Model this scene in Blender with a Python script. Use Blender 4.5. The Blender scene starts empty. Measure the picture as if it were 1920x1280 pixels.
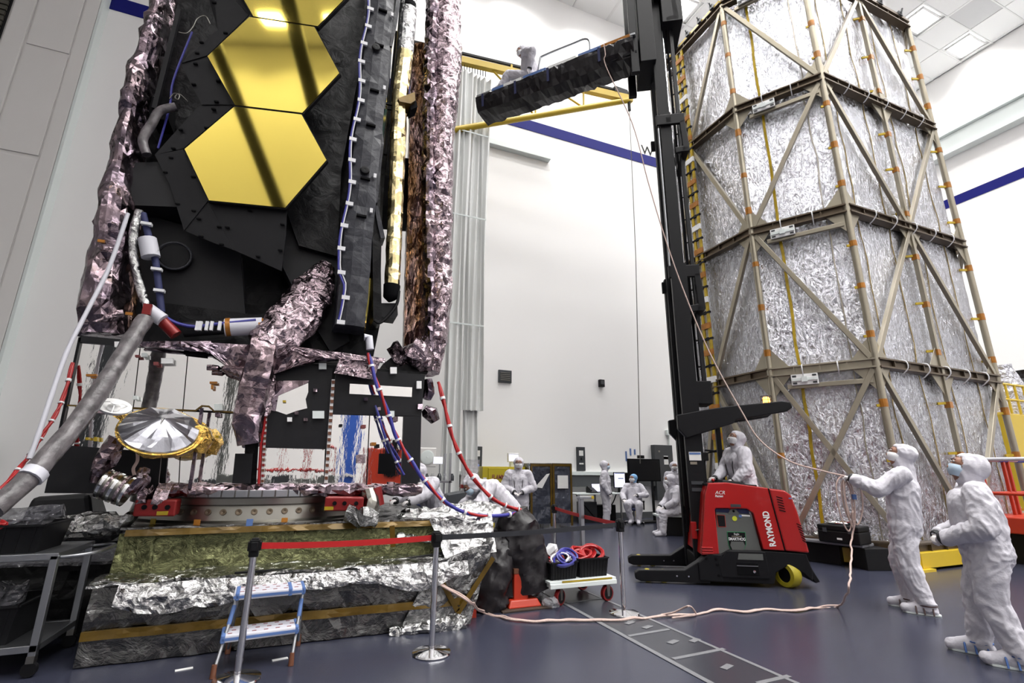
import bpy, bmesh, math, random
import numpy as np
from mathutils import Vector, Matrix, noise, Quaternion
random.seed(7)
SC = bpy.context.scene
COL = SC.collection
V = Vector
PI = math.pi

# ------------------------------------------------------------------ camera
FPX, HC = 905.0, 1.55                     # focal length in pixels of the 1920 wide frame, eye height
_up = np.array([27.0, 3393.0, -FPX]); _up /= np.linalg.norm(_up)
_xv = 3253 - 960.0
_X = np.array([_xv, -(27 * _xv + FPX * FPX) / 3393.0, -FPX]); _X /= np.linalg.norm(_X)
_Y = np.cross(_up, _X)
ROT = np.array([_X, _Y, _up])
cam_data = bpy.data.cameras.new('camera')
cam_data.sensor_width = 36.0
cam_data.lens = FPX / 1920 * 36.0
cam_data.clip_end = 200
cam = bpy.data.objects.new('camera', cam_data)
COL.objects.link(cam)
cam.matrix_world = Matrix.Translation((0, 0, HC)) @ Matrix(ROT.tolist()).to_4x4()
SC.camera = cam

# ------------------------------------------------------------------ world, exposure
world = bpy.data.worlds.new('world'); SC.world = world
world.use_nodes = True
world.node_tree.nodes['Background'].inputs[0].default_value = (0.8, 0.85, 1, 1)
world.node_tree.nodes['Background'].inputs[1].default_value = 0.02
SC.view_settings.view_transform = 'Standard'
SC.view_settings.look = 'None'
SC.view_settings.gamma = 1
SC.view_settings.use_curve_mapping = False
SC.view_settings.exposure = 0.25
LAMP = 5.0                                # glow of the luminaire diffusers
LAMP_W = 128.0                            # light sent down by each luminaire
LAMP_SPREAD = math.radians(118)

# ------------------------------------------------------------------ surveying helpers (photo measurements -> metres)
CAM = np.array([0, 0, HC])
def ray(x, y):
    d = ROT @ np.array([x - 960, 640 - y, -FPX]); return d / np.linalg.norm(d)
def fl(x, y, z=0.0):
    d = ray(x, y); return V(CAM + (z - HC) / d[2] * d)
def onY(x, y, Y):
    d = ray(x, y); return V(CAM + d * (Y / d[1]))
def onX(x, y, X):
    d = ray(x, y); return V(CAM + d * (X / d[0]))
def atd(x, y, r):
    d = ray(x, y); return V(CAM + d * (r / math.hypot(d[0], d[1])))
def onP(x, y, p, n):
    d = V(ray(x, y)); c = V(CAM); return c + d * ((V(p) - c).dot(V(n)) / d.dot(V(n)))

# ------------------------------------------------------------------ materials
def new_mat(name):
    m = bpy.data.materials.new(name); m.use_nodes = True
    nt = m.node_tree; b = nt.nodes['Principled BSDF']
    return m, nt, b
def rgb(c):
    return (c[0], c[1], c[2], 1.0)
def srgb(r, g, b):
    f = lambda u: (u / 255 / 12.92) if u / 255 <= 0.04045 else ((u / 255 + 0.055) / 1.055) ** 2.4
    return (f(r), f(g), f(b))
def mat(name, col, rough=0.5, metal=0.0, bump=None, var=0.0, vscale=3.0, emit=None, coat=0.0, alpha=1.0, spec=None, stretch=(1, 1, 1)):
    m, nt, b = new_mat(name)
    b.inputs['Base Color'].default_value = rgb(col)
    b.inputs['Roughness'].default_value = rough
    b.inputs['Metallic'].default_value = metal
    if coat: b.inputs['Coat Weight'].default_value = coat
    if spec is not None: b.inputs['Specular IOR Level'].default_value = spec
    if alpha < 1: b.inputs['Alpha'].default_value = alpha
    tc = nt.nodes.new('ShaderNodeTexCoord')
    mp = nt.nodes.new('ShaderNodeMapping'); mp.inputs['Scale'].default_value = stretch
    nt.links.new(tc.outputs['Object'], mp.inputs[0])
    if var:
        n = nt.nodes.new('ShaderNodeTexNoise'); n.inputs['Scale'].default_value = vscale; n.inputs['Detail'].default_value = 4
        nt.links.new(mp.outputs[0], n.inputs['Vector'])
        r = nt.nodes.new('ShaderNodeValToRGB')
        r.color_ramp.elements[0].position = 0.3; r.color_ramp.elements[1].position = 0.7
        r.color_ramp.elements[0].color = rgb([c * (1 - var) for c in col])
        r.color_ramp.elements[1].color = rgb([min(1, c * (1 + var)) for c in col])
        nt.links.new(n.outputs[0], r.inputs[0]); nt.links.new(r.outputs[0], b.inputs['Base Color'])
    if bump:
        n = nt.nodes.new('ShaderNodeTexNoise'); n.inputs['Scale'].default_value = bump[0]; n.inputs['Detail'].default_value = 5
        nt.links.new(mp.outputs[0], n.inputs['Vector'])
        bp = nt.nodes.new('ShaderNodeBump'); bp.inputs['Strength'].default_value = bump[1]; bp.inputs['Distance'].default_value = 0.02
        nt.links.new(n.outputs[0], bp.inputs['Height']); nt.links.new(bp.outputs[0], b.inputs['Normal'])
    if emit:
        b.inputs['Emission Color'].default_value = rgb(emit[0]); b.inputs['Emission Strength'].default_value = emit[1]
    return m
def foil(name, col, rough=0.2, cell=14.0, k=0.5, k2=0.35, metal=1.0, stretch=(1, 1, 1), col2=None, distort=0.35, fine=0.5, spec=None):
    """crinkled metallised film: every crease facet turns its own way"""
    m, nt, b = new_mat(name)
    N = nt.nodes; L = nt.links
    b.inputs['Metallic'].default_value = metal; b.inputs['Roughness'].default_value = rough
    if spec is not None: b.inputs['Specular IOR Level'].default_value = spec
    b.inputs['Base Color'].default_value = rgb(col)
    tc = N.new('ShaderNodeTexCoord'); mp = N.new('ShaderNodeMapping'); mp.inputs['Scale'].default_value = stretch
    L.new(tc.outputs['Object'], mp.inputs[0])
    dn = N.new('ShaderNodeTexNoise'); dn.inputs['Scale'].default_value = cell * 0.4; dn.inputs['Detail'].default_value = 2
    L.new(mp.outputs[0], dn.inputs['Vector'])
    dm = N.new('ShaderNodeVectorMath'); dm.operation = 'MULTIPLY_ADD'
    dm.inputs[1].default_value = (distort,) * 3
    L.new(dn.outputs[1], dm.inputs[0]); L.new(mp.outputs[0], dm.inputs[2])
    geo = N.new('ShaderNodeNewGeometry')
    prev = geo.outputs['Normal']
    for sc, kk in ((cell, k), (cell * 2.7, k2)):
        vo = N.new('ShaderNodeTexVoronoi'); vo.inputs['Scale'].default_value = sc
        L.new(dm.outputs[0], vo.inputs['Vector'])
        s = N.new('ShaderNodeVectorMath'); s.operation = 'SUBTRACT'; s.inputs[1].default_value = (0.5, 0.5, 0.5)
        L.new(vo.outputs['Color'], s.inputs[0])
        a = N.new('ShaderNodeVectorMath'); a.operation = 'MULTIPLY_ADD'; a.inputs[1].default_value = (kk,) * 3
        L.new(s.outputs[0], a.inputs[0]); L.new(prev, a.inputs[2]); prev = a.outputs[0]
    nm = N.new('ShaderNodeVectorMath'); nm.operation = 'NORMALIZE'
    L.new(prev, nm.inputs[0])
    rn = N.new('ShaderNodeTexNoise'); rn.inputs['Scale'].default_value = cell * 0.9; rn.inputs['Detail'].default_value = 7; rn.inputs['Roughness'].default_value = 0.62; rn.inputs['Distortion'].default_value = 0.6
    L.new(dm.outputs[0], rn.inputs['Vector'])
    bp = N.new('ShaderNodeBump'); bp.inputs['Strength'].default_value = fine; bp.inputs['Distance'].default_value = 0.03
    L.new(rn.outputs[0], bp.inputs['Height']); L.new(nm.outputs[0], bp.inputs['Normal']); L.new(bp.outputs[0], b.inputs['Normal'])
    if col2:
        n = N.new('ShaderNodeTexNoise'); n.inputs['Scale'].default_value = 2.5; n.inputs['Detail'].default_value = 3
        L.new(mp.outputs[0], n.inputs['Vector'])
        r = N.new('ShaderNodeValToRGB'); r.color_ramp.elements[0].position = 0.42; r.color_ramp.elements[1].position = 0.6
        r.color_ramp.elements[0].color = rgb(col); r.color_ramp.elements[1].color = rgb(col2)
        L.new(n.outputs[0], r.inputs[0]); L.new(r.outputs[0], b.inputs['Base Color'])
    return m

M = {}
M['wall'] = mat('wall_white_gloss', (0.86, 0.85, 0.845), 0.28, bump=(1.2, 0.04))
M['wall_grey'] = mat('wall_panel_white', (0.70, 0.68, 0.665), 0.35)
M['ceiling'] = mat('ceiling_tile', (0.86, 0.86, 0.86), 0.7)
M['ceiling_b'] = mat('ceiling_filter_grille', (0.60, 0.60, 0.61), 0.6, bump=(60, 0.3))
M['tbar'] = mat('ceiling_bar', (0.8, 0.8, 0.8), 0.5)
M['floor'] = mat('floor_epoxy', srgb(50, 52, 66), 0.27, bump=(3.0, 0.05), var=0.06, vscale=1.2)
M['blue_stripe'] = mat('stripe_blue', srgb(19, 23, 108), 0.5, spec=0.15)
M['trim_grey'] = mat('trim_grey', (0.07, 0.075, 0.08), 0.5)
M['trim_white'] = mat('trim_white', (0.70, 0.75, 0.74), 0.4)
M['olive'] = mat('wainscot_olive', (0.10, 0.10, 0.075), 0.5)
M['black'] = mat('black_plastic', (0.006, 0.006, 0.007), 0.45, spec=0.2)
M['black_flat'] = mat('black_flat', (0.004, 0.004, 0.005), 0.8, spec=0.1)
M['black_metal'] = mat('black_paint', (0.008, 0.008, 0.0095), 0.45, spec=0.18)
M['black_film'] = foil('black_film', (0.006, 0.006, 0.007), 0.3, 6, 0.14, 0.06, metal=0.0, fine=0.4, spec=0.16)
M['black_sheet'] = mat('black_sheet', (0.011, 0.011, 0.013), 0.42, spec=0.25, bump=(2.2, 0.5))
M['black_pad'] = foil('black_pad', (0.028, 0.029, 0.037), 0.34, 5, 0.12, 0.05, metal=0.0, fine=0.4, spec=0.3)
M['gold'] = mat('gold_mirror', (1.0, 0.79, 0.17), 0.045, 1.0)
M['purple'] = foil('purple_foil', (0.19, 0.15, 0.182), 0.17, 7, 0.55, 0.3, col2=(0.27, 0.205, 0.222), fine=0.4)
M['purple_b'] = foil('pink_silver_foil', (0.38, 0.30, 0.33), 0.14, 12, 0.7, 0.5, fine=0.6)
M['bronze'] = foil('bronze_foil', (0.30, 0.17, 0.09), 0.2, 9, 0.6, 0.35, stretch=(2.2, 2.2, 0.45), col2=(0.34, 0.24, 0.24))
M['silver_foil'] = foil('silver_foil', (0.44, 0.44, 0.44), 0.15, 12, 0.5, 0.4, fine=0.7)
M['silver_shroud'] = foil('shroud_foil', (0.62, 0.63, 0.68), 0.2, 10, 0.16, 0.36, stretch=(1.5, 1.5, 0.8), fine=1.0)
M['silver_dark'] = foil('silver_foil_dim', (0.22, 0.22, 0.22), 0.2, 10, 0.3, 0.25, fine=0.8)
M['gold_foil'] = foil('gold_foil', (0.62, 0.40, 0.10), 0.2, 22, 0.5, 0.35)
M['olive_foil'] = foil('olive_foil', (0.115, 0.12, 0.06), 0.2, 12, 0.22, 0.22, fine=0.8)
M['boom_reflection_tint'] = foil('boom_reflection_tint', (0.92, 0.78, 0.42), 0.2, 5, 0.35, 0.1, stretch=(1, 1, 1.6), fine=0.2)  # silver boom tinted gold: reflection of the main mirror put into the colour
M['cone_foil'] = foil('cone_foil', (0.30, 0.30, 0.33), 0.28, 4, 0.3, 0.03, fine=0.2)
M['mirror'] = mat('radiator_mirror', (0.95, 0.94, 0.92), 0.015, 1.0, bump=(4.0, 0.05), stretch=(2.2, 1, 0.6))
M['steel'] = mat('brushed_steel', (0.27, 0.26, 0.235), 0.28, 1.0)
M['chrome'] = mat('chrome', (0.80, 0.80, 0.82), 0.06, 1.0)
M['alu'] = mat('aluminium', (0.36, 0.37, 0.39), 0.38, 1.0, bump=(40, 0.05))
M['frame'] = mat('frame_champagne', (0.36, 0.325, 0.255), 0.36, 0.75, var=0.10, vscale=1.5)
M['frame_dark'] = mat('frame_bronze', (0.13, 0.10, 0.07), 0.4, 0.7, var=0.12, vscale=2)
M['amber'] = mat('amber_tape', (0.36, 0.14, 0.015), 0.3, 0.15, var=0.25, vscale=8)
M['yellow_tape'] = mat('yellow_tape', (0.44, 0.31, 0.02), 0.25, 0.2, var=0.25, vscale=6)
M['amber_dark'] = mat('amber_tape_film', (0.115, 0.068, 0.009), 0.22, 0.3, var=0.25, vscale=5)
M['yellow'] = mat('yellow_paint', (0.55, 0.38, 0.02), 0.4)
M['yellow_cab'] = mat('cabinet_yellow', (0.46, 0.37, 0.012), 0.4)
M['wheel_y'] = mat('wheel_yellow', (0.34, 0.28, 0.012), 0.5)
M['red'] = mat('red_paint', (0.36, 0.004, 0.003), 0.32, coat=0.3)
M['red_dark'] = mat('red_anodised', (0.20, 0.008, 0.008), 0.35, 0.2)
M['orange'] = mat('orange_red_paint', (0.44, 0.03, 0.008), 0.4)
M['red_tape'] = mat('red_belt', (0.46, 0.006, 0.008), 0.6)
M['black_tape'] = mat('black_belt', (0.012, 0.013, 0.018), 0.6)
M['white'] = mat('white_plastic', (0.80, 0.80, 0.80), 0.4)
M['paper'] = mat('paper_white', (0.75, 0.75, 0.74), 0.6)
M['suit'] = mat('coverall_white', (0.58, 0.565, 0.62), 0.75, bump=(14, 0.6))
M['glove'] = mat('glove_white', (0.70, 0.66, 0.66), 0.5)
M['skin'] = mat('skin', (0.30, 0.15, 0.10), 0.5)
M['mask_w'] = mat('mask_white', (0.74, 0.74, 0.76), 0.7)
M['mask_b'] = mat('mask_blue', (0.46, 0.58, 0.70), 0.7)
M['cap_b'] = mat('cap_blue', (0.20, 0.40, 0.66), 0.75, bump=(20, 0.3))
M['strap'] = mat('strap_black', (0.015, 0.015, 0.018), 0.6)
M['strap_b'] = mat('strap_blue', (0.05, 0.12, 0.34), 0.6)
M['strap_br'] = mat('strap_brown', (0.06, 0.03, 0.03), 0.6)
M['rope'] = mat('rope_pink', (0.50, 0.37, 0.33), 0.7, bump=(50, 0.5))
M['curtain'] = mat('curtain_vinyl', (0.78, 0.79, 0.78), 0.35)
M['blue_cable'] = mat('cable_blue', (0.035, 0.035, 0.26), 0.4)
M['red_cable'] = mat('cable_red', (0.34, 0.006, 0.008), 0.4)
M['white_cable'] = mat('cable_tie_white', (0.7, 0.7, 0.72), 0.4)
M['battery'] = mat('battery_grey', (0.10, 0.105, 0.10), 0.45)
M['plinth'] = mat('plinth_black', (0.006, 0.006, 0.007), 0.5, spec=0.2)
M['grey_dark'] = mat('grey_box', (0.04, 0.044, 0.05), 0.4)
M['screen'] = mat('screen_lit', (0.1, 0.1, 0.12), 0.3, emit=((0.75, 0.75, 1.0), 1.6))
M['navy'] = mat('navy_fabric', (0.02, 0.025, 0.09), 0.7)
M['blue'] = mat('blue_plastic', (0.03, 0.11, 0.50), 0.4)
M['tape_blue'] = mat('masking_tape_blue', (0.085, 0.16, 0.38), 0.6)
M['wrap_white'] = mat('pad_wrap', (0.58, 0.58, 0.64), 0.5)
M['print_red'] = mat('print_dark_red', (0.22, 0.05, 0.05), 0.6)
M['green'] = mat('green', (0.02, 0.22, 0.08), 0.5)
M['lime'] = mat('lime_dot', (0.55, 0.60, 0.03), 0.5)
M['floor_tape'] = mat('floor_tape', (0.16, 0.163, 0.175), 0.4)
M['floor_dark'] = mat('floor_dark_strip', (0.032, 0.034, 0.044), 0.28)
M['lens'] = mat('beacon_lens', (0.8, 0.2, 0.02), 0.3, emit=((1.0, 0.28, 0.04), 9.0))
M['lamp'] = mat('lamp_diffuser', (0.9, 0.9, 0.9), 0.5, emit=((1.0, 0.985, 0.96), LAMP))
M['wood'] = mat('wood_dark', (0.05, 0.03, 0.02), 0.6)
M['brown'] = mat('brown', (0.13, 0.045, 0.02), 0.5)
# clear film
def film(name, tint=(0.9, 0.92, 0.95), a=0.32, rough=0.12):
    m, nt, b = new_mat(name)
    b.inputs['Base Color'].default_value = rgb(tint); b.inputs['Roughness'].default_value = rough
    N = nt.nodes; L = nt.links
    tc = N.new('ShaderNodeTexCoord')
    vo = N.new('ShaderNodeTexVoronoi'); vo.inputs['Scale'].default_value = 7
    ns = N.new('ShaderNodeTexNoise'); ns.inputs['Scale'].default_value = 3
    L.new(tc.outputs['Object'], ns.inputs['Vector']); L.new(ns.outputs[1], vo.inputs['Vector'])
    bp = N.new('ShaderNodeBump'); bp.inputs['Strength'].default_value = 0.9; bp.inputs['Distance'].default_value = 0.1
    L.new(vo.outputs['Distance'], bp.inputs['Height']); L.new(bp.outputs[0], b.inputs['Normal'])
    b.inputs['Alpha'].default_value = a
    b.inputs['Specular IOR Level'].default_value = 1.0
    return m
M['film'] = film('clear_film', (0.6, 0.6, 0.64), 0.3)
M['film_dark'] = film('smoky_film', (0.14, 0.14, 0.16), 0.55)
M['sleeve'] = mat('cable_sleeve', (0.11, 0.10, 0.105), 0.3, 0.0, bump=(9, 0.9), stretch=(1, 1, 1), var=0.55, vscale=11)

# ------------------------------------------------------------------ mesh builder
class MB:
    def __init__(s): s.v = []; s.f = []
    def add(s, vs, fs):
        o = len(s.v); s.v += [tuple(p) for p in vs]; s.f += [tuple(i + o for i in f) for f in fs]; return s
    def box(s, c, size, rz=0.0, rot=None):
        hx, hy, hz = size[0] / 2, size[1] / 2, size[2] / 2
        R = rot if rot is not None else Matrix.Rotation(rz, 3, 'Z')
        c = V(c)
        vs = [c + R @ V((x * hx, y * hy, z * hz)) for z in (-1, 1) for x, y in ((-1, -1), (1, -1), (1, 1), (-1, 1))]
        return s.add(vs, [(3, 2, 1, 0), (4, 5, 6, 7), (0, 1, 5, 4), (1, 2, 6, 5), (2, 3, 7, 6), (3, 0, 4, 7)])
    def hexa(s, bot, top):
        return s.add(list(bot) + list(top), [(3, 2, 1, 0), (4, 5, 6, 7), (0, 1, 5, 4), (1, 2, 6, 5), (2, 3, 7, 6), (3, 0, 4, 7)])
    def bar(s, a, b, w, h, upv=(0, 0, 1)):
        """rectangular bar from a to b: w across, h along upv"""
        a, b = V(a), V(b); d = (b - a); ln = d.length
        if ln < 1e-6: return s
        d /= ln; u = V(upv)
        sx = d.cross(u)
        if sx.length < 1e-4: sx = d.cross(V((1, 0, 0)))
        sx.normalize(); uu = sx.cross(d).normalized()
        R = Matrix((sx, d, uu)).transposed()
        return s.box((a + b) / 2, (w, ln, h), rot=R)
    def prism(s, poly, off):
        poly = [V(p) for p in poly]; off = V(off); n = len(poly)
        vs = poly + [p + off for p in poly]
        return s.add(vs, [tuple(range(n - 1, -1, -1)), tuple(range(n, 2 * n))] + [(i, (i + 1) % n, n + (i + 1) % n, n + i) for i in range(n)])
    def tube(s, pts, r, n=8, cap=True, closed=False):
        pts = [V(p) for p in pts]; m = len(pts)
        rs = r if isinstance(r, (list, tuple)) else [r] * m
        t = []
        for i in range(m):
            a = pts[(i - 1) % m] if (i > 0 or closed) else pts[i]
            b = pts[(i + 1) % m] if (i < m - 1 or closed) else pts[i]
            d = b - a; t.append(d.normalized() if d.length > 1e-9 else V((0, 0, 1)))
        ref = V((0, 0, 1)) if abs(t[0].z) < 0.9 else V((1, 0, 0))
        u = (ref - t[0] * ref.dot(t[0])).normalized()
        vs = []
        for i in range(m):
            if i > 0:
                u = u - t[i] * u.dot(t[i])
                if u.length < 1e-6: u = t[i].orthogonal()
                u.normalize()
            w = t[i].cross(u)
            for k in range(n):
                a = 2 * PI * k / n
                vs.append(pts[i] + (u * math.cos(a) + w * math.sin(a)) * rs[i])
        fs = []
        rng = m if closed else m - 1
        for i in range(rng):
            for k in range(n):
                j = (i + 1) % m
                fs.append((i * n + k, i * n + (k + 1) % n, j * n + (k + 1) % n, j * n + k))
        if cap and not closed:
            fs.append(tuple(range(n - 1, -1, -1))); fs.append(tuple((m - 1) * n + k for k in range(n)))
        return s.add(vs, fs)
    def lathe(s, prof, c=(0, 0, 0), n=24, rot=None, cap=True):
        c = V(c); R = rot if rot is not None else Matrix.Identity(3)
        vs = []; fs = []
        for r, z in prof:
            for k in range(n):
                a = 2 * PI * k / n
                vs.append(c + R @ V((r * math.cos(a), r * math.sin(a), z)))
        for i in range(len(prof) - 1):
            for k in range(n):
                fs.append((i * n + k, i * n + (k + 1) % n, (i + 1) * n + (k + 1) % n, (i + 1) * n + k))
        if cap and prof[0][0] > 1e-5: fs.append(tuple(range(n - 1, -1, -1)))
        if cap and prof[-1][0] > 1e-5: fs.append(tuple((len(prof) - 1) * n + k for k in range(n)))
        return s.add(vs, fs)
    def ell(s, c, rad, rot=None, n=12, m=8):
        c = V(c); R = rot if rot is not None else Matrix.Identity(3)
        rx, ry, rz = rad if isinstance(rad, (tuple, list)) else (rad,) * 3
        vs = [c + R @ V((0, 0, -rz))]
        for i in range(1, m):
            p = -PI / 2 + PI * i / m
            for k in range(n):
                a = 2 * PI * k / n
                vs.append(c + R @ V((rx * math.cos(p) * math.cos(a), ry * math.cos(p) * math.sin(a), rz * math.sin(p))))
        vs.append(c + R @ V((0, 0, rz)))
        fs = [(0, 1 + (k + 1) % n, 1 + k) for k in range(n)]
        for i in range(m - 2):
            for k in range(n):
                a = 1 + i * n; b = a + n
                fs.append((a + k, a + (k + 1) % n, b + (k + 1) % n, b + k))
        l = len(vs) - 1; a = 1 + (m - 2) * n
        fs += [(a + k, a + (k + 1) % n, l) for k in range(n)]
        return s.add(vs, fs)
    def capsule(s, a, b, ra, rb, n=12):
        a, b = V(a), V(b); d = b - a; L = d.length
        if L < 1e-6: return s.ell(a, max(ra, rb), n=n)
        q = d.normalized().to_track_quat('Z', 'Y').to_matrix()
        prof = []
        for i in range(0, 5): p = -PI / 2 + PI / 2 * i / 4; prof.append((max(1e-6, ra * math.cos(p)), ra * math.sin(p)))
        for i in range(0, 5): p = PI / 2 * i / 4; prof.append((max(1e-6, rb * math.cos(p)), L + rb * math.sin(p)))
        return s.lathe(prof, a, n, q)
    def grid(s, fn, nu, nv):
        vs = [fn(i / nu, j / nv) for j in range(nv + 1) for i in range(nu + 1)]
        w = nu + 1
        return s.add(vs, [(j * w + i, j * w + i + 1, (j + 1) * w + i + 1, (j + 1) * w + i) for j in range(nv) for i in range(nu)])

def crump(p, s, seed=0.0):
    q = V(p) * s + V((seed, seed * 1.7, -seed))
    return (1 - 2.2 * abs(noise.noise(q))) + 0.5 * (1 - 2.2 * abs(noise.noise(q * 2.3)))
def loft(mb, secs, amp=0.0, sc=4.0, seed=0.0, cap=True, jag=0):
    """closed rings of equal count joined; each point pushed outwards by creases"""
    n = len(secs[0]); vs = []
    for r in secs:
        c = sum((V(p) for p in r), V()) / n
        for p in r:
            p = V(p); d = (p - c)
            if d.length > 1e-6 and amp: p = p + d.normalized() * (amp * (crump(p, sc, seed) - 0.4))
            vs.append(p)
    fs = []
    for i in range(len(secs) - 1):
        for k in range(n):
            a, b = i * n + k, i * n + (k + 1) % n; c2, d2 = (i + 1) * n + (k + 1) % n, (i + 1) * n + k
            if (i + k) % 2: fs += [(a, b, c2), (a, c2, d2)]
            else: fs += [(a, b, d2), (b, c2, d2)]
    if cap: fs += [tuple(range(n - 1, -1, -1)), tuple((len(secs) - 1) * n + k for k in range(n))]
    return mb.add(vs, fs)
def column(mb, nodes, seg=0.1, n=14, amp=0.02, sc=5.0, seed=0.0, sq=0.0, side=None):
    """crumpled column along nodes [(point, r_side, r_depth)]; side = horizontal axis of r_side"""
    side = V(side) if side else V((1, 0, 0))
    secs = []
    for (p0, a0, b0), (p1, a1, b1) in zip(nodes[:-1], nodes[1:]):
        p0, p1 = V(p0), V(p1); k = max(1, int((p1 - p0).length / seg))
        t = (p1 - p0).normalized()
        sx = (side - t * side.dot(t)).normalized(); sy = t.cross(sx)
        for i in range(k + (1 if p1 == V(nodes[-1][0]) else 0)):
            u = i / k; c = p0.lerp(p1, u); a = a0 + (a1 - a0) * u; b = b0 + (b1 - b0) * u
            ring = []
            for j in range(n):
                th = 2 * PI * j / n
                cx, cy = math.cos(th), math.sin(th)
                if sq: m_ = max(abs(cx), abs(cy)); cx, cy = cx * (1 + sq * (1 / m_ - 1)), cy * (1 + sq * (1 / m_ - 1))
                ring.append(c + sx * (a * cx) + sy * (b * cy))
            secs.append(ring)
    return loft(mb, secs, amp, sc, seed)
def sheet(mb, a, b, c, d, nu, nv, amp=0.01, sc=5.0, seed=0.0, th=0.008, nrm=None):
    """crumpled quad a-b-c-d (a,b bottom; c,d top right, top left) with a thickness"""
    a, b, c, d = V(a), V(b), V(c), V(d)
    n = V(nrm) if nrm else (b - a).cross(d - a).normalized()
    f = lambda u, v: (a.lerp(b, u)).lerp(d.lerp(c, u), v)
    def fr(u, v):
        p = f(u, v); return p + n * (amp * crump(p, sc, seed))
    w = nu + 1
    vs = [fr(i / nu, j / nv) for j in range(nv + 1) for i in range(nu + 1)]
    o = len(vs); vs += [p - n * th for p in vs]
    fs = []
    for j in range(nv):
        for i in range(nu):
            q = (j * w + i, j * w + i + 1, (j + 1) * w + i + 1, (j + 1) * w + i)
            t = [(q[0], q[1], q[2]), (q[0], q[2], q[3])] if (i + j) % 2 else [(q[0], q[1], q[3]), (q[1], q[2], q[3])]
            fs += t; fs += [tuple(o + k for k in reversed(x)) for x in t]
    rim = [i for i in range(w)] + [j * w + nu for j in range(1, nv + 1)] + [nv * w + i for i in range(nu - 1, -1, -1)] + [j * w for j in range(nv - 1, 0, -1)]
    for i in range(len(rim)):
        x, y = rim[i], rim[(i + 1) % len(rim)]; fs.append((y, x, o + x, o + y))
    return mb.add(vs, fs)

def obj(name, mb, m, parent=None, smooth=False, bevel=0.0, stuff=False):
    me = bpy.data.meshes.new(name); me.from_pydata([tuple(p) for p in mb.v], [], mb.f); me.update()
    bm = bmesh.new(); bm.from_mesh(me); bmesh.ops.recalc_face_normals(bm, faces=bm.faces); bm.to_mesh(me); bm.free()
    if isinstance(m, str): m = M[m]
    me.materials.append(m)
    if smooth:
        me.polygons.foreach_set('use_smooth', [True] * len(me.polygons))
        me.set_sharp_from_angle(angle=math.radians(50))
    o = bpy.data.objects.new(name, me); COL.objects.link(o)
    if parent is not None: child(o, parent)
    if bevel:
        bv = o.modifiers.new('bevel', 'BEVEL'); bv.width = bevel; bv.segments = 2; bv.limit_method = 'ANGLE'
    if stuff: o['kind'] = 'stuff'
    return o
def world_loc(p):
    t = V(p.location)
    return t if p.parent is None else t
ORG = {}
def child(o, parent):
    o.parent = parent
    o.matrix_parent_inverse = ORG.get(parent.name, Matrix.Identity(4))
    return o
def thing(name, label, cat, loc, group=None):
    e = bpy.data.objects.new(name, None); COL.objects.link(e); e.empty_display_size = 0.2
    e.location = V(loc); e['label'] = label; e['category'] = cat
    if group: e['group'] = group
    ORG[e.name] = Matrix.Translation(-V(loc))
    return e
def tag(o, label, cat, group=None):
    o['label'] = label; o['category'] = cat
    if group: o['group'] = group
    return o
def struct(o):
    o['kind'] = 'structure'; return o
def dup(root, delta, label, rotz=0.0, group=None):
    """copy a thing with its parts and sub-parts, moved by delta"""
    def cp(o, par):
        c = o.copy(); COL.objects.link(c)
        if par is not None: c.parent = par
        for ch in o.children: cp(ch, c)
        return c
    r = cp(root, None); r.location = root.location + V(delta); r.rotation_euler.z += rotz
    r['label'] = label
    if group: r['group'] = group
    return r
def lettering(name, s, size, origin, xdir, updir, m, parent, depth=0.002, align='LEFT', bold=0.0, shear=0.0, xs=1.0):
    cu = bpy.data.curves.new(name, 'FONT'); cu.body = s; cu.size = size; cu.extrude = depth; cu.align_x = align; cu.offset = bold; cu.shear = shear
    t = bpy.data.objects.new(name, cu); COL.objects.link(t)
    dg = bpy.context.evaluated_depsgraph_get()
    me = bpy.data.meshes.new_from_object(t.evaluated_get(dg))
    bpy.data.objects.remove(t)
    x = V(xdir).normalized(); u = V(updir); u = (u - x * u.dot(x)).normalized(); z = x.cross(u)
    R = Matrix((x * xs, u, z)).transposed().to_4x4(); R.translation = V(origin)
    me.transform(R); me.materials.clear(); me.materials.append(M[m] if isinstance(m, str) else m)
    o = bpy.data.objects.new(name, me); COL.objects.link(o)
    if parent is not None: child(o, parent)
    return o
def spline(pts, k=6):
    """Catmull-Rom through the points"""
    pts = [V(p) for p in pts]; out = []
    for i in range(len(pts) - 1):
        p0 = pts[max(0, i - 1)]; p1 = pts[i]; p2 = pts[i + 1]; p3 = pts[min(len(pts) - 1, i + 2)]
        for j in range(k):
            t = j / k; t2, t3 = t * t, t * t * t
            out.append(0.5 * ((2 * p1) + (p2 - p0) * t + (2 * p0 - 5 * p1 + 4 * p2 - p3) * t2 + (3 * p1 - p0 - 3 * p2 + p3) * t3))
    out.append(pts[-1]); return out
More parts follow.
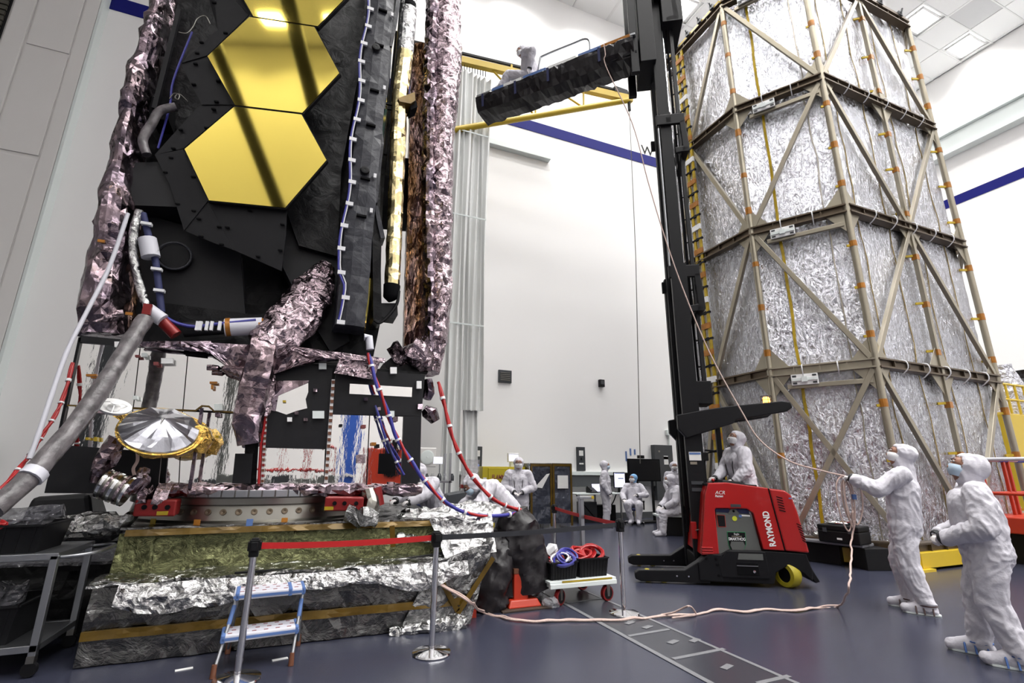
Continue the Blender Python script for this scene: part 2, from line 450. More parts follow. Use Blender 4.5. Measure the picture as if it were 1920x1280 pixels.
# ================================================================== the room
YW, XR, XL, YF, ZC = 14.6, 28.15, -20.0, -15.0, 21.4
struct(obj('floor', MB().box(((XL + XR) / 2, (YF + YW) / 2, -0.1), (XR - XL + 1, YW - YF + 1, 0.2)), 'floor'))
wb = struct(obj('wall_back', MB().box(((XL + XR) / 2, YW + 0.15, ZC / 2), (XR - XL + 0.6, 0.3, ZC)), 'wall'))
wr = struct(obj('wall_right', MB().box((XR + 0.15, (YF + YW) / 2, ZC / 2), (0.3, YW - YF, ZC)), 'wall'))
wl = struct(obj('wall_left', MB().box((XL - 0.15, (YF + YW) / 2, ZC / 2), (0.3, YW - YF, ZC)), 'wall_grey'))
wf = struct(obj('wall_front', MB().box(((XL + XR) / 2, YF - 0.15, ZC / 2), (XR - XL + 0.6, 0.3, ZC)), 'wall'))
ceil_o = struct(obj('ceiling', MB().box(((XL + XR) / 2, (YF + YW) / 2, ZC + 0.2), (XR - XL + 0.6, YW - YF + 0.6, 0.2)), 'ceiling'))
# ceiling grid: bars, tiles and filter grilles (tiles in view are built one by one)
TX, TY = 1.75, 1.22
nx0, nx1 = int((XL) / TX), int(XR / TX)
bars = MB()
for i in range(int(XL / TX), int(XR / TX) + 1):
    bars.box((i * TX, (YF + YW) / 2, ZC - 0.005), (0.10 if i % 2 == 0 else 0.05, YW - YF, 0.05))
for j in range(int(YF / TY), int(YW / TY) + 1):
    bars.box(((XL + XR) / 2, j * TY, ZC - 0.003), (XR - XL, 0.05, 0.05))
bar_o = obj('grid_bar', bars, 'tbar', ceil_o); bar_o['kind'] = 'stuff'
lamps = set()
for i in range(-12, 16):
    for j in range(-12, 12):
        if (i % 2 == 1) and (j % 3 == 1): lamps.add((i, j))
tile_me = {}
def tile_obj(kind, i, j):
    key = kind
    if key not in tile_me:
        mb = MB().box((0, 0, 0), (TX - 0.08, TY - 0.06, 0.05))
        o = obj('ceiling_tile' if kind == 'a' else 'filter_grille', mb, 'ceiling' if kind == 'a' else 'ceiling_b', ceil_o, bevel=0)
        tile_me[key] = o.data
    else:
        o = bpy.data.objects.new('ceiling_tile' if kind == 'a' else 'filter_grille', tile_me[key]); COL.objects.link(o); o.parent = ceil_o
    o.location = ((i + 0.5) * TX, (j + 0.5) * TY, ZC + 0.01)
rest = MB()
for i in range(int(XL / TX) - 1, int(XR / TX) + 1):
    for j in range(int(YF / TY) - 1, int(YW / TY) + 1):
        if (i, j) in lamps: continue
        x, y = (i + 0.5) * TX, (j + 0.5) * TY
        if x > XR - 0.3 or x < XL or y > YW or y < YF: continue
        vis = (x > 6 and y > 3.6)
        kind = 'b' if (i * 5 + j * 3) % 4 == 0 else 'a'
        if vis: tile_obj(kind, i, j)
        else: rest.box((x, y, ZC + 0.01), (TX - 0.08, TY - 0.06, 0.05))
ro = obj('ceiling_tile_field', rest, 'ceiling', ceil_o); ro['kind'] = 'stuff'
def lamp_label(x, y):
    c = ROT.T @ (np.array([x, y, ZC]) - CAM)
    if c[2] < -0.1:
        u, v = 960 - FPX * c[0] / c[2], 640 + FPX * c[1] / c[2]
        if 1200 < u < 1920 and 0 < v < 1280:
            return 'bright recessed ceiling luminaire ' + ('left of the mast head' if u < 1255 else 'close to the mast head' if u < 1400 else 'just above the shroud top' if u < 1600 else 'beside the top right corner of the shroud' if u < 1720 else 'nearest the right wall' if v > 60 else 'at the top edge near the right wall')
    return 'recessed white ceiling luminaire outside the pictured part of the ceiling'
fr_me = None; li = 0
named = {}
for (i, j) in sorted(lamps):
    x, y = (i + 0.5) * TX, (j + 0.5) * TY
    if x > XR - 0.8 or x < XL + 1 or y > YW - 0.8 or y < YF + 1 or (x < 1.5 and y > -3) or (-15.5 < x < -6 and -12 < y < -5): continue  # front-left luminaires, out of view, are added to brighten the gold mirror wing
    t = thing('ceiling_light', lamp_label(x, y), 'ceiling light', (x, y, ZC), 'ceiling luminaires')
    if fr_me is None:
        f = MB()
        for sx, sy, w, h in ((0, 0.46, 1.3, 0.06), (0, -0.46, 1.3, 0.06), (0.62, 0, 0.06, 0.9), (-0.62, 0, 0.06, 0.9)):
            f.box((x + sx, y + sy, ZC), (w, h, 0.09))
        fo = obj('light_frame', f, 'tbar', t); fr_me = (fo.data, (x, y))
        do = obj('diffuser', MB().box((x, y, ZC - 0.0), (1.2, 0.88, 0.04)), 'lamp', t); df_me = do.data
    else:
        for nm, me in (('light_frame', fr_me[0]), ('diffuser', df_me)):
            o = bpy.data.objects.new(nm, me); COL.objects.link(o); o.parent = t
            o.matrix_parent_inverse = Matrix.Translation((-fr_me[1][0], -fr_me[1][1], -ZC))
    if fr_me[1] == (x, y):
        ld = bpy.data.lights.new('luminaire_light', 'AREA'); ld.shape = 'RECTANGLE'; ld.size = 1.2; ld.size_y = 0.88
        ld.energy = LAMP_W; ld.spread = LAMP_SPREAD; ld.color = (1.0, 0.985, 0.96)
    lo = bpy.data.objects.new('luminaire_light', ld); COL.objects.link(lo); lo.parent = t; lo.location = (0, 0, -0.06)
# blue stripe right round the hall, ledges, pipes
ZS = 14.54
struct(obj('trim_1', MB().box(((XR - 6.71) / 2, YW - 0.01, ZS), (XR + 6.71 - 0.02, 0.03, 0.46)), 'blue_stripe'))
struct(obj('trim_2', MB().box((XR - 0.01, (YF + YW) / 2, ZS), (0.03, YW - YF - 0.05, 0.46)), 'blue_stripe'))
tz = MB().box((XR - 0.2, 0, 17.35), (0.4, 2 * YW, 0.9)); tz.box((XR - 0.28, 0, 16.85), (0.5, 2 * YW, 0.12))
struct(obj('trim_3', tz, 'trim_white', bevel=0.02))
struct(obj('trim_4', MB().box((XR - 0.3, 0, 17.86), (0.56, 2 * YW, 0.08)), 'trim_white'))
a = onY(912, 270, YW); b = onY(1028, 303, YW)
struct(obj('trim_5', MB().box(((a.x + b.x) / 2, YW - 0.12, 13.2), (b.x - a.x, 0.24, 0.22)), 'trim_white', bevel=0.01))
# wall ledge with dark cable tray below
lg = MB().box((10.4, YW - 0.1, 1.47), (12.4, 0.2, 0.12))
struct(obj('trim_6', lg, 'trim_white', bevel=0.01))
struct(obj('trim_7', MB().box((10.4, YW - 0.08, 1.22), (12.4, 0.16, 0.34)), 'trim_grey', bevel=0.01))
struct(obj('baseboard_back', MB().box((11, YW - 0.03, 0.1), (34, 0.05, 0.2)), 'trim_grey'))
# large sliding door at the left end of the back wall: proud of the wall, faced with panels
xd1 = -6.71; xd0 = -19.9
dr = struct(obj('door_1', MB().box(((xd0 + xd1) / 2, YW - 0.15, 9.5), (xd1 - xd0, 0.3, 19)), 'wall_grey'))
obj('door_edge', MB().box((xd1 + 0.02, YW - 0.16, 9.5), (0.06, 0.34, 19)), 'trim_white', dr)
xs_ = [-12.8, -8.05, -7.05, xd1 - 0.02]
zs_ = [2.3, 9.05, 12.1, 18.9]
pxs = [(-8.40, -7.12), (-7.08, -6.76)]
for (x0, x1) in ((-7.98, -7.06),):
    for z0, z1 in ((0.05, 2.3), (2.33, 9.0), (9.08, 12.15), (12.23, 15.6), (15.65, 18.9)):
        obj('door_panel', MB().box(((x0 + x1) / 2, YW - 0.31, (z0 + z1) / 2), (x1 - x0 - 0.03, 0.04, z1 - z0 - 0.03)), 'wall_grey', dr, bevel=0.006)
obj('door_stile', MB().box((-6.885, YW - 0.31, 9.5), (0.3, 0.04, 18.9)), 'wall_grey', dr, bevel=0.006)
obj('door_stile', MB().box((-8.21, YW - 0.33, 9.5), (0.40, 0.08, 18.9)), 'wall_grey', dr, bevel=0.006)
# dark slatted shutter beyond it
sh = struct(obj('window_1', MB().box((-10.7, YW - 0.33, 13.5), (4.45, 0.06, 10)), 'black_metal'))
M['shutter'] = mat('shutter_slat', (0.07, 0.065, 0.05), 0.5)
for k in range(60):
    obj('slat', MB().box((-10.7, YW - 0.38, 8.6 + k * 0.166), (4.4, 0.05, 0.12)), 'shutter', sh)
wn = MB().box((-10.2, YW - 0.40, 1.1), (7.4, 0.1, 2.2))
struct(obj('trim_8', wn, 'olive'))
# writing and small fittings on the back wall
lettering('wall_letter', 'W', 0.62, onY(1203, 287, YW - 0.012), (1, 0, 0), (0, 0, 1), 'black', wb, 0.006, bold=0.0)
def wall_box(name, label, cat, px, w, h, d, m, parts=()):
    p = onY(px[0], px[1], YW)
    t = thing(name, label, cat, (p.x, YW, p.z - h / 2))
    obj('housing', MB().box((p.x, YW - d / 2 - 0.004, p.z), (w, d, h)), m, t, bevel=0.008)
    for nm, dx, dz, ww, hh, mm in parts:
        obj(nm, MB().box((p.x + dx * w, YW - d - 0.006, p.z + dz * h), (ww * w, 0.012, hh * h)), mm, t)
    return t, p
t, p = wall_box('wall_vent', 'dark square framed vent high on the white back wall', 'vent', (946, 706), 0.46, 0.42, 0.06, 'grey_dark')
for k in range(5): obj('louvre', MB().box((p.x, YW - 0.075, p.z - 0.12 + k * 0.06), (0.34, 0.03, 0.02)), 'steel', t)
wall_box('wall_speaker', 'small black box fixed high on the white back wall', 'wall box', (1126, 719), 0.2, 0.26, 0.12, 'black', (('grille', 0, 0.1, 0.7, 0.5, 'grey_dark'),))
t, p = wall_box('socket_panel', 'dark grey socket panel with blue plug beside the white curtain', 'socket panel', (893, 860), 0.34, 0.75, 0.06, 'grey_dark', (('notice', 0.05, 0.22, 0.45, 0.24, 'paper'), ('switch', 0, -0.1, 0.14, 0.1, 'black')))
obj('plug', MB().tube([(p.x + 0.02, YW - 0.06, p.z - 0.2), (p.x + 0.04, YW - 0.2, p.z - 0.34), (p.x + 0.05, YW - 0.2, p.z - 0.48)], 0.06, 10), 'blue', t, True)
wall_box('socket_panel', 'dark grey switch panel on back wall above the grey wrapped racks', 'socket panel', (1088, 860), 0.32, 0.78, 0.06, 'grey_dark', (('notice', 0.0, 0.24, 0.5, 0.22, 'paper'), ('switch', 0, 0.0, 0.14, 0.1, 'black'), ('rating_plate', 0, -0.2, 0.5, 0.06, 'paper')))
wall_box('electrical_cabinet', 'tall grey electrical cabinet with red and white notice behind the wide screen', 'cabinet', (1240, 885), 0.8, 1.9, 0.2, 'grey_dark', (('notice', 0.1, 0.22, 0.24, 0.16, 'paper'), ('notice_band', 0.1, 0.26, 0.24, 0.05, 'red'), ('lock', -0.25, 0.38, 0.08, 0.03, 'steel')))
for px, h in (((1174, 855), 0.34), ((1182, 847), 0.24), ((1190, 847), 0.18)):
    p = onY(px[0], px[1], YW)
    tag(obj('tape_strip', MB().box((p.x, YW - 0.008, p.z), (0.06, 0.012, h)), 'tape_blue'), 'short strip of blue masking tape on back wall above the wide screen', 'tape', 'blue tape strips on the wall')
p = onY(1251, 811, YW)
jb = thing('junction_box', 'small grey junction box with conduit on back wall by the mast', 'wall box', (p.x, YW, 0))
obj('box_body', MB().box((p.x, YW - 0.05, p.z), (0.16, 0.1, 0.2)), 'trim_white', jb, bevel=0.01)
obj('conduit', MB().tube([(p.x + 0.02, YW - 0.04, p.z - 0.1), (p.x + 0.02, YW - 0.04, 0.02)], 0.025, 8), 'trim_white', jb, True)
# floor marking tape (strip lane on the floor)
fs = MB()
A0, A1 = fl(1120, 1165), fl(1340, 1285); B0, B1 = fl(1205, 1155), fl(1480, 1275)
lane = thing('floor_marking', 'grey tape lane with cross bars marked on the blue floor', 'floor tape', (3.0, 4.2, 0))
def floor_strip(p, q, w, z=0.004, nm='tape_line', m='floor_tape'):
    obj(nm, MB().bar((p.x, p.y, z), (q.x, q.y, z), w, 0.004), m, lane)
dirL = (A1 - A0).normalized(); dirR = (B1 - B0).normalized()
floor_strip(A0 - dirL * 3.2, A1 + dirL * 1.0, 0.05)
floor_strip(B0 - dirR * 3.0, B1 + dirR * 1.0, 0.04)
for pa, pb in (((1178, 1193), (1255, 1180)), ((1262, 1236), (1358, 1217)), ((1420, 1282), (1480, 1268)), ((1062, 1130), (1130, 1122)), ((1050, 1098), (1100, 1095))):
    floor_strip(fl(*pa), fl(*pb), 0.045, 0.005, 'cross_bar')
for px in ((1181, 1168), (1214, 1176), (1262, 1204), (1363, 1251), (1303, 1201)):
    p = fl(*px); obj('corner_mark', MB().box((p.x, p.y, 0.006), (0.13, 0.06, 0.003), 0.35), 'floor_tape', lane)
dk = MB(); pl = [A0 - dirL * 3.2, A1 + dirL * 1.0, B1 + dirR * 1.0, B0 - dirR * 3.0]
dk.prism([(p.x, p.y, 0.0) for p in pl], (0, 0, 0.0025))
obj('lane_fill', dk, 'floor_dark', lane)
for px in ((525, 1236), (345, 1255)):
    p = fl(*px); tag(obj('tape_scrap', MB().box((p.x, p.y, 0.003), (0.12, 0.04, 0.004), 0.2), 'paper'), 'small pale tape scrap stuck on the floor ' + ('under the step stool' if px[0] > 400 else 'between cart and step stool'), 'tape')

# unseen dark bars added behind the viewpoint to put dark bands in the gold segments
WING_U = V((math.cos(math.radians(-11)), math.sin(math.radians(-11)), 0)); WING_N = V((WING_U.y * math.cos(0.09), -WING_U.x * math.cos(0.09), -math.sin(0.09)))
def mirrored(px, Yp):
    n = WING_N; P0 = onY(479, 290, 5.85)
    q = onP(px[0], px[1], P0, n); d = V(ray(*px)); r = d - n * (2 * d.dot(n)); return q + r * ((Yp - q.y) / r.y)
cb = thing('added_mirror_bars', 'added pair of dark slanted bars behind the camera, giving the gold its dark bands', 'added dark bar', (-8, -7, 0))
for a_, b_, w_ in (((452, 205), (524, 390), 0.42), ((540, 0), (588, 190), 0.55)):
    A, B = mirrored(a_, -7.0), mirrored(b_, -7.0); d = (A - B).normalized()
    top_ = B + d * min(((ZC - 0.3 - B.z) / d.z), 40)
    obj('mirror_bar', MB().bar(B - d * 0.6, top_, w_, 0.3, (0, 1, 0)), 'black_metal', cb)

# things on the near side of the hall that the bus mirrors show
def near_box(name, label, cat, x0, x1, z0, z1, y, d, m, extra=()):
    t = thing(name, label, cat, ((x0 + x1) / 2, y, 0))
    obj('body', MB().box(((x0 + x1) / 2, y, (z0 + z1) / 2), (x1 - x0, d, z1 - z0)), m, t, bevel=0.03)
    for nm, a, b, c, e, mm in extra: obj(nm, MB().box(((a + b) / 2, y + d / 2 + 0.03, (c + e) / 2), (b - a, 0.06, e - c)), mm, t, bevel=0.01)
    return t
near_box('orange_lift', 'orange-red lift body mirrored in the right bus panel', 'lift', 2.0, 3.7, 0.0, 2.3, -7.0, 1.6, 'orange', (('black_frame', 2.5, 3.1, 1.3, 2.6, 'black'), ('plate', 3.3, 3.55, 1.2, 1.6, 'paper')))
near_box('blue_cabinet', 'tall blue cabinet mirrored in the bus panel left of the orange lift', 'cabinet', 1.15, 1.65, 0.0, 3.6, -7.2, 0.7, 'blue', (('shelf_edge', 1.2, 1.6, 1.3, 1.4, 'paper'),))
for k in range(6): near_box('grey_crate', ('first', 'second', 'third', 'fourth', 'fifth', 'last')[k] + ' grey crate from the left in the row mirrored low in the bus panels', 'crate', -3.3 + k * 0.72, -2.64 + k * 0.72, 0.0, 1.35 if k % 2 else 1.2, -6.4, 0.6, 'battery' if k % 3 else 'grey_dark', (('lid_label', -3.2 + k * 0.72, -2.95 + k * 0.72, 0.95, 1.08, 'paper'),))
rr2 = thing('red_railing', 'red safety railing mirrored in the middle bus panel', 'railing', (-0.3, -8.0, 0))
for z in (1.5, 2.35): obj('rail', MB().tube([(-1.9, -8.0, z), (0.9, -8.0, z)], 0.05, 8), 'red', rr2, True)
for x in (-1.9, -0.9, 0.0, 0.9): obj('rail_post', MB().tube([(x, -8.0, 0), (x, -8.0, 2.35)], 0.05, 8), 'red', rr2, True)
for x, w, h, y, m, lab in ((-6.5, 0.55, 7.0, -7.5, 'grey_dark', 'dark grey column mirrored in the left end of the bus'), (-2.9, 0.3, 7.0, -8.5, 'battery', 'slim grey column mirrored beside the dish antenna')):
    near_box('steel_column', lab, 'column', x - w / 2, x + w / 2, 0, h, y, w, m)
# ================================================================== octagonal foil shroud in its tubular frame
OC = [V((8.57, 9.2, 0)), V((8.59, 7.01, 0)), V((9.52, 5.52, 0)), V((13.6, 5.55, 0)), V((14.53, 7.03, 0)), V((14.53, 9.2, 0)), V((13.6, 10.7, 0)), V((9.52, 10.7, 0))]
ZT = [0.33, 3.52, 6.70, 9.90, 13.09]
ocen = sum(OC, V()) / 8
shr = thing('foil_shroud', 'tall octagonal silver foil shroud inside a tubular metal frame', 'shroud', (ocen.x, ocen.y, 0))
def at(p, z): return V((p.x, p.y, z))
IN = [p + (ocen - p).normalized() * 0.15 for p in OC]
def face_out(i):
    a, b = OC[i], OC[(i + 1) % 8]; d = (b - a).normalized(); n = V((d.y, -d.x, 0))
    return n if n.dot((a + b) / 2 - ocen) > 0 else -n
for i in range(8):
    a, b = IN[i], IN[(i + 1) % 8]; vis = i in (0, 1, 2)
    n = face_out(i); L = (b - a).length
    cuts = 2 if i in (0, 2, 4, 6) else 1
    for t in range(4):
        for c in range(cuts):
            p, q = a.lerp(b, c / cuts), a.lerp(b, (c + 1) / cuts)
            mb = MB()
            k = 1 if vis else 3
            sheet(mb, at(p, ZT[t] + 0.01), at(q, ZT[t] + 0.01), at(q, ZT[t + 1] - 0.01), at(p, ZT[t + 1] - 0.01), max(2, int((q - p).length / (0.11 * k))), max(3, int(3.2 / (0.14 * k))), 0.014, 1.6, i * 3.1 + t, 0.02, n)
            obj('foil_panel', mb, 'silver_shroud', shr, smooth=True)
obj('shroud_top', MB().prism([at(p, 13.0) for p in IN], (0, 0, 0.05)), 'silver_foil', shr)
def beam(name, a, b, w, h, m='frame', up=(0, 0, 1), par=shr, bev=0.006):
    return obj(name, MB().bar(a, b, w, h, up), m, par, bevel=bev)
def ibeam(name, a, b, w, h, m, n):
    mb = MB(); mb.bar(a, b, w * 0.25, h); mb.bar(a + V((0, 0, h / 2)), b + V((0, 0, h / 2)), w, 0.03); mb.bar(a - V((0, 0, h / 2)), b - V((0, 0, h / 2)), w, 0.03)
    L = (b - a).length; k = int(L / 0.42)
    for j in range(1, k):
        c = a.lerp(b, j / k); mb.bar(c - V((0, 0, h / 2)), c + V((0, 0, h / 2)), w * 0.8, 0.02, (b - a))
    return obj(name, mb, m, shr)
MID = {0: 0.315, 2: 0.5, 4: 0.5, 6: 0.5}
for i in range(8):
    a, b = OC[i], OC[(i + 1) % 8]; n = face_out(i); vis = i in (0, 1, 2)
    # post
    p = a
    obj('corner_post', MB().tube([at(p, ZT[0]), at(p, ZT[4])], 0.062, 14), 'frame', shr, True)
    for t in range(5):
        z = ZT[t]
        ibeam('ring_beam', at(a, z), at(b, z), 0.17, 0.15, 'frame_dark' if i != 1 or t != 1 else 'frame', n)
    if i in MID:
        m_ = a.lerp(b, MID[i])
        beam('mid_post', at(m_, ZT[0]), at(m_, ZT[4]), 0.085, 0.085, 'frame', n)
mA = OC[0].lerp(OC[1], MID[0]); mC = OC[2].lerp(OC[3], MID[2])
A_, B_, C_, D_ = OC[0], OC[1], OC[2], OC[3]
def dg(p, zp, q, zq, m='frame'):
    o = 0.03
    d = (at(q, zq) - at(p, zp)).normalized()
    nn = (V((0, 0, 1)).cross(V((d.x, d.y, 0)))).normalized()
    beam('diagonal_brace', at(p, zp) + d * 0.12, at(q, zq) - d * 0.12, 0.095, 0.08, m, nn)
Z = ZT
dg(B_, Z[4], C_, Z[3]); dg(C_, Z[3], B_, Z[2]); dg(B_, Z[2], C_, Z[1]); dg(B_, Z[1], C_, Z[0]); dg(C_, Z[1], B_, Z[0])
dg(mC, Z[4], C_, Z[3]); dg(mC, Z[4], D_, Z[3]); dg(C_, Z[3], mC, Z[2]); dg(D_, Z[3], mC, Z[2]); dg(mC, Z[2], C_, Z[1]); dg(mC, Z[2], D_, Z[1]); dg(C_, Z[1], mC, Z[0]); dg(D_, Z[1], mC, Z[0])
dg(B_, Z[4], mA, Z[3]); dg(mA, Z[3], B_, Z[2]); dg(mA, Z[3], A_, Z[2]); dg(B_, Z[2], mA, Z[1]); dg(A_, Z[2], mA, Z[1]); dg(mA, Z[1], B_, Z[0]); dg(mA, Z[1], A_, Z[0]); dg(A_, Z[4], mA, Z[3])
E_ = OC[4]
dg(D_, Z[4], E_, Z[3]); dg(E_, Z[3], D_, Z[2]); dg(D_, Z[2], E_, Z[1]); dg(E_, Z[1], D_, Z[0])
# short rails and white lift plates on the narrow face, gussets at the joints
nBC = face_out(1)
for t in (1, 2, 3, 4):
    z = Z[t] - 0.32
    beam('sub_rail', at(B_.lerp(C_, 0.16), z), at(B_.lerp(C_, 0.95), z), 0.07, 0.09)
    pc = at(B_.lerp(C_, 0.34), Z[t] - 0.2) + nBC * 0.07
    dBC = (C_ - B_).normalized(); ang = math.atan2(dBC.y, dBC.x)
    pl_ = obj('lift_plate', MB().box(pc, (0.46, 0.03, 0.22), ang), 'white', shr, bevel=0.01)
    w = obj('plate_lug', MB().box(pc + nBC * 0.03, (0.1, 0.05, 0.1), ang).box(pc + nBC * 0.025, (0.44, 0.02, 0.05), ang), 'trim_white', pl_); 
    hb = MB()
    for sx in (-0.17, 0.17):
        for sz in (-0.07, 0.07): hb.box(pc + dBC * sx + V((0, 0, sz)) + nBC * 0.017, (0.07, 0.01, 0.035), ang)
    obj('plate_slot', hb, 'grey_dark', pl_)
for t in (1, 2, 3):
    for (p, q) in ((C_, B_), (C_, D_), (B_, C_), (B_, A_), (mC, C_), (mC, D_), (D_, C_)):
        d = (q - p).normalized(); n = V((d.y, -d.x, 0)); n = n if n.dot(p - ocen) > 0 else -n
        for sgn in (1, -1):
            poly = [at(p + d * 0.05, Z[t] + sgn * 0.07), at(p + d * 0.38, Z[t] + sgn * 0.07), at(p + d * 0.05, Z[t] + sgn * 0.5)]
            obj('gusset', MB().prism([v + n * 0.0 for v in poly], n * 0.012), 'frame', shr)
# tape: patches round the posts, seams on the foil
for p in (B_, C_, D_, mC):
    r = 0.066
    for t in range(4):
        for k in range(3):
            z = Z[t] + 0.45 + k * 1.0 + random.uniform(-0.12, 0.12)
            mb = MB().tube([at(p, z), at(p, z + random.uniform(0.1, 0.18))], 0.068, 12) if p is not mC else MB().box(at(p, z), (0.1, 0.1, 0.12))
            tp = obj('tape_patch', mb, 'amber', shr)
            dd = (IN[2] - at(p, 0)) if p is C_ else (ocen - p)
            q = at(p, z + 0.03) + V((-0.16, -0.02, 0)); 
            obj('foil_tab', MB().bar(at(p, z + 0.04), q + (ocen - p).normalized() * 0.12, 0.03, 0.05), 'yellow_tape', tp)
M['amber_seam'] = mat('amber_seam', (0.34, 0.25, 0.10), 0.25, 0.5, var=0.4, vscale=14)
def seam(i, u, z0, z1, m, w, wob=0.0):
    n = face_out(i); a = IN[i].lerp(IN[(i + 1) % 8], u); d = (IN[(i + 1) % 8] - IN[i]).normalized()
    mb = MB(); k = max(2, int((z1 - z0) / 0.2)); pts = []
    for j in range(k):
        za, zb = z0 + (z1 - z0) * j / k, z0 + (z1 - z0) * (j + 1) / k
        oa = d * (wob * noise.noise(V((u * 9, za * 1.3, i)))); ob = d * (wob * noise.noise(V((u * 9, zb * 1.3, i))))
        mb.bar(at(a, za) + n * 0.026 + oa, at(a, zb) + n * 0.026 + ob, w, 0.012, n)
    return obj('tape_seam', mb, m, shr)
for t in range(4):
    seam(1, 0.30, Z[t] + 0.1, Z[t + 1] - 0.15, 'yellow_tape', 0.055, 0.03)
    for u in (0.10, 0.36, 0.62, 0.87): seam(2, u, Z[t] + 0.1, Z[t + 1] - 0.1, 'amber_seam', 0.02, 0.10)
    seam(1, 0.82, Z[t] + 0.1, Z[t + 1] - 0.1, 'frame', 0.02, 0.06)
# hinge strip with toggle clamps up the side face
n0 = face_out(0); mS = mA + n0 * 0.06
for s in (-0.09, 0.09):
    d = (B_ - A_).normalized()
    obj('clamp_strip', MB().bar(at(mS + d * s, 0.5), at(mS + d * s, 13.0), 0.07, 0.04, n0), 'yellow_tape', shr)
for k in range(38):
    z = 0.7 + k * 0.325; d = (B_ - A_).normalized()
    if k % 2 == 0:
        c = MB().bar(at(mS, z) - d * 0.16, at(mS, z) + d * 0.16, 0.05, 0.05, n0); c.tube([at(mS, z) - d * 0.1, at(mS, z + 0.03) - d * 0.30 + n0 * 0.12], 0.022, 6)
        c.tube([at(mS, z + 0.04) + d * 0.02, at(mS, z - 0.03) - d * 0.28 + n0 * 0.05], 0.018, 6)
        obj('toggle_clamp', c, 'black_metal', shr)
    else:
        obj('tape_patch', MB().box(at(mS, z) + n0 * 0.01, (0.05, 0.27, 0.14)), 'amber' if k % 3 else 'white', shr)
for i in (0, 1, 2):
    n = face_out(i); a, b = OC[i], OC[(i + 1) % 8]
    obj('top_strip', MB().bar(at(a, 13.2) + n * 0.02, at(b, 13.2) + n * 0.02, 0.12, 0.08), 'yellow_tape' if i < 2 else 'frame_dark', shr)
    for k in range(5):
        c = a.lerp(b, (k + 0.5) / 5); obj('toggle_clamp', MB().box(at(c, 13.24) + n * 0.06, (0.14, 0.1, 0.12)).bar(at(c, 13.2) + n * 0.1, at(c, 13.35) + n * 0.16, 0.03, 0.03), 'grey_dark', shr)
for i in (1, 2):     # cable loops hung round the ring beams
    n = face_out(i); a, b = OC[i], OC[(i + 1) % 8]
    for t in (1, 2, 3):
        for k in range(1, 6 if i == 2 else 3):
            c = a.lerp(b, (k) / (6 if i == 2 else 3))
            pts = [at(c, Z[t] + 0.10) + n * 0.02, at(c, Z[t] + 0.07) + n * 0.13, at(c, Z[t] - 0.06) + n * 0.15, at(c, Z[t] - 0.16) + n * 0.05, at(c, Z[t] - 0.18)]
            obj('tie_wire', MB().tube(spline(pts, 3), 0.012, 6), 'white_cable', shr, True)
# base: yellow beams and feet
for i in range(8):
    a, b = OC[i], OC[(i + 1) % 8]
    beam('base_beam', at(a, 0.16), at(b, 0.16), 0.25, 0.24, 'yellow')
for i in range(8):
    obj('foot', MB().box(at(OC[i], 0.02), (0.4, 0.4, 0.04)).box(at(OC[i], 0.1), (0.22, 0.22, 0.2)), 'yellow', shr)
# ================================================================== folded space telescope on its bus
YB = 6.0
tel = thing('space_telescope', 'folded space telescope with gold hexagonal mirrors on a mirrored foil-clad bus', 'telescope', (-0.45, 7.3, 0.98))
def pp(pxs, Y): return [onY(x, y, Y) for x, y in pxs]
def plate(name, pxs, Y, th, m, par=tel, bevel=0.0, smooth=False):
    return obj(name, MB().prism(pp(pxs, Y), (0, th, 0)), m, par, smooth, bevel)
# ---- bus
bus = obj('spacecraft_bus', MB().box((-0.49, 7.35, 2.06), (3.42, 2.5, 1.40)), 'black_film', tel)
def bp(name, pxs, th=0.03, m='mirror', out=0.0, bevel=0.0): return plate(name, pxs, YB + 0.07 - out, th, m, bus, bevel)
ORG[bus.name] = ORG.get(tel.name)
bus.matrix_parent_inverse = ORG[tel.name]
ORG[bus.name] = Matrix.Identity(4)
bp('radiator_panel', [(147, 641), (262, 650), (249, 763), (122, 759)])
bp('radiator_panel', [(264, 650), (352, 657), (342, 767), (251, 763)])
bp('radiator_panel', [(354, 657), (466, 666), (462, 773), (344, 767)])
bp('radiator_panel', [(121, 763), (248, 767), (240, 914), (88, 914)])
bp('radiator_panel', [(250, 767), (341, 771), (334, 914), (242, 914)])
bp('radiator_panel', [(343, 771), (462, 777), (456, 914), (336, 914)])
bp('radiator_panel', [(488, 778), (612, 782), (606, 914), (480, 914)])
bp('black_blanket', [(470, 668), (624, 690), (612, 842), (497, 839), (488, 778), (466, 772)], 0.03, 'black_sheet', 0.02)
bp('radiator_window', [(517, 770), (522, 742), (546, 728), (578, 716), (578, 735), (573, 748), (576, 765), (556, 770), (537, 777)], 0.01, 'mirror', 0.03)
bp('window_edge', [(500, 714), (579, 713), (578, 717), (522, 741), (516, 771), (500, 766)], 0.02, 'purple', 0.045)
bp('black_blanket', [(630, 690), (797, 702), (790, 780), (622, 776)], 0.03, 'black_sheet', 0.03)
bp('black_blanket', [(757, 780), (790, 780), (787, 914), (752, 914)], 0.03, 'black_sheet', 0.03)
bp('radiator_window', [(656, 719), (773, 726), (772, 744), (655, 738)], 0.01, 'mirror', 0.04)
bp('radiator_panel', [(624, 777), (692, 779), (686, 914), (614, 914)])
bp('radiator_panel', [(694, 779), (757, 781), (751, 914), (688, 914)])
bp('top_rail', [(150, 629), (330, 645), (468, 659), (468, 667), (330, 655), (147, 641)], 0.05, 'black_sheet', 0.03)
bp('top_rail', [(346, 650), (388, 654), (386, 668), (344, 663)], 0.03, 'black_flat', 0.06)
bp('edge_trim', [(147, 632), (152, 632), (92, 912), (86, 912)], 0.05, 'black_film', 0.03)
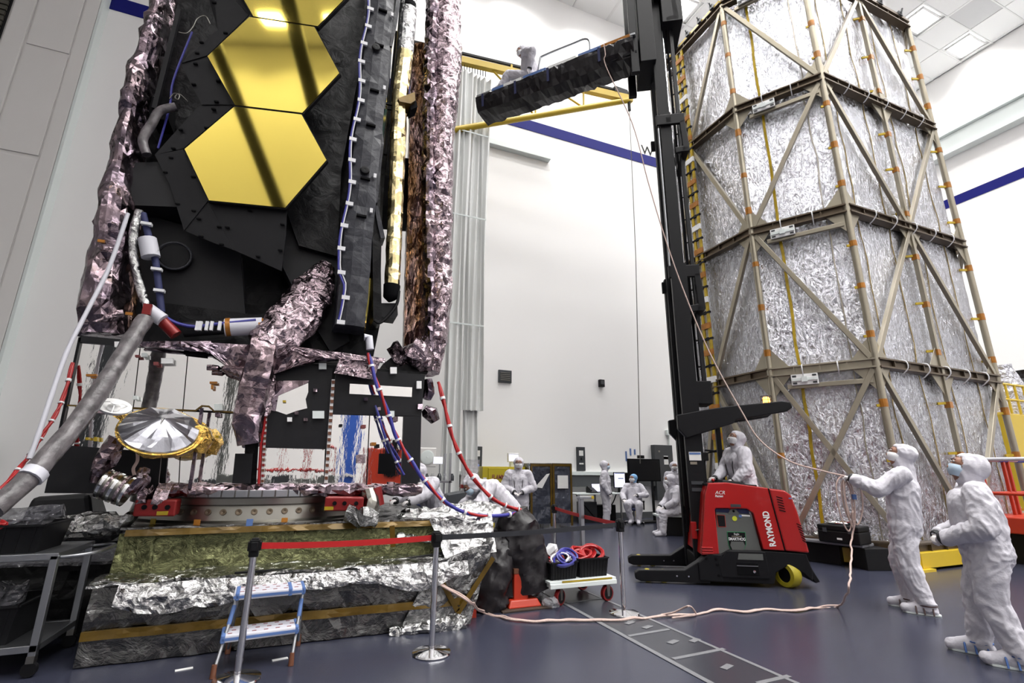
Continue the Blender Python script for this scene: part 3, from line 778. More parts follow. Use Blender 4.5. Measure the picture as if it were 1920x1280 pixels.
sm = bp('seam_strip', [(124, 758), (366, 768), (378, 759), (392, 760), (402, 769), (440, 771), (440, 774), (401, 772), (390, 763), (379, 762), (367, 771), (124, 761)], 0.01, 'amber_dark', 0.02)
# perforated strip
st = bp('perforated_strip', [(622, 711), (628, 711), (614, 914), (607, 914)], 0.02, 'white', 0.06)
for k in range(17):
    t = k / 16.0; x = 625 - t * 14; y = 717 + t * 192
    obj('perforation', MB().prism(pp([(x - 3, y - 4), (x + 3, y - 4), (x + 3, y + 2), (x - 3, y + 2)], YB - 0.005), (0, 0.012, 0)), 'brown', bus)
sp2 = bp('perforated_strip', [(497, 775), (501, 775), (493, 914), (488, 914)], 0.02, 'white', 0.06)
for k in range(14):
    y = 782 + k * 10; x = 498.5 - k * 0.55
    obj('perforation', MB().prism(pp([(x - 2.5, y - 3), (x + 2.5, y - 3), (x + 2.5, y + 2), (x - 2.5, y + 2)], YB - 0.005), (0, 0.012, 0)), 'red_dark' if k % 2 else 'brown', bus)
obj('red_cord', MB().tube(pp([(497, 775), (495, 800), (489, 830), (486, 880), (484, 920)], YB - 0.02), 0.012, 6), 'red_cable', bus, True)
# small bonded pads, sensors and tape flags on the bus face
for x, y, w, h, m in ((222, 645, 15, 10, 'white'), (313, 676, 22, 10, 'white'), (270, 665, 9, 7, 'trim_white'), (257, 667, 8, 4, 'print_red'), (292, 681, 9, 6, 'print_red'), (253, 745, 9, 7, 'trim_white'), (171, 703, 20, 4, 'amber'), (400, 717, 14, 4, 'amber'), (398, 725, 5, 8, 'amber'), (199, 750, 14, 6, 'trim_white'), (409, 763, 16, 12, 'trim_white'), (185, 768, 12, 12, 'purple'), (408, 777, 10, 8, 'purple'), (605, 686, 14, 11, 'trim_white'), (675, 700, 15, 8, 'white'), (738, 694, 12, 12, 'white'), (786, 721, 9, 14, 'white'), (597, 777, 22, 14, 'trim_white'), (591, 731, 7, 6, 'purple'), (686, 748, 7, 6, 'purple'), (711, 766, 6, 6, 'purple'), (735, 776, 9, 12, 'trim_white'), (742, 785, 8, 9, 'purple'), (682, 799, 8, 6, 'print_red'), (639, 797, 6, 4, 'black'), (788, 762, 9, 10, 'purple'), (701, 832, 9, 6, 'amber'), (708, 836, 7, 7, 'black'), (677, 860, 15, 16, 'purple'), (735, 908, 12, 9, 'purple'), (790, 908, 10, 8, 'white'), (752, 912, 9, 8, 'white'), (543, 786, 9, 8, 'white'), (556, 774, 7, 6, 'purple'), (573, 786, 7, 6, 'purple'), (450, 845, 34, 0, 'black'), (163, 822, 6, 5, 'yellow_tape'), (179, 823, 6, 8, 'yellow_tape'), (407, 818, 7, 4, 'yellow_tape'), (694, 706, 12, 6, 'yellow_tape'), (533, 752, 6, 4, 'yellow_tape')):
    if h == 0: continue
    obj('bonded_pad', MB().prism(pp([(x - w / 2, y + h / 2), (x + w / 2, y + h / 2), (x + w / 2, y - h / 2), (x - w / 2, y - h / 2)], YB - 0.012), (0, 0.05, 0)), m, bus)
bp('dark_panel', [(441, 850), (474, 850), (470, 906), (435, 906)], 0.03, 'black_sheet', 0.05)
bp('dark_panel', [(712, 850), (742, 850), (741, 890), (710, 888)], 0.05, 'black_flat', 0.04)
# black flap low on the left
fm = MB(); q = pp([(84, 924), (296, 926), (303, 848), (105, 833)], YB - 0.06); sheet(fm, q[0], q[1], q[2], q[3], 16, 8, 0.012, 2.2, 4, 0.03, (0, -1, 0))
obj('black_flap', fm, 'black_sheet', bus, True)
# crumpled skirt under the bus
for k, (xa, xb) in enumerate(((296, 440), (440, 560), (560, 700), (700, 790))):
    mb = MB(); a = onY(xa, 918, YB - 0.03); b = onY(xb, 918, YB - 0.03)
    column(mb, [(a, 0.06, 0.05), (a.lerp(b, 0.5), 0.07, 0.06), (b, 0.06, 0.05)], 0.06, 12, 0.03, 9, k, side=(0, 1, 0))
    obj('foil_skirt', mb, 'purple', bus)
# ---- purple foil struts
def fcol(name, nodes, m, amp=0.02, sc=6, n=14, seg=0.07, par=tel, sq=0.0, seed=0.0):
    """nodes: (px, py, Y, half width px, depth m)"""
    nd = []
    for x, y, Y, w, d in nodes:
        p = onY(x, y, Y); e = onY(x + w, y, Y); nd.append((p, (e - p).length, d))
    mb = MB(); column(mb, nd, seg, n, amp, sc, seed, sq)
    return obj(name, mb, m, par)
fcol('support_strut', [(612, 500, 6.35, 14, 0.08), (590, 540, 6.2, 38, 0.16), (560, 590, 6.05, 46, 0.18), (525, 625, 5.95, 44, 0.16), (492, 652, 5.9, 34, 0.14)], 'purple_b', 0.03, 8, 18, 0.05, seed=1)
fcol('support_leg', [(497, 640, 5.9, 26, 0.13), (490, 680, 5.85, 27, 0.14), (476, 730, 5.84, 28, 0.14), (464, 790, 5.84, 27, 0.13), (468, 832, 5.86, 20, 0.10)], 'purple', 0.016, 6, 16, 0.06, sq=0.5, seed=2)
def fsheet(name, pxs, Y, m, par=tel, nu=14, nv=6, amp=0.02, sc=6, th=0.03, seed=0.0, Y2=None):
    q = [onY(x, y, Y) for x, y in pxs]
    if Y2 is not None: q[2] = onY(*pxs[2], Y2); q[3] = onY(*pxs[3], Y2)
    mb = MB(); sheet(mb, q[0], q[1], q[2], q[3], nu, nv, amp, sc, seed, th, (0, -1, 0)); return obj(name, mb, m, par)
fsheet('foil_web', [(395, 662), (466, 715), (490, 648), (345, 640)], 5.93, 'purple', seed=3, th=0.08)
fsheet('foil_web', [(258, 648), (400, 662), (396, 640), (262, 640)], 5.95, 'purple', nv=3, seed=4, th=0.06)
fsheet('foil_web', [(512, 702), (575, 680), (690, 668), (515, 646)], 5.93, 'purple', seed=5, th=0.07)
fsheet('foil_web', [(575, 668), (722, 680), (722, 672), (520, 646)], 5.9, 'purple_b', nv=3, seed=6, th=0.05)
fsheet('foil_web', [(626, 700), (700, 712), (715, 672), (640, 664)], 5.92, 'purple_b', seed=7, amp=0.03, th=0.05)
fcol('foil_stub', [(388, 689, 5.92, 5, 0.02), (420, 690, 5.92, 7, 0.04), (460, 700, 5.9, 12, 0.06)], 'purple', 0.01, 9, 10, 0.05, seed=8)
fcol('foil_bundle', [(500, 690, 5.95, 12, 0.05), (497, 730, 5.95, 18, 0.07), (490, 780, 5.95, 12, 0.05)], 'purple_b', 0.02, 12, 12, 0.04, seed=9)
# ---- black telescope body behind
plate('core_body', [(318, -90), (300, 200), (252, 300), (244, 420), (250, 640), (655, 680), (700, 668), (712, 610), (716, 420), (745, -90)], 6.75, 1.6, 'black_film')
plate('core_skirt', [(250, 560), (480, 590), (650, 560), (690, 680), (470, 660), (250, 640)], 6.45, 0.4, 'black_film')
plate('core_panel', [(355, 425), (450, 470), (460, 590), (300, 600), (255, 520), (265, 400)], 6.5, 0.3, 'black_sheet')
obj('round_port', MB().lathe([(0.0, 0), (0.15, 0), (0.17, 0.03), (0.17, 0.1)], onY(327, 480, 6.42), 24, Matrix.Rotation(-PI / 2, 3, 'X')), 'black_metal', tel, True)
obj('port_rim', MB().tube([onY(327, 480, 6.42) + V((0.17 * math.cos(a), -0.01, 0.17 * math.sin(a))) for a in [2 * PI * k / 24 for k in range(24)]], 0.014, 6, closed=True), 'black_pad', tel, True)
plate('black_box', [(240, 305), (318, 303), (338, 388), (240, 384)], 6.2, 0.5, 'black_sheet')
plate('black_box', [(712, 287), (800, 303), (806, 395), (716, 385)], 6.9, 0.8, 'black_flat')
# truss bars on the left
obj('truss_bar', MB().bar(onY(336, 20, 6.25), onY(290, 205, 6.25), 0.06, 0.05), 'black_metal', tel)
obj('truss_bar', MB().bar(onY(322, 20, 6.35), onY(276, 190, 6.35), 0.05, 0.05), 'black_metal', tel)
plate('truss_box', [(272, 180), (318, 182), (316, 225), (285, 222), (268, 195)], 6.3, 0.3, 'black_flat')
for pts, r, m in (([(275, 290), (268, 262), (285, 232), (300, 208), (330, 200)], 0.05, 'sleeve'), ([(262, 395), (252, 430), (250, 470), (258, 520), (275, 575), (285, 590)], 0.045, 'silver_foil'), ([(268, 400), (278, 440), (290, 480), (298, 540), (303, 585)], 0.035, 'navy')):
    obj('cable_bundle', MB().tube(spline(pp(pts, 6.12), 5), r, 9), m, tel, True)
for x, y in ((275, 420), (281, 455), (287, 470), (294, 505), (299, 545)):
    obj('cable_tie', MB().box(onY(x, y, 6.08), (0.1, 0.06, 0.03)), 'white_cable', tel)
obj('wrapped_joint', MB().tube(pp([(276, 448), (283, 482)], 6.1), 0.09, 12), 'wrap_white', tel, True)
for pts in ([(335, 60), (350, 62), (362, 50), (370, 35), (385, 30), (394, 45)], [(318, 185), (326, 175), (336, 178), (334, 186), (328, 182), (336, 176), (352, 190)]):
    obj('thin_wire', MB().tube(spline(pp(pts, 6.2), 5), 0.006, 5), 'steel', tel, True)
obj('thin_wire', MB().tube(spline(pp([(360, 60), (325, 150), (318, 200), (296, 278)], 6.22), 5), 0.012, 6), 'blue_cable', tel, True)
# ---- gold mirror wing: three hexagons and their black frill
UH, NH = WING_U, WING_N; PH = onY(479, 290, 5.85)
def hp(pxs, back=0.0): return [onP(x, y, PH - NH * back, NH) for x, y in pxs]
HEX = [[(345, 279), (439, 199), (566, 214), (613, 300), (535, 390), (391, 376)],
       [(388, 105), (467, 31), (590, 50), (637, 137), (567, 212), (440, 197)]]
c0 = sum(hp(HEX[0]), V()) / 6; c1 = sum(hp(HEX[1]), V()) / 6
hexes = [hp(HEX[0]), hp(HEX[1])]
dz = (c1 - c0)
hexes.append([p + dz for p in hexes[1]])
for h in hexes:
    c = sum(h, V()) / 6
    hh = [c + (p - c) * 0.992 for p in h]
    mo = obj('mirror_segment', MB().prism(hh, -NH * 0.05), 'gold', tel)
    mo['label'] = 'gold hexagonal mirror segment'
    ORG[mo.name] = Matrix.Identity(4)
    hb_ = [c + (p - c) * 1.012 - NH * 0.012 for p in h]
    obj('segment_rim', MB().prism(hb_, -NH * 0.06), 'black_metal', mo)
FR = [[(467, 28), (388, 104), (340, 118), (408, 56), (396, -60), (376, -60)],
      [(386, 104), (440, 196), (378, 196), (338, 118)],
      [(438, 198), (344, 278), (290, 290), (376, 194)],
      [(343, 280), (390, 376), (345, 432), (318, 345), (290, 290)],
      [(390, 377), (437, 468), (400, 455), (345, 432)],
      [(390, 377), (538, 392), (536, 440), (528, 508), (437, 468)],
      [(385, -60), (467, 28), (500, -60)]]
for k, f in enumerate(FR):
    po = obj('frill_sheet', MB().prism(hp(f, 0.07 + 0.012 * (k % 3)), -NH * 0.012), 'black_sheet', tel)
    c = (sum(x for x, y in f) / len(f), sum(y for x, y in f) / len(f))
    for j in range(len(f)):
        a, b = f[j], f[(j + 1) % len(f)]
        m_ = ((a[0] * 0.42 + b[0] * 0.42 + c[0] * 0.16), (a[1] * 0.42 + b[1] * 0.42 + c[1] * 0.16))
        obj('clip', MB().prism(hp([(m_[0] - 4, m_[1] - 1.5), (m_[0] + 4, m_[1] - 0.5), (m_[0] + 4, m_[1] + 2), (m_[0] - 4, m_[1] + 1)], 0.055), -NH * 0.03), 'black_flat', tel)
# backing shapes right of the mirrors
plate('side_shroud', [(592, 50), (640, 0), (690, -60), (672, 140), (640, 320), (632, 480), (560, 460), (536, 392), (614, 302), (568, 214), (638, 138)], 6.25, 0.25, 'black_film')
plate('side_shroud', [(536, 400), (632, 470), (640, 520), (655, 640), (620, 660), (560, 560), (530, 500)], 6.35, 0.3, 'black_sheet')
# ---- long black padded panel with blue harness
def vx(x, y, Y): return onY(x, y, Y)
pl_, pr_ = onY(642, 480, 5.85), onY(695, 480, 5.85)
pz0 = onY(660, 612, 5.85).z
mb = MB()
secs = []
xl_, xr_ = pl_.x, pr_.x
for k in range(60):
    z = pz0 + k * 0.105
    wob = 0.03 * noise.noise(V((0, 0, z * 1.2)))
    secs.append([V((xl_ + wob, 5.83, z)), V((xl_ * 0.66 + xr_ * 0.34 + wob, 5.80, z)), V((xl_ * 0.33 + xr_ * 0.67 + wob, 5.80, z)), V((xr_ + wob, 5.83, z)), V((xr_ + 0.02, 6.2, z)), V((xl_ - 0.02, 6.2, z))])
loft(mb, secs, 0.012, 6, 2)
obj('padded_panel', mb, 'black_pad', tel)
hz = MB(); pts = []
for k in range(40):
    z = pz0 + 0.02 + k * 0.155; pts.append(V((xl_ - 0.03 + 0.025 * math.sin(k * 0.7) + (0.06 if k < 4 else 0), 5.79, z)))
obj('blue_harness', MB().tube(spline(pts, 2), 0.014, 7), 'blue_cable', tel, True)
obj('white_harness', MB().tube(spline([p + V((0.016, -0.004, 0.03)) for p in pts], 2), 0.008, 6), 'white_cable', tel, True)
for k, p in enumerate(pts):
    if k % 2 == 0: obj('harness_clip', MB().box(p + V((0.03, 0.0, 0)), (0.09, 0.03, 0.05)), 'white_cable', tel)
for y in (90, 320):
    c = onY(705 if y < 200 else 684, y, 5.77)
    obj('round_boss', MB().lathe([(0, 0.03), (0.02, 0.035), (0.05, 0.03), (0.06, 0.0)], c, 16, Matrix.Rotation(PI / 2, 3, 'X')), 'black_metal', tel, True)
for y in (20, 85, 170, 235, 335, 405): 
    x = 640 + (480 - y) * 0.104 + 30
    obj('pad_latch', MB().box(onY(x, y, 5.78), (0.12, 0.04, 0.025)), 'black_flat', tel)
for y in (28, 165, 330, 395): obj('harness_clip', MB().box(onY(640 + (480 - y) * 0.107 + 47, y, 5.78), (0.035, 0.03, 0.06)), 'white_cable', tel)
# stepped grey edge plates beside it
for f in ([(749, -40), (737, 40), (727, 86), (735, 87), (745, 42), (757, -40)], [(728, 88), (722, 125), (716, 200), (722, 205), (733, 128), (734, 90)], [(710, 225), (713, 270), (705, 330), (700, 378), (708, 380), (716, 300), (720, 268), (715, 226)], [(702, 384), (708, 420), (714, 446), (722, 446), (716, 418), (709, 386)]):
    plate('edge_plate', f, 6.0, 0.25, 'black_pad')
plate('dark_web', [(735, -40), (722, 110), (706, 240), (698, 400), (700, 600), (716, 600), (712, 400), (716, 250), (730, 110), (747, -40)], 6.05, 0.5, 'black_film')
obj('dark_mast', MB().bar(onY(757, -30, 6.4), onY(727, 330, 6.4), 0.07, 0.07), 'black_film', tel)
obj('dark_mast', MB().bar(onY(744, 60, 6.5), onY(722, 290, 6.5), 0.04, 0.05), 'black_metal', tel)
obj('cross_tie', MB().bar(onY(712, 192, 6.3), onY(740, 197, 6.3), 0.03, 0.03), 'black_metal', tel)
obj('cross_tie', MB().bar(onY(714, 202, 6.3), onY(738, 205, 6.3), 0.03, 0.03), 'black_metal', tel)
# main mirror facing the boom (seen only by what it lights)
gx = onY(700, 300, 6.35).x + 0.12
for r_ in range(4):
    for c_ in range(2):
        z = 4.0 + r_ * 1.34 + (0.67 if c_ else 0); y = 7.0 + c_ * 1.16
        obj('mirror_segment', MB().prism([(gx, y + 0.74 * math.cos(a), z + 0.74 * math.sin(a)) for a in [PI / 3 * k for k in range(6)]], (-0.05, 0, 0)), 'gold', tel)
# ---- boom tube
nd = [(768, -60), (766, 20), (760, 100), (750, 180), (747, 250), (743, 350), (739, 450), (735, 535)]
bm_ = fcol('deployment_boom', [(x, y, 6.1, 14, 0.1) for x, y in nd[2:]], 'boom_reflection_tint', 0.008, 7, 14, 0.08)
ORG[bm_.name] = Matrix.Identity(4)
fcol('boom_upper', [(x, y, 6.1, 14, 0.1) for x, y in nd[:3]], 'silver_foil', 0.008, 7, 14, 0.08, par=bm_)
ORG[bm_.name] = Matrix.Identity(4)
for y0, y1 in ((10, 18), (186, 176)):
    pass
obj('boom_strap', MB().tube(pp([(767, 9), (766.5, 17)], 6.1), 0.115, 14), 'black_flat', bm_, True)
plate('boom_clamp', [(746, 184), (778, 172), (779, 188), (770, 194), (749, 190)], 5.95, 0.3, 'amber_dark', bm_)
plate('boom_clamp', [(768, 190), (779, 184), (783, 200), (770, 206)], 6.0, 0.2, 'black_flat', bm_)
obj('boom_end', MB().tube(pp([(735, 535), (733, 556), (736, 563)], 6.1), [0.11, 0.1, 0.06], 12), 'black_flat', bm_, True)
plate('end_box', [(704, 568), (745, 568), (746, 590), (742, 597), (704, 592)], 6.15, 0.25, 'black_sheet', bm_)
obj('end_lead', MB().tube(spline(pp([(748, 545), (744, 570), (728, 592), (712, 605), (702, 600)], 6.05), 4), 0.02, 6), 'black', bm_, True)
# ---- bronze curtain and right-hand foil column
fsheet('bronze_curtain', [(756, 655), (800, 640), (806, 85), (772, 84)], 6.75, 'bronze', nu=8, nv=46, amp=0.05, sc=4, th=0.12, seed=11, Y2=6.75)
fcol('foil_column', [(806, 700, 6.45, 14, 0.16), (812, 640, 6.5, 22, 0.3), (818, 560, 6.5, 24, 0.34), (820, 400, 6.5, 24, 0.34), (822, 280, 6.5, 23, 0.34), (828, 200, 6.5, 26, 0.36), (832, 100, 6.5, 28, 0.36), (830, -40, 6.5, 26, 0.34)], 'purple_b', 0.035, 7, 20, 0.07, seed=12)
fcol('foil_column', [(803, 690, 6.3, 8, 0.08), (808, 560, 6.3, 10, 0.1), (803, 400, 6.3, 11, 0.12), (806, 250, 6.3, 11, 0.12), (808, 120, 6.3, 12, 0.12), (812, 30, 6.3, 11, 0.12), (818, -40, 6.3, 10, 0.1)], 'purple', 0.03, 8, 14, 0.07, seed=13)
plate('column_head', [(808, -20), (832, -20), (836, 12), (826, 30), (812, 26)], 6.2, 0.2, 'black_film')
fcol('foil_foot', [(735, 672, 6.35, 18, 0.1), (765, 655, 6.3, 26, 0.2), (790, 672, 6.3, 24, 0.2), (805, 690, 6.35, 10, 0.1)], 'purple_b', 0.035, 8, 14, 0.05, seed=14)
plate('foot_fill_box', [(718, 682), (762, 648), (806, 690), (800, 702), (735, 696)], 6.3, 0.4, 'black_film')  # black film box filling the gap under the foil foot
fcol('foil_stub', [(800, 712, 6.2, 9, 0.1), (804, 735, 6.2, 11, 0.1), (800, 748, 6.2, 6, 0.06)], 'purple', 0.02, 9, 10, 0.05, seed=15)
fcol('thruster_cone', [(796, 764, 6.2, 6, 0.06), (806, 772, 6.2, 14, 0.12), (816, 790, 6.2, 8, 0.08)], 'purple', 0.02, 9, 12, 0.05, seed=16)
# ---- left foil column
fcol('foil_column', [(195, 632, 6.3, 36, 0.22), (196, 590, 6.3, 38, 0.3), (205, 520, 6.3, 36, 0.3), (215, 440, 6.3, 34, 0.28), (226, 360, 6.3, 30, 0.28), (246, 260, 6.3, 22, 0.26), (262, 160, 6.3, 21, 0.24), (284, 90, 6.3, 19, 0.24), (304, 20, 6.3, 18, 0.24), (316, -50, 6.3, 16, 0.24)], 'purple', 0.045, 3.2, 20, 0.08, seed=21)
fcol('inner_fold', [(226, 625, 6.45, 22, 0.14), (225, 560, 6.45, 30, 0.2), (236, 470, 6.45, 24, 0.2), (245, 410, 6.45, 16, 0.16)], 'bronze', 0.03, 6, 14, 0.06, seed=22)
fcol('corner_fold', [(165, 600, 6.12, 9, 0.06), (200, 597, 6.1, 10, 0.08), (235, 590, 6.1, 9, 0.06)], 'purple_b', 0.02, 9, 12, 0.05, seed=23)
for x, y in ((190, 452), (180, 562), (242, 588)):
    obj('tape_flag', MB().box(onY(x, y, 6.0), (0.06, 0.02, 0.03)), 'amber', tel)
# ---- wrapped cable run over the bus and joint
obj('wrapped_trunk', MB().tube(spline(pp([(345, 618), (390, 615), (440, 612), (492, 612)], 6.0), 4), 0.085, 12), 'black_sheet', tel, True)
obj('trunk_sleeve', MB().tube(pp([(422, 614), (492, 611)], 5.98), 0.1, 14), 'wrap_white', tel, True)
for x in (424, 486): obj('trunk_tape', MB().tube(pp([(x, 613.5), (x + 9, 613)], 5.98), 0.104, 14), 'amber', tel, True)
obj('trunk_harness', MB().tube(spline(pp([(300, 588), (330, 605), (365, 612), (400, 608), (480, 600)], 5.9), 5), 0.018, 7), 'blue_cable', tel, True)
for x in (370, 376, 388, 397, 412): obj('cable_tie', MB().box(onY(x, 611, 5.88), (0.03, 0.04, 0.1)), 'white_cable', tel)
obj('joint_block', MB().tube(pp([(277, 580), (305, 600)], 5.85), 0.07, 12), 'wrap_white', tel, True)
obj('joint_cap', MB().box(onY(276, 580, 5.74), (0.07, 0.04, 0.11)), 'red_dark', tel)
obj('joint_arm', MB().tube(pp([(303, 600), (330, 628)], 5.9), 0.06, 10), 'red_dark', tel, True)
# ---- dish antennas
dc = onY(300, 806, 5.55)
# axis of the dish points up and towards the camera side
ax = (V(CAM) - dc).normalized() * 0.72 + V((0.05, 0.0, 0.78)); ax.normalize()
RD = ax.to_track_quat('Z', 'Y').to_matrix()
cone = MB()
nseg = 40
secs = []
for r_, h_ in ((0.32, -0.02), (0.31, 0.01), (0.21, 0.06), (0.10, 0.11), (0.02, 0.14)):
    ring = []
    for k in range(nseg):
        a = 2 * PI * k / nseg; rr = r_ * (1 + 0.01 * math.cos(a * 10))
        ring.append(dc + RD @ V((rr * math.cos(a), rr * math.sin(a), h_ + (0.012 if k % 4 == 0 else 0) * (1 if 0.1 < r_ < 0.4 else 0))))
    secs.append(ring)
loft(cone, secs)
dish = obj('dish_antenna', cone, 'cone_foil', tel); ORG[dish.name] = Matrix.Identity(4)
obj('dish_rim', MB().tube([dc + RD @ V((0.322 * math.cos(a), 0.322 * math.sin(a), -0.01)) for a in [2 * PI * k / 40 for k in range(40)]], 0.012, 6, closed=True), 'gold_foil', dish, True)
gb = MB(); secs = []
for r_, h_ in ((0.31, -0.02), (0.28, -0.10), (0.16, -0.18), (0.03, -0.22)):
    secs.append([dc + RD @ V((r_ * math.cos(2 * PI * k / 28) + 0.10 * (0.45 - r_) / 0.4, r_ * math.sin(2 * PI * k / 28), h_)) for k in range(28)])
loft(gb, secs, 0.02, 9, 3); obj('dish_back', gb, 'gold_foil', dish)
fcol('dish_back_bag', [(372, 800, 5.75, 12, 0.1), (382, 822, 5.75, 18, 0.12), (372, 848, 5.75, 12, 0.08)], 'gold_foil', 0.02, 10, 14, 0.04, par=dish, seed=5)
obj('dish_seam', MB().tube([dc + RD @ V((0.0, 0, 0.148))] + [dc + RD @ V((-0.014 * k, -0.07 * k, 0.142 - 0.034 * k)) for k in range(1, 5)], 0.012, 6), 'silver_foil', dish, True)
wc = onY(213, 764, 5.5); aw = ((V(CAM) - wc).normalized() * 0.5 + V((0.1, 0, 0.8))).normalized(); RW = aw.to_track_quat('Z', 'Y').to_matrix()
wd = obj('small_dish', MB().lathe([(0.03, -0.05), (0.09, -0.03), (0.13, 0.0), (0.135, 0.02), (0.125, 0.02), (0.08, -0.01), (0.0, -0.02)], wc, 28, RW), 'white', tel, True); ORG[wd.name] = Matrix.Identity(4)
fd = MB().lathe([(0.035, 0.05), (0.04, 0.06), (0.0, 0.065)], wc, 14, RW)
fd.lathe([(0.05, -0.01), (0.05, 0.012), (0.0, 0.013)], wc, 16, RW)
for a in (0.3, 2.4, 4.5): fd.bar(wc + RW @ V((0.11 * math.cos(a), 0.11 * math.sin(a), 0.01)), wc + RW @ V((0.02 * math.cos(a), 0.02 * math.sin(a), 0.055)), 0.008, 0.008)
obj('dish_feed', fd, 'white', wd, True)
fsheet('dish_bracket', [(228, 790), (250, 800), (236, 768), (205, 775)], 5.75, 'gold_foil', nu=5, nv=4, amp=0.02, sc=12, seed=8)
# antenna drive units
fcol('drive_arm', [(225, 822, 5.7, 16, 0.1), (205, 850, 5.7, 17, 0.11), (192, 880, 5.7, 14, 0.1), (184, 905, 5.7, 12, 0.08)], 'purple', 0.03, 9, 12, 0.04, seed=31)
obj('drive_motor', MB().tube(pp([(192, 905), (215, 912), (240, 922)], 5.6), [0.12, 0.125, 0.11], 18), 'steel', tel, True)
for t_, m in ((0.1, 'chrome'), (0.3, 'purple_b'), (0.5, 'chrome'), (0.72, 'purple_b'), (0.9, 'chrome')):
    a = onY(190 + 52 * t_, 904 + 18 * t_, 5.6); b = onY(190 + 52 * (t_ + 0.1), 904 + 18 * (t_ + 0.1), 5.6)
    obj('motor_band', MB().tube([a, b], 0.135, 18), m, tel, True)
fcol('drive_arm', [(240, 920, 5.7, 12, 0.1), (262, 905, 5.7, 14, 0.1), (268, 880, 5.75, 10, 0.08)], 'purple', 0.03, 10, 12, 0.04, seed=32)
obj('waveguide', MB().bar(onY(379, 765, 5.85), onY(356, 916, 5.85), 0.04, 0.03), 'purple', tel)
obj('wrapped_cord', MB().tube(spline(pp([(256, 838), (258, 862), (250, 878), (252, 890)], 5.6), 4), 0.014, 6), 'rope', tel, True)
# ---- interface ring
rc = V((-0.47, 7.32, 0)); RR = 1.42
ring = obj('adapter_ring', MB().lathe([(RR - 0.12, 0.985), (RR + 0.05, 0.985), (RR + 0.05, 1.01), (RR - 0.02, 1.03), (RR - 0.06, 1.17), (RR - 0.02, 1.185), (RR - 0.02, 1.245), (RR + 0.03, 1.26), (RR + 0.03, 1.33), (RR - 0.15, 1.33)], rc, 96), 'steel', tel, True)
ORG[ring.name] = Matrix.Identity(4)
for k in range(-6, 11):
    a = -PI / 2 + k * 0.105 - 0.1
    p = rc + V(((RR - 0.045) * math.cos(a), (RR - 0.045) * math.sin(a), 1.11)); n = V((math.cos(a), math.sin(a), 0.25)).normalized()
    obj('port_hole', MB().lathe([(0.032, 0), (0.032, 0.012), (0.022, 0.014), (0.0, 0.004)], p, 14, n.to_track_quat('Z', 'Y').to_matrix()), 'frame_dark', ring, True)
for k in range(-7, 12):
    a = -PI / 2 + k * 0.085
    p = rc + V(((RR + 0.032) * math.cos(a), (RR + 0.032) * math.sin(a), 1.295))
    obj('clamp_shoe', MB().box(p, (0.112, 0.03, 0.07), a + PI / 2), 'alu', ring, bevel=0.004)
for k, m in ((-5, 'yellow_tape'), (-2, 'amber'), (1, 'tape_blue'), (3, 'amber')):
    a = -PI / 2 + k * 0.11 - 0.12
    p = rc + V(((RR + 0.052) * math.cos(a), (RR + 0.052) * math.sin(a), 1.015)); obj('tape_flag', MB().box(p, (0.06, 0.01, 0.07), a + PI / 2), m, ring)
for (x0, x1, y0, y1, Y, hx) in ((247, 327, 936, 968, 5.72, 1), (607, 681, 931, 958, 5.72, -1)):
    a = onY(x0, y1, Y); b = onY(x1, y1, Y); h = onY(x0, y0, Y).z - a.z
    rb = obj('release_bracket', MB().hexa([a, b, b + V((-0.02, 0.3, 0)), a + V((0.05, 0.3, 0))], [a + V((0, 0, h)), b + V((0, 0, h)), b + V((-0.02, 0.3, h)), a + V((0.05, 0.3, h))]), 'red_dark', tel, bevel=0.015); ORG[rb.name] = Matrix.Identity(4)
    for u in (0.25, 0.5, 0.8): obj('bolt_hole', MB().lathe([(0.022, 0), (0.022, 0.012), (0, 0.013)], a.lerp(b, u) + V((0, -0.002, h * 0.55)), 12, Matrix.Rotation(PI / 2, 3, 'X')), 'black_flat', rb)
    obj('rating_label', MB().box(a.lerp(b, 0.7 if hx > 0 else 0.12) + V((0, -0.004, h * 0.2)), (0.09, 0.006, 0.035)), 'yellow_tape', rb)
fcol('foil_cap', [(262, 930, 5.8, 10, 0.08), (290, 925, 5.78, 10, 0.1), (316, 928, 5.8, 10, 0.08)], 'purple_b', 0.03, 12, 12, 0.04, seed=41)
fcol('release_actuator', [(690, 920, 5.9, 14, 0.1), (696, 945, 5.85, 16, 0.12), (690, 966, 5.8, 14, 0.1)], 'steel', 0.01, 12, 12, 0.04, seed=42)
obj('actuator_shell', MB().tube(pp([(700, 915), (706, 948)], 5.9), 0.09, 12), 'red_dark', tel, True)
fcol('foil_wad', [(650, 960, 5.75, 12, 0.08), (675, 968, 5.72, 16, 0.1), (705, 972, 5.75, 10, 0.08)], 'silver_dark', 0.035, 10, 12, 0.05, seed=43)
# ================================================================== foil-wrapped stand under the telescope
pf = thing('foil_platform', 'low stepped stand wrapped in crinkled silver foil and amber tape under the telescope', 'platform', (0.2, 7.0, 0))
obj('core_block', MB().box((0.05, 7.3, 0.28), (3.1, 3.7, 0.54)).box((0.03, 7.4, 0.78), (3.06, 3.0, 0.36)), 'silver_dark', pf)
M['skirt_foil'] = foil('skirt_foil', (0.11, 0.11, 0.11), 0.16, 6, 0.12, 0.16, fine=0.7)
def strip_panels(name, x0, x1, n, Yf, z0, z1, m, amp, sc, seed, tilt=0.0, nv=7):
    for k in range(n):
        a, b = x0 + (x1 - x0) * k / n, x0 + (x1 - x0) * (k + 1) / n
        mb = MB(); sheet(mb, (a, Yf, z0), (b, Yf, z0), (b, Yf + tilt, z1), (a, Yf + tilt, z1), max(3, int((b - a) / 0.055)), nv, amp, sc, seed, 0.03, (0, -1, 0))
        obj(name, mb, m, pf)
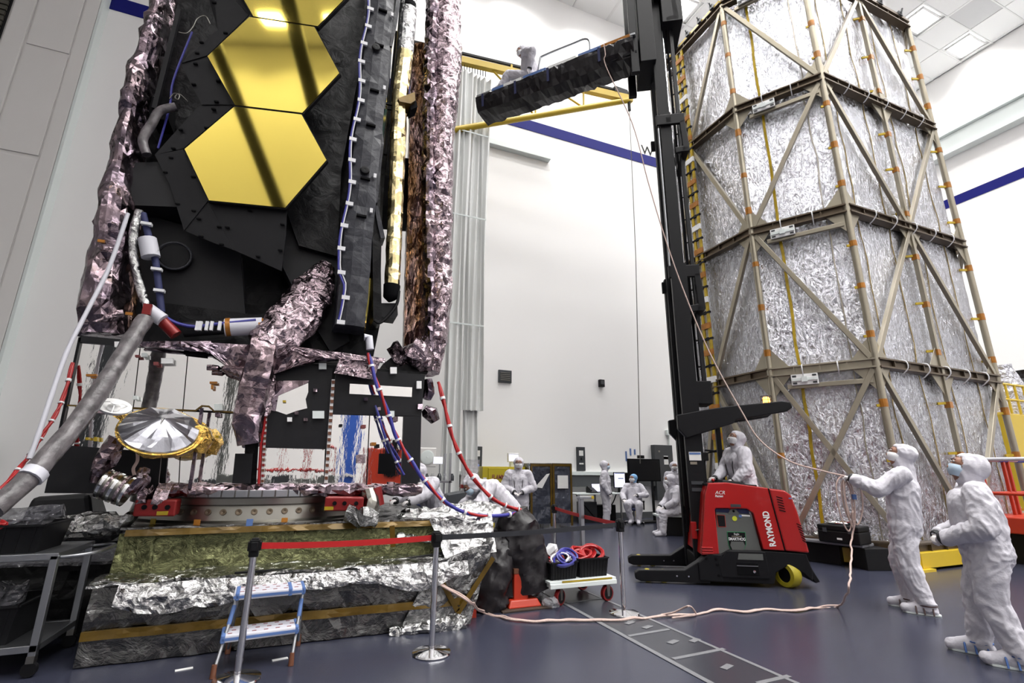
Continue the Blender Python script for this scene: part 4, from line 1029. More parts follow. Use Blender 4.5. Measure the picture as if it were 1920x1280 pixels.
strip_panels('skirt_panel', -1.55, 1.66, 4, 5.36, 0.01, 0.57, 'skirt_foil', 0.02, 2.6, 3, 0.05)
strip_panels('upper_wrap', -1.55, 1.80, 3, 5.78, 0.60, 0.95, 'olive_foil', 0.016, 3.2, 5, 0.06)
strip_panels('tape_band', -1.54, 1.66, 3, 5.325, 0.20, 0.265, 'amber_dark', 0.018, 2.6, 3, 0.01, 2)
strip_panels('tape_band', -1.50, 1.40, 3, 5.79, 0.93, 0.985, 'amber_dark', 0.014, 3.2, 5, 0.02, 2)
# ledge film and bright overhanging fringe
mb = MB(); sheet(mb, (-1.6, 5.42, 0.585), (1.75, 5.42, 0.60), (1.82, 5.80, 0.63), (-1.6, 5.80, 0.61), 50, 8, 0.022, 4, 9, 0.02, (0, 0, 1)); obj('ledge_film', mb, 'silver_foil', pf)
def fringe(name, x0, x1, ztop, depth, Yf, m, seed, n=36):
    vs = []; fs = []
    rows = 7
    for j in range(rows + 1):
        for i in range(n + 1):
            u = i / n; x = x0 + (x1 - x0) * u
            dd = depth * (0.45 + 0.75 * abs(noise.noise(V((x * 1.3, seed, 0)))) + 0.3 * math.sin(u * PI))
            z = ztop - dd * (j / rows); p = V((x, Yf - 0.02 - 0.05 * math.sin(j / rows * PI * 0.6), z))
            vs.append(p + V((0, -0.03, 0)) * crump(p, 6, seed) * 0.8)
    w = n + 1
    for j in range(rows):
        for i in range(n): fs += [(j * w + i, j * w + i + 1, (j + 1) * w + i + 1), (j * w + i, (j + 1) * w + i + 1, (j + 1) * w + i)]
    o_ = len(vs); vs += [p + V((0, 0.012, 0)) for p in vs]; fs += [tuple(o_ + k for k in reversed(f)) for f in fs]
    obj(name, MB().add(vs, fs), m, pf)
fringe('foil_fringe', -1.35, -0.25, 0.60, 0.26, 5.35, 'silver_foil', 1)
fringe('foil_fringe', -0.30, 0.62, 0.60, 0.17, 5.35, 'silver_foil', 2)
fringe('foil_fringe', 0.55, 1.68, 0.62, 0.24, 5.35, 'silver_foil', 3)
# amber diagonal strips and right end drape
for pts in (((820, 1075), (858, 1145)), ((858, 1150), (925, 1045)), ((735, 985), (737, 1025))):
    obj('tape_diagonal', MB().bar(onY(*pts[0], 5.29), onY(*pts[1], 5.29), 0.05, 0.012, (0, 1, 0)), 'amber_dark', pf)
mb = MB(); sheet(mb, (1.64, 5.37, 0.03), (1.78, 5.75, 0.06), (2.02, 5.75, 0.86), (1.95, 5.37, 0.80), 10, 14, 0.03, 4, 12, 0.02, (1, -0.4, 0)); obj('end_drape', mb, 'silver_foil', pf)
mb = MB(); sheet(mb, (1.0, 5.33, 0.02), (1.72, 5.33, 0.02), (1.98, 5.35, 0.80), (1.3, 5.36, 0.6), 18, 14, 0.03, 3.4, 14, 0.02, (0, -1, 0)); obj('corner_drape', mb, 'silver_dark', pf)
mb = MB(); column(mb, [(V((0.9, 5.3, 0.03)), 0.05, 0.03), (V((1.3, 5.28, 0.04)), 0.07, 0.05), (V((1.66, 5.3, 0.05)), 0.08, 0.07)], 0.04, 10, 0.03, 12, 3, side=(0, 1, 0)); obj('floor_fringe', mb, 'silver_foil', pf)
# deck cover: silver film on top of the stand, bunched at the right
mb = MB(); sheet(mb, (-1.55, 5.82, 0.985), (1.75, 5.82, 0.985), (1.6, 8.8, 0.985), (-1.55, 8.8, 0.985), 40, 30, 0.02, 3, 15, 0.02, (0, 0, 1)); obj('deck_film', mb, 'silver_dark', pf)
mb = MB(); sheet(mb, (1.0, 5.78, 0.80), (2.05, 5.70, 0.62), (2.1, 6.3, 1.12), (1.05, 6.2, 1.06), 20, 14, 0.04, 4, 16, 0.02, (0, -0.5, 0.8)); obj('bunched_film', mb, 'silver_foil', pf)
mb = MB(); sheet(mb, (1.5, 5.55, 0.58), (2.06, 5.50, 0.66), (2.08, 5.74, 1.08), (1.35, 5.76, 1.0), 14, 14, 0.035, 4, 17, 0.02, (0, -1, 0.2)); obj('bunched_film', mb, 'silver_foil', pf)
for (xa, ya, xb, yb, Y) in ((105, 985, 240, 978, 6.0), (235, 968, 250, 975, 5.9)):
    mb = MB(); a, b = onY(xa, ya, Y), onY(xb, yb, Y); column(mb, [(a, 0.05, 0.08), (a.lerp(b, 0.5), 0.09, 0.12), (b, 0.05, 0.08)], 0.05, 12, 0.04, 9, 7, side=(0, 0, 1)); obj('foil_roll', mb, 'silver_foil', pf)
mb = MB(); column(mb, [(onY(840, 962, 6.6), 0.1, 0.2), (onY(880, 962, 6.6), 0.14, 0.3), (onY(935, 960, 6.6), 0.1, 0.2)], 0.06, 12, 0.04, 8, 9, side=(0, 0, 1)); obj('foil_roll', mb, 'silver_foil', pf)
# black cable lying on the ledge
pts = [onY(x, y, Y) for x, y, Y in ((440, 1074, 5.45), (560, 1066, 5.5), (660, 1060, 5.55), (760, 1047, 5.6), (830, 1036, 5.62), (880, 1020, 5.6), (925, 1003, 5.55))]
tag(obj('power_cable', MB().tube(spline(pts, 5), 0.012, 6), 'black', None, True), 'thin black cable lying along the foil ledge of the telescope stand', 'cable')
# left continuation of the stand, seen behind the cart
lb = thing('plastic_sheeting', 'dark heap of plastic-covered ducting behind the metal cart', 'sheeting', (-2.6, 6.9, 0))
mb = MB(); sheet(mb, (-3.9, 6.5, 0.0), (-1.62, 6.3, 0.0), (-1.62, 6.55, 0.62), (-3.9, 6.7, 0.60), 24, 8, 0.03, 3, 21, 0.05, (0, -1, 0)); obj('side_sheet', mb, 'black_film', lb)
mb = MB(); sheet(mb, (-3.9, 6.5, 0.62), (-1.60, 6.35, 0.62), (-1.6, 7.4, 0.86), (-3.9, 7.4, 0.86), 24, 10, 0.03, 4, 22, 0.03, (0, 0, 1)); obj('top_sheet', mb, 'film_dark', lb)
mb = MB(); column(mb, [(V((-3.2, 6.9, 0.75)), 0.1, 0.12), (V((-2.4, 6.8, 0.85)), 0.14, 0.18), (V((-1.7, 6.8, 0.85)), 0.1, 0.12)], 0.07, 12, 0.05, 6, 23, side=(0, 0, 1)); obj('film_roll', mb, 'silver_dark', lb)
bx = onY(120, 950, 7.4)
tag(obj('covered_case', MB().hexa([V((bx.x - 0.35, 7.3, 0.9)), V((bx.x + 0.35, 7.3, 0.9)), V((bx.x + 0.35, 7.9, 0.9)), V((bx.x - 0.35, 7.9, 0.9))], [V((bx.x - 0.3, 7.35, 1.22)), V((bx.x + 0.22, 7.35, 1.25)), V((bx.x + 0.2, 7.8, 1.25)), V((bx.x - 0.25, 7.8, 1.2))]), 'black_sheet', lb, bevel=0.05), '', '') if False else obj('covered_case', MB().hexa([V((bx.x - 0.35, 7.3, 0.86)), V((bx.x + 0.35, 7.3, 0.86)), V((bx.x + 0.35, 7.9, 0.86)), V((bx.x - 0.35, 7.9, 0.86))], [V((bx.x - 0.3, 7.35, 1.22)), V((bx.x + 0.22, 7.35, 1.25)), V((bx.x + 0.2, 7.8, 1.25)), V((bx.x - 0.25, 7.8, 1.2))]), 'black_sheet', lb, bevel=0.05)

# ================================================================== belt posts
def stanchion(x, y, label, slot):
    t = thing('belt_post', label, 'stanchion', (x, y, 0), 'belt barrier posts')
    obj('base', MB().lathe([(0.0, 0.0), (0.165, 0.0), (0.17, 0.008), (0.165, 0.02), (0.06, 0.036), (0.03, 0.042), (0.0, 0.042)], (x, y, 0), 40), 'chrome', t, True)
    obj('pole', MB().tube([(x, y, 0.03), (x, y, 0.90)], 0.026, 20), 'chrome', t, True)
    hd = MB().box((x, y, 0.93), (0.072, 0.072, 0.13)); hd.box((x, y, 0.945), (0.10, 0.05, 0.07)); hd.box((x, y, 0.945), (0.05, 0.10, 0.07)); hd.box((x, y, 1.0), (0.05, 0.05, 0.012))
    obj('belt_head', hd, 'black', t, bevel=0.006)
    return t
s1 = fl(455, 1022, 0.98); s2 = fl(819, 1000, 0.98); s3 = fl(1162, 977, 0.98); s4 = fl(1039, 948, 0.98)
PS = [(-0.325, 4.655), (s2.x, s2.y), (s3.x, s3.y), (s4.x, s4.y)]
tS = [stanchion(PS[0][0], PS[0][1], 'chrome belt barrier post in front of the step stool', 0),
      stanchion(PS[1][0], PS[1][1], 'chrome belt barrier post between red and black belts', 0),
      stanchion(PS[2][0], PS[2][1], 'chrome belt barrier post beside the dolly of cable tubs', 0),
      stanchion(PS[3][0], PS[3][1], 'chrome belt barrier post standing behind the dolly of cable tubs', 0)]
def belt(i, j, m, sag=0.015):
    a, b = V((PS[i][0], PS[i][1], 0.945)), V((PS[j][0], PS[j][1], 0.945)); d = (b - a).normalized(); a = a + d * 0.05; b = b - d * 0.05
    n = V((d.y, -d.x, 0)); vs = []; k = 14
    for s in (-1, 1):
        for h in (-0.024, 0.024):
            for q in range(k + 1):
                u = q / k; vs.append(a.lerp(b, u) + V((0, 0, h - sag * 4 * u * (1 - u))) + n * 0.0015 * s)
    w = k + 1; fs = []
    for q in range(k):
        fs += [(q, q + 1, w + q + 1, w + q), (2 * w + q, 3 * w + q, 3 * w + q + 1, 2 * w + q + 1), (q, 2 * w + q, 2 * w + q + 1, q + 1), (w + q, w + q + 1, 3 * w + q + 1, 3 * w + q)]
    o = obj('belt', MB().add(vs, fs), m, tS[i]); o['label'] = ('red' if m == 'red_tape' else 'black') + ' barrier belt'
belt(0, 1, 'red_tape'); belt(1, 2, 'black_tape'); belt(3, 2, 'red_tape')

# ================================================================== step stool
ss = thing('step_stool', 'two-step folding stool with padded printed treads and blue tape', 'step stool', (-0.22, 5.05, 0))
FL, FRr, BR, BL = V((-0.50, 4.76, 0)), V((0.045, 4.82, 0)), V((0.09, 5.30, 0)), V((-0.47, 5.30, 0))
TL, TR = V((-0.43, 5.02, 0.52)), V((0.08, 5.06, 0.52))
for (f, t_) in ((FL, TL), (FRr, TR)):
    obj('front_leg', MB().tube([f + V((0, 0, 0.03)), f.lerp(t_, 0.5), t_], 0.014, 10), 'alu', ss, True)
    obj('leg_sleeve', MB().tube([f.lerp(t_, 0.62), f.lerp(t_, 0.86)], 0.0165, 10), 'tape_blue', ss, True)
for (f, t_) in ((BL, TL + V((0.0, 0.09, -0.01))), (BR, TR + V((0, 0.09, -0.01)))):
    obj('rear_leg', MB().tube([f + V((0, 0, 0.03)), t_], 0.013, 10), 'alu', ss, True)
for f in (FL, FRr, BL, BR): obj('foot_wrap', MB().tube([f, f + V((0, 0.01, 0.09))], [0.022, 0.018], 10), 'brown', ss, True)
obj('side_brace', MB().tube([FL.lerp(TL, 0.35), BL.lerp(TL, 0.45)], 0.008, 8), 'alu', ss, True)
obj('side_brace', MB().tube([FRr.lerp(TR, 0.35), BR.lerp(TR, 0.45)], 0.008, 8), 'alu', ss, True)
def tread(a, b, depth, z, nm):
    d = (b - a).normalized(); n = V((-d.y, d.x, 0))
    mb = MB(); mb.hexa([a + V((0, 0, z - a.z - 0.055)), b + V((0, 0, z - b.z - 0.055)), b + n * depth + V((0, 0, z - b.z - 0.055)), a + n * depth + V((0, 0, z - a.z - 0.055))],
                       [a + V((0, 0, z - a.z)), b + V((0, 0, z - b.z)), b + n * depth + V((0, 0, z - b.z)), a + n * depth + V((0, 0, z - a.z))])
    o = obj(nm, mb, 'wrap_white', ss, bevel=0.012); ORG[o.name] = Matrix.Identity(4)
    L = (b - a).length
    for u in ((0.03,), (0.97,)) if nm == 'lower_tread' else ((0.05,), (0.18,), (0.78,), (0.97,)):
        c = a + d * (L * u[0]); obj('tape_wrap', MB().box(V((c.x, c.y, z - 0.027)) + n * depth / 2, (0.035 if u[0] < 0.9 else 0.03, depth + 0.006, 0.062), math.atan2(d.y, d.x)), 'tape_blue', o, bevel=0.01)
    obj('tape_edge', MB().box(V(((a.x + b.x) / 2, (a.y + b.y) / 2, z - 0.03)) - n * 0.001, (L, 0.004, 0.02), math.atan2(d.y, d.x)), 'tape_blue', o)
    for r_ in range(3):
        for c_ in range(6):
            c = a + d * (L * (c_ + 0.7 + 0.3 * (r_ % 2)) / 6.6) + n * (depth * (r_ + 0.5) / 3)
            obj('print_mark', MB().box((c.x, c.y, z + 0.001), (0.032, 0.014, 0.003), math.atan2(d.y, d.x)), 'print_red', o)
tread(TL + V((-0.02, -0.10, 0)), TR + V((0.02, -0.10, 0)), 0.27, 0.55, 'upper_tread')
pL, pR = FL.lerp(TL, 0.42), FRr.lerp(TR, 0.42)
tread(pL + V((-0.02, -0.05, 0)), pR + V((0.02, -0.05, 0)), 0.25, 0.27, 'lower_tread')

# ================================================================== metal cart and tubs on the left
ct = thing('metal_cart', 'bare aluminium two-shelf cart at the left edge of the picture', 'cart', (-2.4, 5.6, 0))
cx0, cx1, cy0, cy1 = -3.0, -1.80, 5.28, 5.98
for x in (cx0, cx1):
    for y in (cy0, cy1):
        obj('post', MB().box((x, y, 0.50), (0.05, 0.05, 0.72)), 'alu', ct, bevel=0.004)
        obj('caster_fork', MB().box((x, y, 0.125), (0.05, 0.06, 0.05)), 'steel', ct)
        obj('caster_wheel', MB().lathe([(0.0, -0.02), (0.05, -0.02), (0.055, 0), (0.05, 0.02), (0, 0.02)], (x, y, 0.055), 18, Matrix.Rotation(PI / 2, 3, 'X')), 'black', ct, True)
for z in (0.855, 0.20):
    for y in (cy0, cy1): obj('rail', MB().box(((cx0 + cx1) / 2, y, z), (cx1 - cx0 + 0.05, 0.05, 0.05)), 'alu', ct, bevel=0.004)
    for x in (cx0, cx1): obj('rail', MB().box((x, (cy0 + cy1) / 2, z), (0.05, cy1 - cy0, 0.05)), 'alu', ct, bevel=0.004)
    obj('shelf', MB().box(((cx0 + cx1) / 2, (cy0 + cy1) / 2, z + 0.015), (cx1 - cx0, cy1 - cy0, 0.012)), 'alu', ct)
obj('push_handle', MB().tube(spline([(cx1, cy0 + 0.03, 0.84), (cx1 + 0.16, cy0 + 0.06, 0.85), (cx1 + 0.24, cy0 + 0.2, 0.86), (cx1 + 0.24, cy1 - 0.2, 0.86), (cx1 + 0.16, cy1 - 0.03, 0.85), (cx1, cy1, 0.84)], 4), 0.014, 10), 'alu', ct, True)
def tub(name, label, x, y, z, w, d, h, rz=0.0, group=None):
    t = thing(name, label, 'tub', (x, y, z), group)
    R = Matrix.Rotation(rz, 3, 'Z')
    def P(a, b, c): return V((x, y, z)) + R @ V((a, b, c))
    mb = MB()
    w0, d0 = w * 0.92, d * 0.90
    bo = [P(-w0 / 2, -d0 / 2, 0), P(w0 / 2, -d0 / 2, 0), P(w0 / 2, d0 / 2, 0), P(-w0 / 2, d0 / 2, 0)]; to = [P(-w / 2, -d / 2, h), P(w / 2, -d / 2, h), P(w / 2, d / 2, h), P(-w / 2, d / 2, h)]
    k = 0.012
    ti = [P(-w / 2 + k, -d / 2 + k, h), P(w / 2 - k, -d / 2 + k, h), P(w / 2 - k, d / 2 - k, h), P(-w / 2 + k, d / 2 - k, h)]; bi = [P(-w0 / 2 + k, -d0 / 2 + k, 0.02), P(w0 / 2 - k, -d0 / 2 + k, 0.02), P(w0 / 2 - k, d0 / 2 - k, 0.02), P(-w0 / 2 + k, d0 / 2 - k, 0.02)]
    mb.add(bo + to + ti + bi, [(3, 2, 1, 0), (0, 1, 5, 4), (1, 2, 6, 5), (2, 3, 7, 6), (3, 0, 4, 7), (4, 5, 9, 8), (5, 6, 10, 9), (6, 7, 11, 10), (7, 4, 8, 11), (8, 9, 13, 12), (9, 10, 14, 13), (10, 11, 15, 14), (11, 8, 12, 15), (12, 13, 14, 15)])
    obj('shell', mb, 'black', t)
    rim = MB()
    for a, b in ((0, 1), (1, 2), (2, 3), (3, 0)): rim.bar(to[a] - V((0, 0, 0.008)), to[b] - V((0, 0, 0.008)), 0.028, 0.016)
    obj('rim', rim, 'black', t)
    for i in range(9):
        a = bo[0].lerp(bo[1], (i + 0.5) / 9); b = to[0].lerp(to[1], (i + 0.5) / 9); obj('rib', MB().bar(a, b.lerp(a, 0.1), 0.01, 0.008, R @ V((0, -1, 0))), 'black', t)
    return t
tub('plastic_tub', 'black ribbed tub on the upper shelf of the metal cart', -2.36, 5.58, 0.876, 0.86, 0.52, 0.22)
tub('plastic_tub', 'black tub full of plastic on the lower shelf of the metal cart', -2.42, 5.60, 0.222, 0.9, 0.56, 0.28)
def bag(name, label, cat, nodes, m, amp=0.05, sc=7, seed=0.0, n=14, side=(0, 1, 0), seg=0.05):
    mb = MB(); column(mb, nodes, seg, n, amp, sc, seed, side=side)
    return tag(obj(name, mb, m), label, cat)
bag('plastic_bag', 'clear plastic sleeve of cables heaped in the upper cart tub', 'plastic bag', [(V((-2.74, 5.5, 1.08)), 0.1, 0.06), (V((-2.4, 5.5, 1.10)), 0.18, 0.07), (V((-2.1, 5.6, 1.12)), 0.12, 0.06), (V((-1.93, 5.62, 1.16)), 0.05, 0.04)], 'film_dark', 0.05, 8, 2)
bag('plastic_bag', 'crumpled clear plastic spilling from the lower cart tub', 'plastic bag', [(V((-2.84, 5.5, 0.5)), 0.12, 0.07), (V((-2.4, 5.5, 0.52)), 0.2, 0.09), (V((-2.05, 5.6, 0.52)), 0.12, 0.07)], 'film_dark', 0.06, 7, 3)
for k in range(3):
    c = [V((-2.30 + 0.05 * math.cos(a * 1.0 + k) * 2.2, 5.36 + 0.02 * k + 0.06 * math.sin(a), 1.09 + 0.02 * k + 0.03 * math.sin(a))) for a in [2 * PI * q / 14 for q in range(14)]]
    tag(obj('cable_coil', MB().tube(c, 0.013, 6, closed=True), 'red_cable', None, True), 'red cable coil lying in the upper tub of the metal cart', 'cable', 'red cables in the cart tub')

# ================================================================== dolly with cable tubs, jack, tarp
dl = thing('dolly', 'low white dolly on red casters carrying two black cable tubs', 'dolly', (3.25, 5.95, 0))
obj('deck', MB().box((3.25, 5.95, 0.262), (0.92, 0.72, 0.03)), 'trim_white', dl, bevel=0.005)
for y in (5.60, 6.30): obj('frame_rail', MB().box((3.25, y, 0.225), (0.92, 0.05, 0.05)), 'trim_white', dl, bevel=0.004)
for x in (2.84, 3.66): obj('frame_rail', MB().box((x, 5.95, 0.225), (0.05, 0.70, 0.05)), 'trim_white', dl, bevel=0.004)
obj('edge_tape', MB().box((3.3, 5.588, 0.268), (0.7, 0.004, 0.02)), 'yellow_tape', dl)
for x, y, rz in ((2.95, 5.66, 0.5), (3.60, 5.64, 0.2), (2.92, 6.24, 0.4), (3.6, 6.24, 0.1)):
    R = Matrix.Rotation(rz, 3, 'Z') @ Matrix.Rotation(PI / 2, 3, 'X')
    w = obj('caster_wheel', MB().lathe([(0.066, -0.026), (0.086, -0.024), (0.092, 0), (0.086, 0.024), (0.066, 0.026)], (x, y, 0.092), 24, R), 'red_dark', dl, True); ORG[w.name] = Matrix.Identity(4)
    obj('wheel_core', MB().lathe([(0.0, -0.027), (0.066, -0.027), (0.066, 0.027), (0.0, 0.027)], (x, y, 0.092), 20, R), 'black', w, True)
    dv = Matrix.Rotation(rz, 3, 'Z')
    fk = MB()
    for s in (-1, 1): fk.prism([V((x, y, 0)) + dv @ V(q) for q in ((-0.03, s * 0.032, 0.2), (0.03, s * 0.032, 0.2), (0.018, s * 0.032, 0.06), (-0.018, s * 0.032, 0.06))], dv @ V((0, 0.004, 0)))
    fk.box((x, y, 0.195), (0.09, 0.09, 0.012), rz)
    obj('caster_fork', fk, 'steel', dl)
hpz = fl(1138, 1046, 0.28)
hb = V((3.62, 6.24, 0))
hpost = obj('handle_post', MB().box((hb.x, hb.y, 0.72), (0.055, 0.055, 0.92)), 'alu', dl, bevel=0.004)
obj('handle_bar', MB().box((hb.x + 0.03, hb.y - 0.05, 1.19), (0.22, 0.09, 0.035)), 'alu', dl, bevel=0.006)
obj('handle_tape', MB().box((hb.x + 0.13, hb.y - 0.05, 1.19), (0.04, 0.095, 0.04)), 'yellow_tape', dl)
tub('plastic_tub', 'black tub heaped with blue, white and red cable on the dolly', 3.00, 5.90, 0.278, 0.38, 0.52, 0.20, 0.06)
tub('plastic_tub', 'black tub heaped with red cable on the dolly', 3.44, 5.92, 0.278, 0.42, 0.52, 0.22, 0.02)
def coil(label, m, c, rx, ry, n, r, tilt, group, seed):
    rnd = random.Random(seed); pts = []
    R = Matrix.Rotation(tilt, 3, 'X') @ Matrix.Rotation(rnd.uniform(-0.3, 0.3), 3, 'Y')
    for q in range(n * 14):
        a = 2 * PI * q / 14; k = 1 + 0.18 * noise.noise(V((q * 0.13, seed, 0)))
        pts.append(V(c) + R @ V((rx * k * math.cos(a), ry * k * math.sin(a), 0.03 * noise.noise(V((q * 0.2, 3, seed))))))
    o = tag(obj('cable_coil', MB().tube(pts, r, 6), m, None, True), label, 'cable', group)
    return o
for k in range(5): coil('red cable coil heaped in the right-hand dolly tub', 'red_cable', (3.34 + 0.055 * k, 5.82 + 0.05 * (k % 3), 0.515 + 0.012 * (k % 2)), 0.15, 0.12, 4, 0.016, 0.25 + 0.12 * k, 'red cables in the dolly tub', k + 1)
for k in range(3): coil('red cable coil under the blue coils in the left-hand dolly tub', 'red_cable', (2.95 + 0.08 * k, 5.88, 0.49), 0.10, 0.09, 2, 0.011, 0.4, 'red cables in the left dolly tub', k + 11)
for k in range(4): coil('blue cable loop hanging over the rim of the left dolly tub', 'blue_cable', (3.02 + 0.035 * k, 5.66 + 0.03 * k, 0.50 + 0.01 * k), 0.13, 0.09, 3, 0.013, 0.6 + 0.12 * k, 'blue cable loops', k + 21)
for k in range(3): coil('white cable loop among the blue ones in the left dolly tub', 'white_cable', (2.98 + 0.06 * k, 5.70 + 0.05 * k, 0.515), 0.11, 0.07, 2, 0.009, 0.8, 'white cable loops', k + 31)
bag('plastic_bag', 'white knotted bag on top of the blue cables on the dolly', 'plastic bag', [(V((2.93, 5.95, 0.52)), 0.06, 0.05), (V((3.0, 5.95, 0.59)), 0.08, 0.06), (V((3.07, 5.95, 0.60)), 0.03, 0.03)], 'white_cable', 0.03, 14, 4, 10)
bag('plastic_bag', 'clear plastic bag standing on the floor between jack and dolly', 'plastic bag', [(V((2.76, 5.84, 0.05)), 0.05, 0.045), (V((2.76, 5.95, 0.12)), 0.1, 0.08), (V((2.68, 6.05, 0.26)), 0.06, 0.05)], 'film', 0.04, 11, 5, 12, side=(1, 0, 0))
bag('plastic_bag', 'small clear bag lying on the floor in front of the dolly caster', 'plastic bag', [(V((2.74, 5.66, 0.05)), 0.03, 0.03), (V((2.80, 5.58, 0.07)), 0.07, 0.055), (V((2.84, 5.48, 0.045)), 0.02, 0.02)], 'film', 0.02, 14, 6, 12, side=(1, 0, 0))
jk = thing('stand_jack', 'orange-red levelling jack foot beside the foil stand', 'jack', (2.5, 5.78, 0))
obj('base_plate', MB().box((2.5, 5.78, 0.01), (0.62, 0.40, 0.02)), 'wood', jk, bevel=0.004)
obj('foot', MB().hexa([V((2.29, 5.64, 0.02)), V((2.71, 5.64, 0.02)), V((2.71, 5.92, 0.02)), V((2.29, 5.92, 0.02))], [V((2.33, 5.68, 0.10)), V((2.67, 5.68, 0.10)), V((2.67, 5.88, 0.10)), V((2.33, 5.88, 0.10))]), 'orange', jk, bevel=0.015)
obj('leg', MB().box((2.47, 5.78, 0.24), (0.18, 0.15, 0.3)), 'orange', jk, bevel=0.008)
obj('leg_head', MB().box((2.47, 5.78, 0.40), (0.19, 0.16, 0.06)), 'brown', jk, bevel=0.006)
tp = thing('black_tarp', 'black plastic tarp draped over a block beside the foil stand', 'tarp', (2.4, 5.95, 0))
M['tarp'] = foil('tarp_black', (0.016, 0.014, 0.016), 0.32, 3, 0.16, 0.05, metal=0.0, fine=0.3, spec=0.3)
def pnode(x, y, Y, w, d):
    p = onY(x, y, Y); return (p, (onY(x + w, y, Y) - p).length, d)
mb = MB(); column(mb, [pnode(983, 1103, 5.95, 48, 0.26), pnode(980, 1075, 5.95, 46, 0.26), pnode(972, 1020, 5.95, 42, 0.26), pnode(968, 980, 5.95, 32, 0.22), pnode(962, 958, 5.95, 22, 0.14)], 0.03, 44, 0.05, 3.5, 31); obj('draped_cover', mb, 'tarp', tp, True)
mb = MB(); column(mb, [pnode(915, 1140, 5.85, 30, 0.2), pnode(920, 1090, 5.85, 34, 0.22), pnode(935, 1040, 5.9, 26, 0.2), pnode(945, 1000, 5.95, 20, 0.14)], 0.03, 36, 0.05, 4, 32); obj('hanging_fold', mb, 'tarp', tp, True)
obj('orange_foot', MB().box(onY(884, 1150, 5.6), (0.08, 0.1, 0.16)), 'orange', pf)
# ================================================================== reach truck with raised platform
TA = math.radians(-31)
T0 = V((4.62, 6.32, 0)); rr_ = V((math.cos(TA), math.sin(TA), 0)); ii_ = V((-rr_.y, rr_.x, 0))
def T(s, w, z): return T0 + rr_ * s + ii_ * w + V((0, 0, z))
fk = thing('reach_truck', 'red and black reach truck with a very tall mast', 'forklift', T(1.2, 0.6, 0))
def tb(name, s0, s1, w0, w1, z0, z1, m, par=fk, bevel=0.01):
    return obj(name, MB().hexa([T(s0, w0, z0), T(s1, w0, z0), T(s1, w1, z0), T(s0, w1, z0)], [T(s0, w0, z1), T(s1, w0, z1), T(s1, w1, z1), T(s0, w1, z1)]), m, par, bevel=bevel)
def tprism(name, prof, w0, w1, m, par=fk, bevel=0.01):
    return obj(name, MB().prism([T(s, w0, z) for s, z in prof], ii_ * (w1 - w0)), m, par, bevel=bevel)
WT = 1.42
# load arms with yellow rollers
for w0 in (0.0, WT - 0.16):
    a = tprism('load_arm', [(-0.08, 0.05), (0.0, 0.02), (0.75, 0.03), (0.95, 0.03), (1.0, 0.34), (0.86, 0.34), (0.62, 0.19), (-0.02, 0.17), (-0.08, 0.13)], w0, w0 + 0.16, 'black_metal'); ORG[a.name] = Matrix.Identity(4)
    for s in (0.10, 0.32):
        obj('load_roller', MB().lathe([(0, -0.05), (0.085, -0.05), (0.09, 0), (0.085, 0.05), (0, 0.05)], T(s, w0 + 0.08, 0.092), 22, Matrix((rr_, V((0, 0, 1)), ii_)).transposed()), 'wheel_y', a, True)
    for s in (0.5, 0.66): obj('arm_bolt', MB().lathe([(0.014, 0), (0.012, 0.008), (0, 0.009)], T(s, w0, 0.11), 10, (-ii_).to_track_quat('Z', 'Y').to_matrix()), 'chrome', a, True)
obj('arm_bracket', MB().prism([T(0.78, -0.02, z) if False else T(s, -0.02, z) for s, z in ((0.80, 0.06), (1.12, 0.05), (1.14, 0.42), (0.96, 0.43), (0.80, 0.30))], ii_ * 0.2), 'black_metal', fk, bevel=0.02)
for s, z in ((0.92, 0.36), (1.05, 0.36), (1.06, 0.28), (1.07, 0.14)): obj('bracket_bolt', MB().lathe([(0.02, 0), (0.018, 0.01), (0, 0.011)], T(s, -0.02, z), 10, (-ii_).to_track_quat('Z', 'Y').to_matrix()), 'black_flat', fk, True)
# chassis and red bodywork
tprism('chassis', [(0.95, 0.05), (1.80, 0.05), (1.84, 0.20), (2.02, 0.30), (2.20, 0.20), (2.30, 0.10), (2.32, 0.24), (2.26, 0.46), (1.78, 0.48), (1.24, 0.48), (1.06, 0.38), (0.95, 0.34)], 0.0, WT, 'black_metal', bevel=0.015)
tprism('skirt_plate', [(1.08, 0.30), (1.20, 0.47), (1.72, 0.47), (1.74, 0.12), (1.10, 0.12)], -0.025, 0.0, 'grey_dark' if False else 'black_metal', bevel=0.01)
obj('skirt_window', MB().prism([T(s, -0.03, z) for s, z in ((1.36, 0.44), (1.68, 0.44), (1.68, 0.36), (1.34, 0.36))], ii_ * 0.008), 'battery', fk)
obj('skirt_hatch', MB().prism([T(s, -0.032, z) for s, z in ((1.32, 0.32), (1.60, 0.32), (1.61, 0.16), (1.32, 0.16))], ii_ * 0.01), 'black_flat', fk, bevel=0.004)
obj('hatch_slot', MB().prism([T(s, -0.036, z) for s, z in ((1.32, 0.285), (1.60, 0.285), (1.60, 0.275), (1.32, 0.275))], ii_ * 0.01), 'alu', fk)
obj('hatch_knob', MB().lathe([(0.02, 0), (0.018, 0.012), (0, 0.014)], T(1.54, -0.034, 0.21), 14, (-ii_).to_track_quat('Z', 'Y').to_matrix()), 'chrome', fk, True)
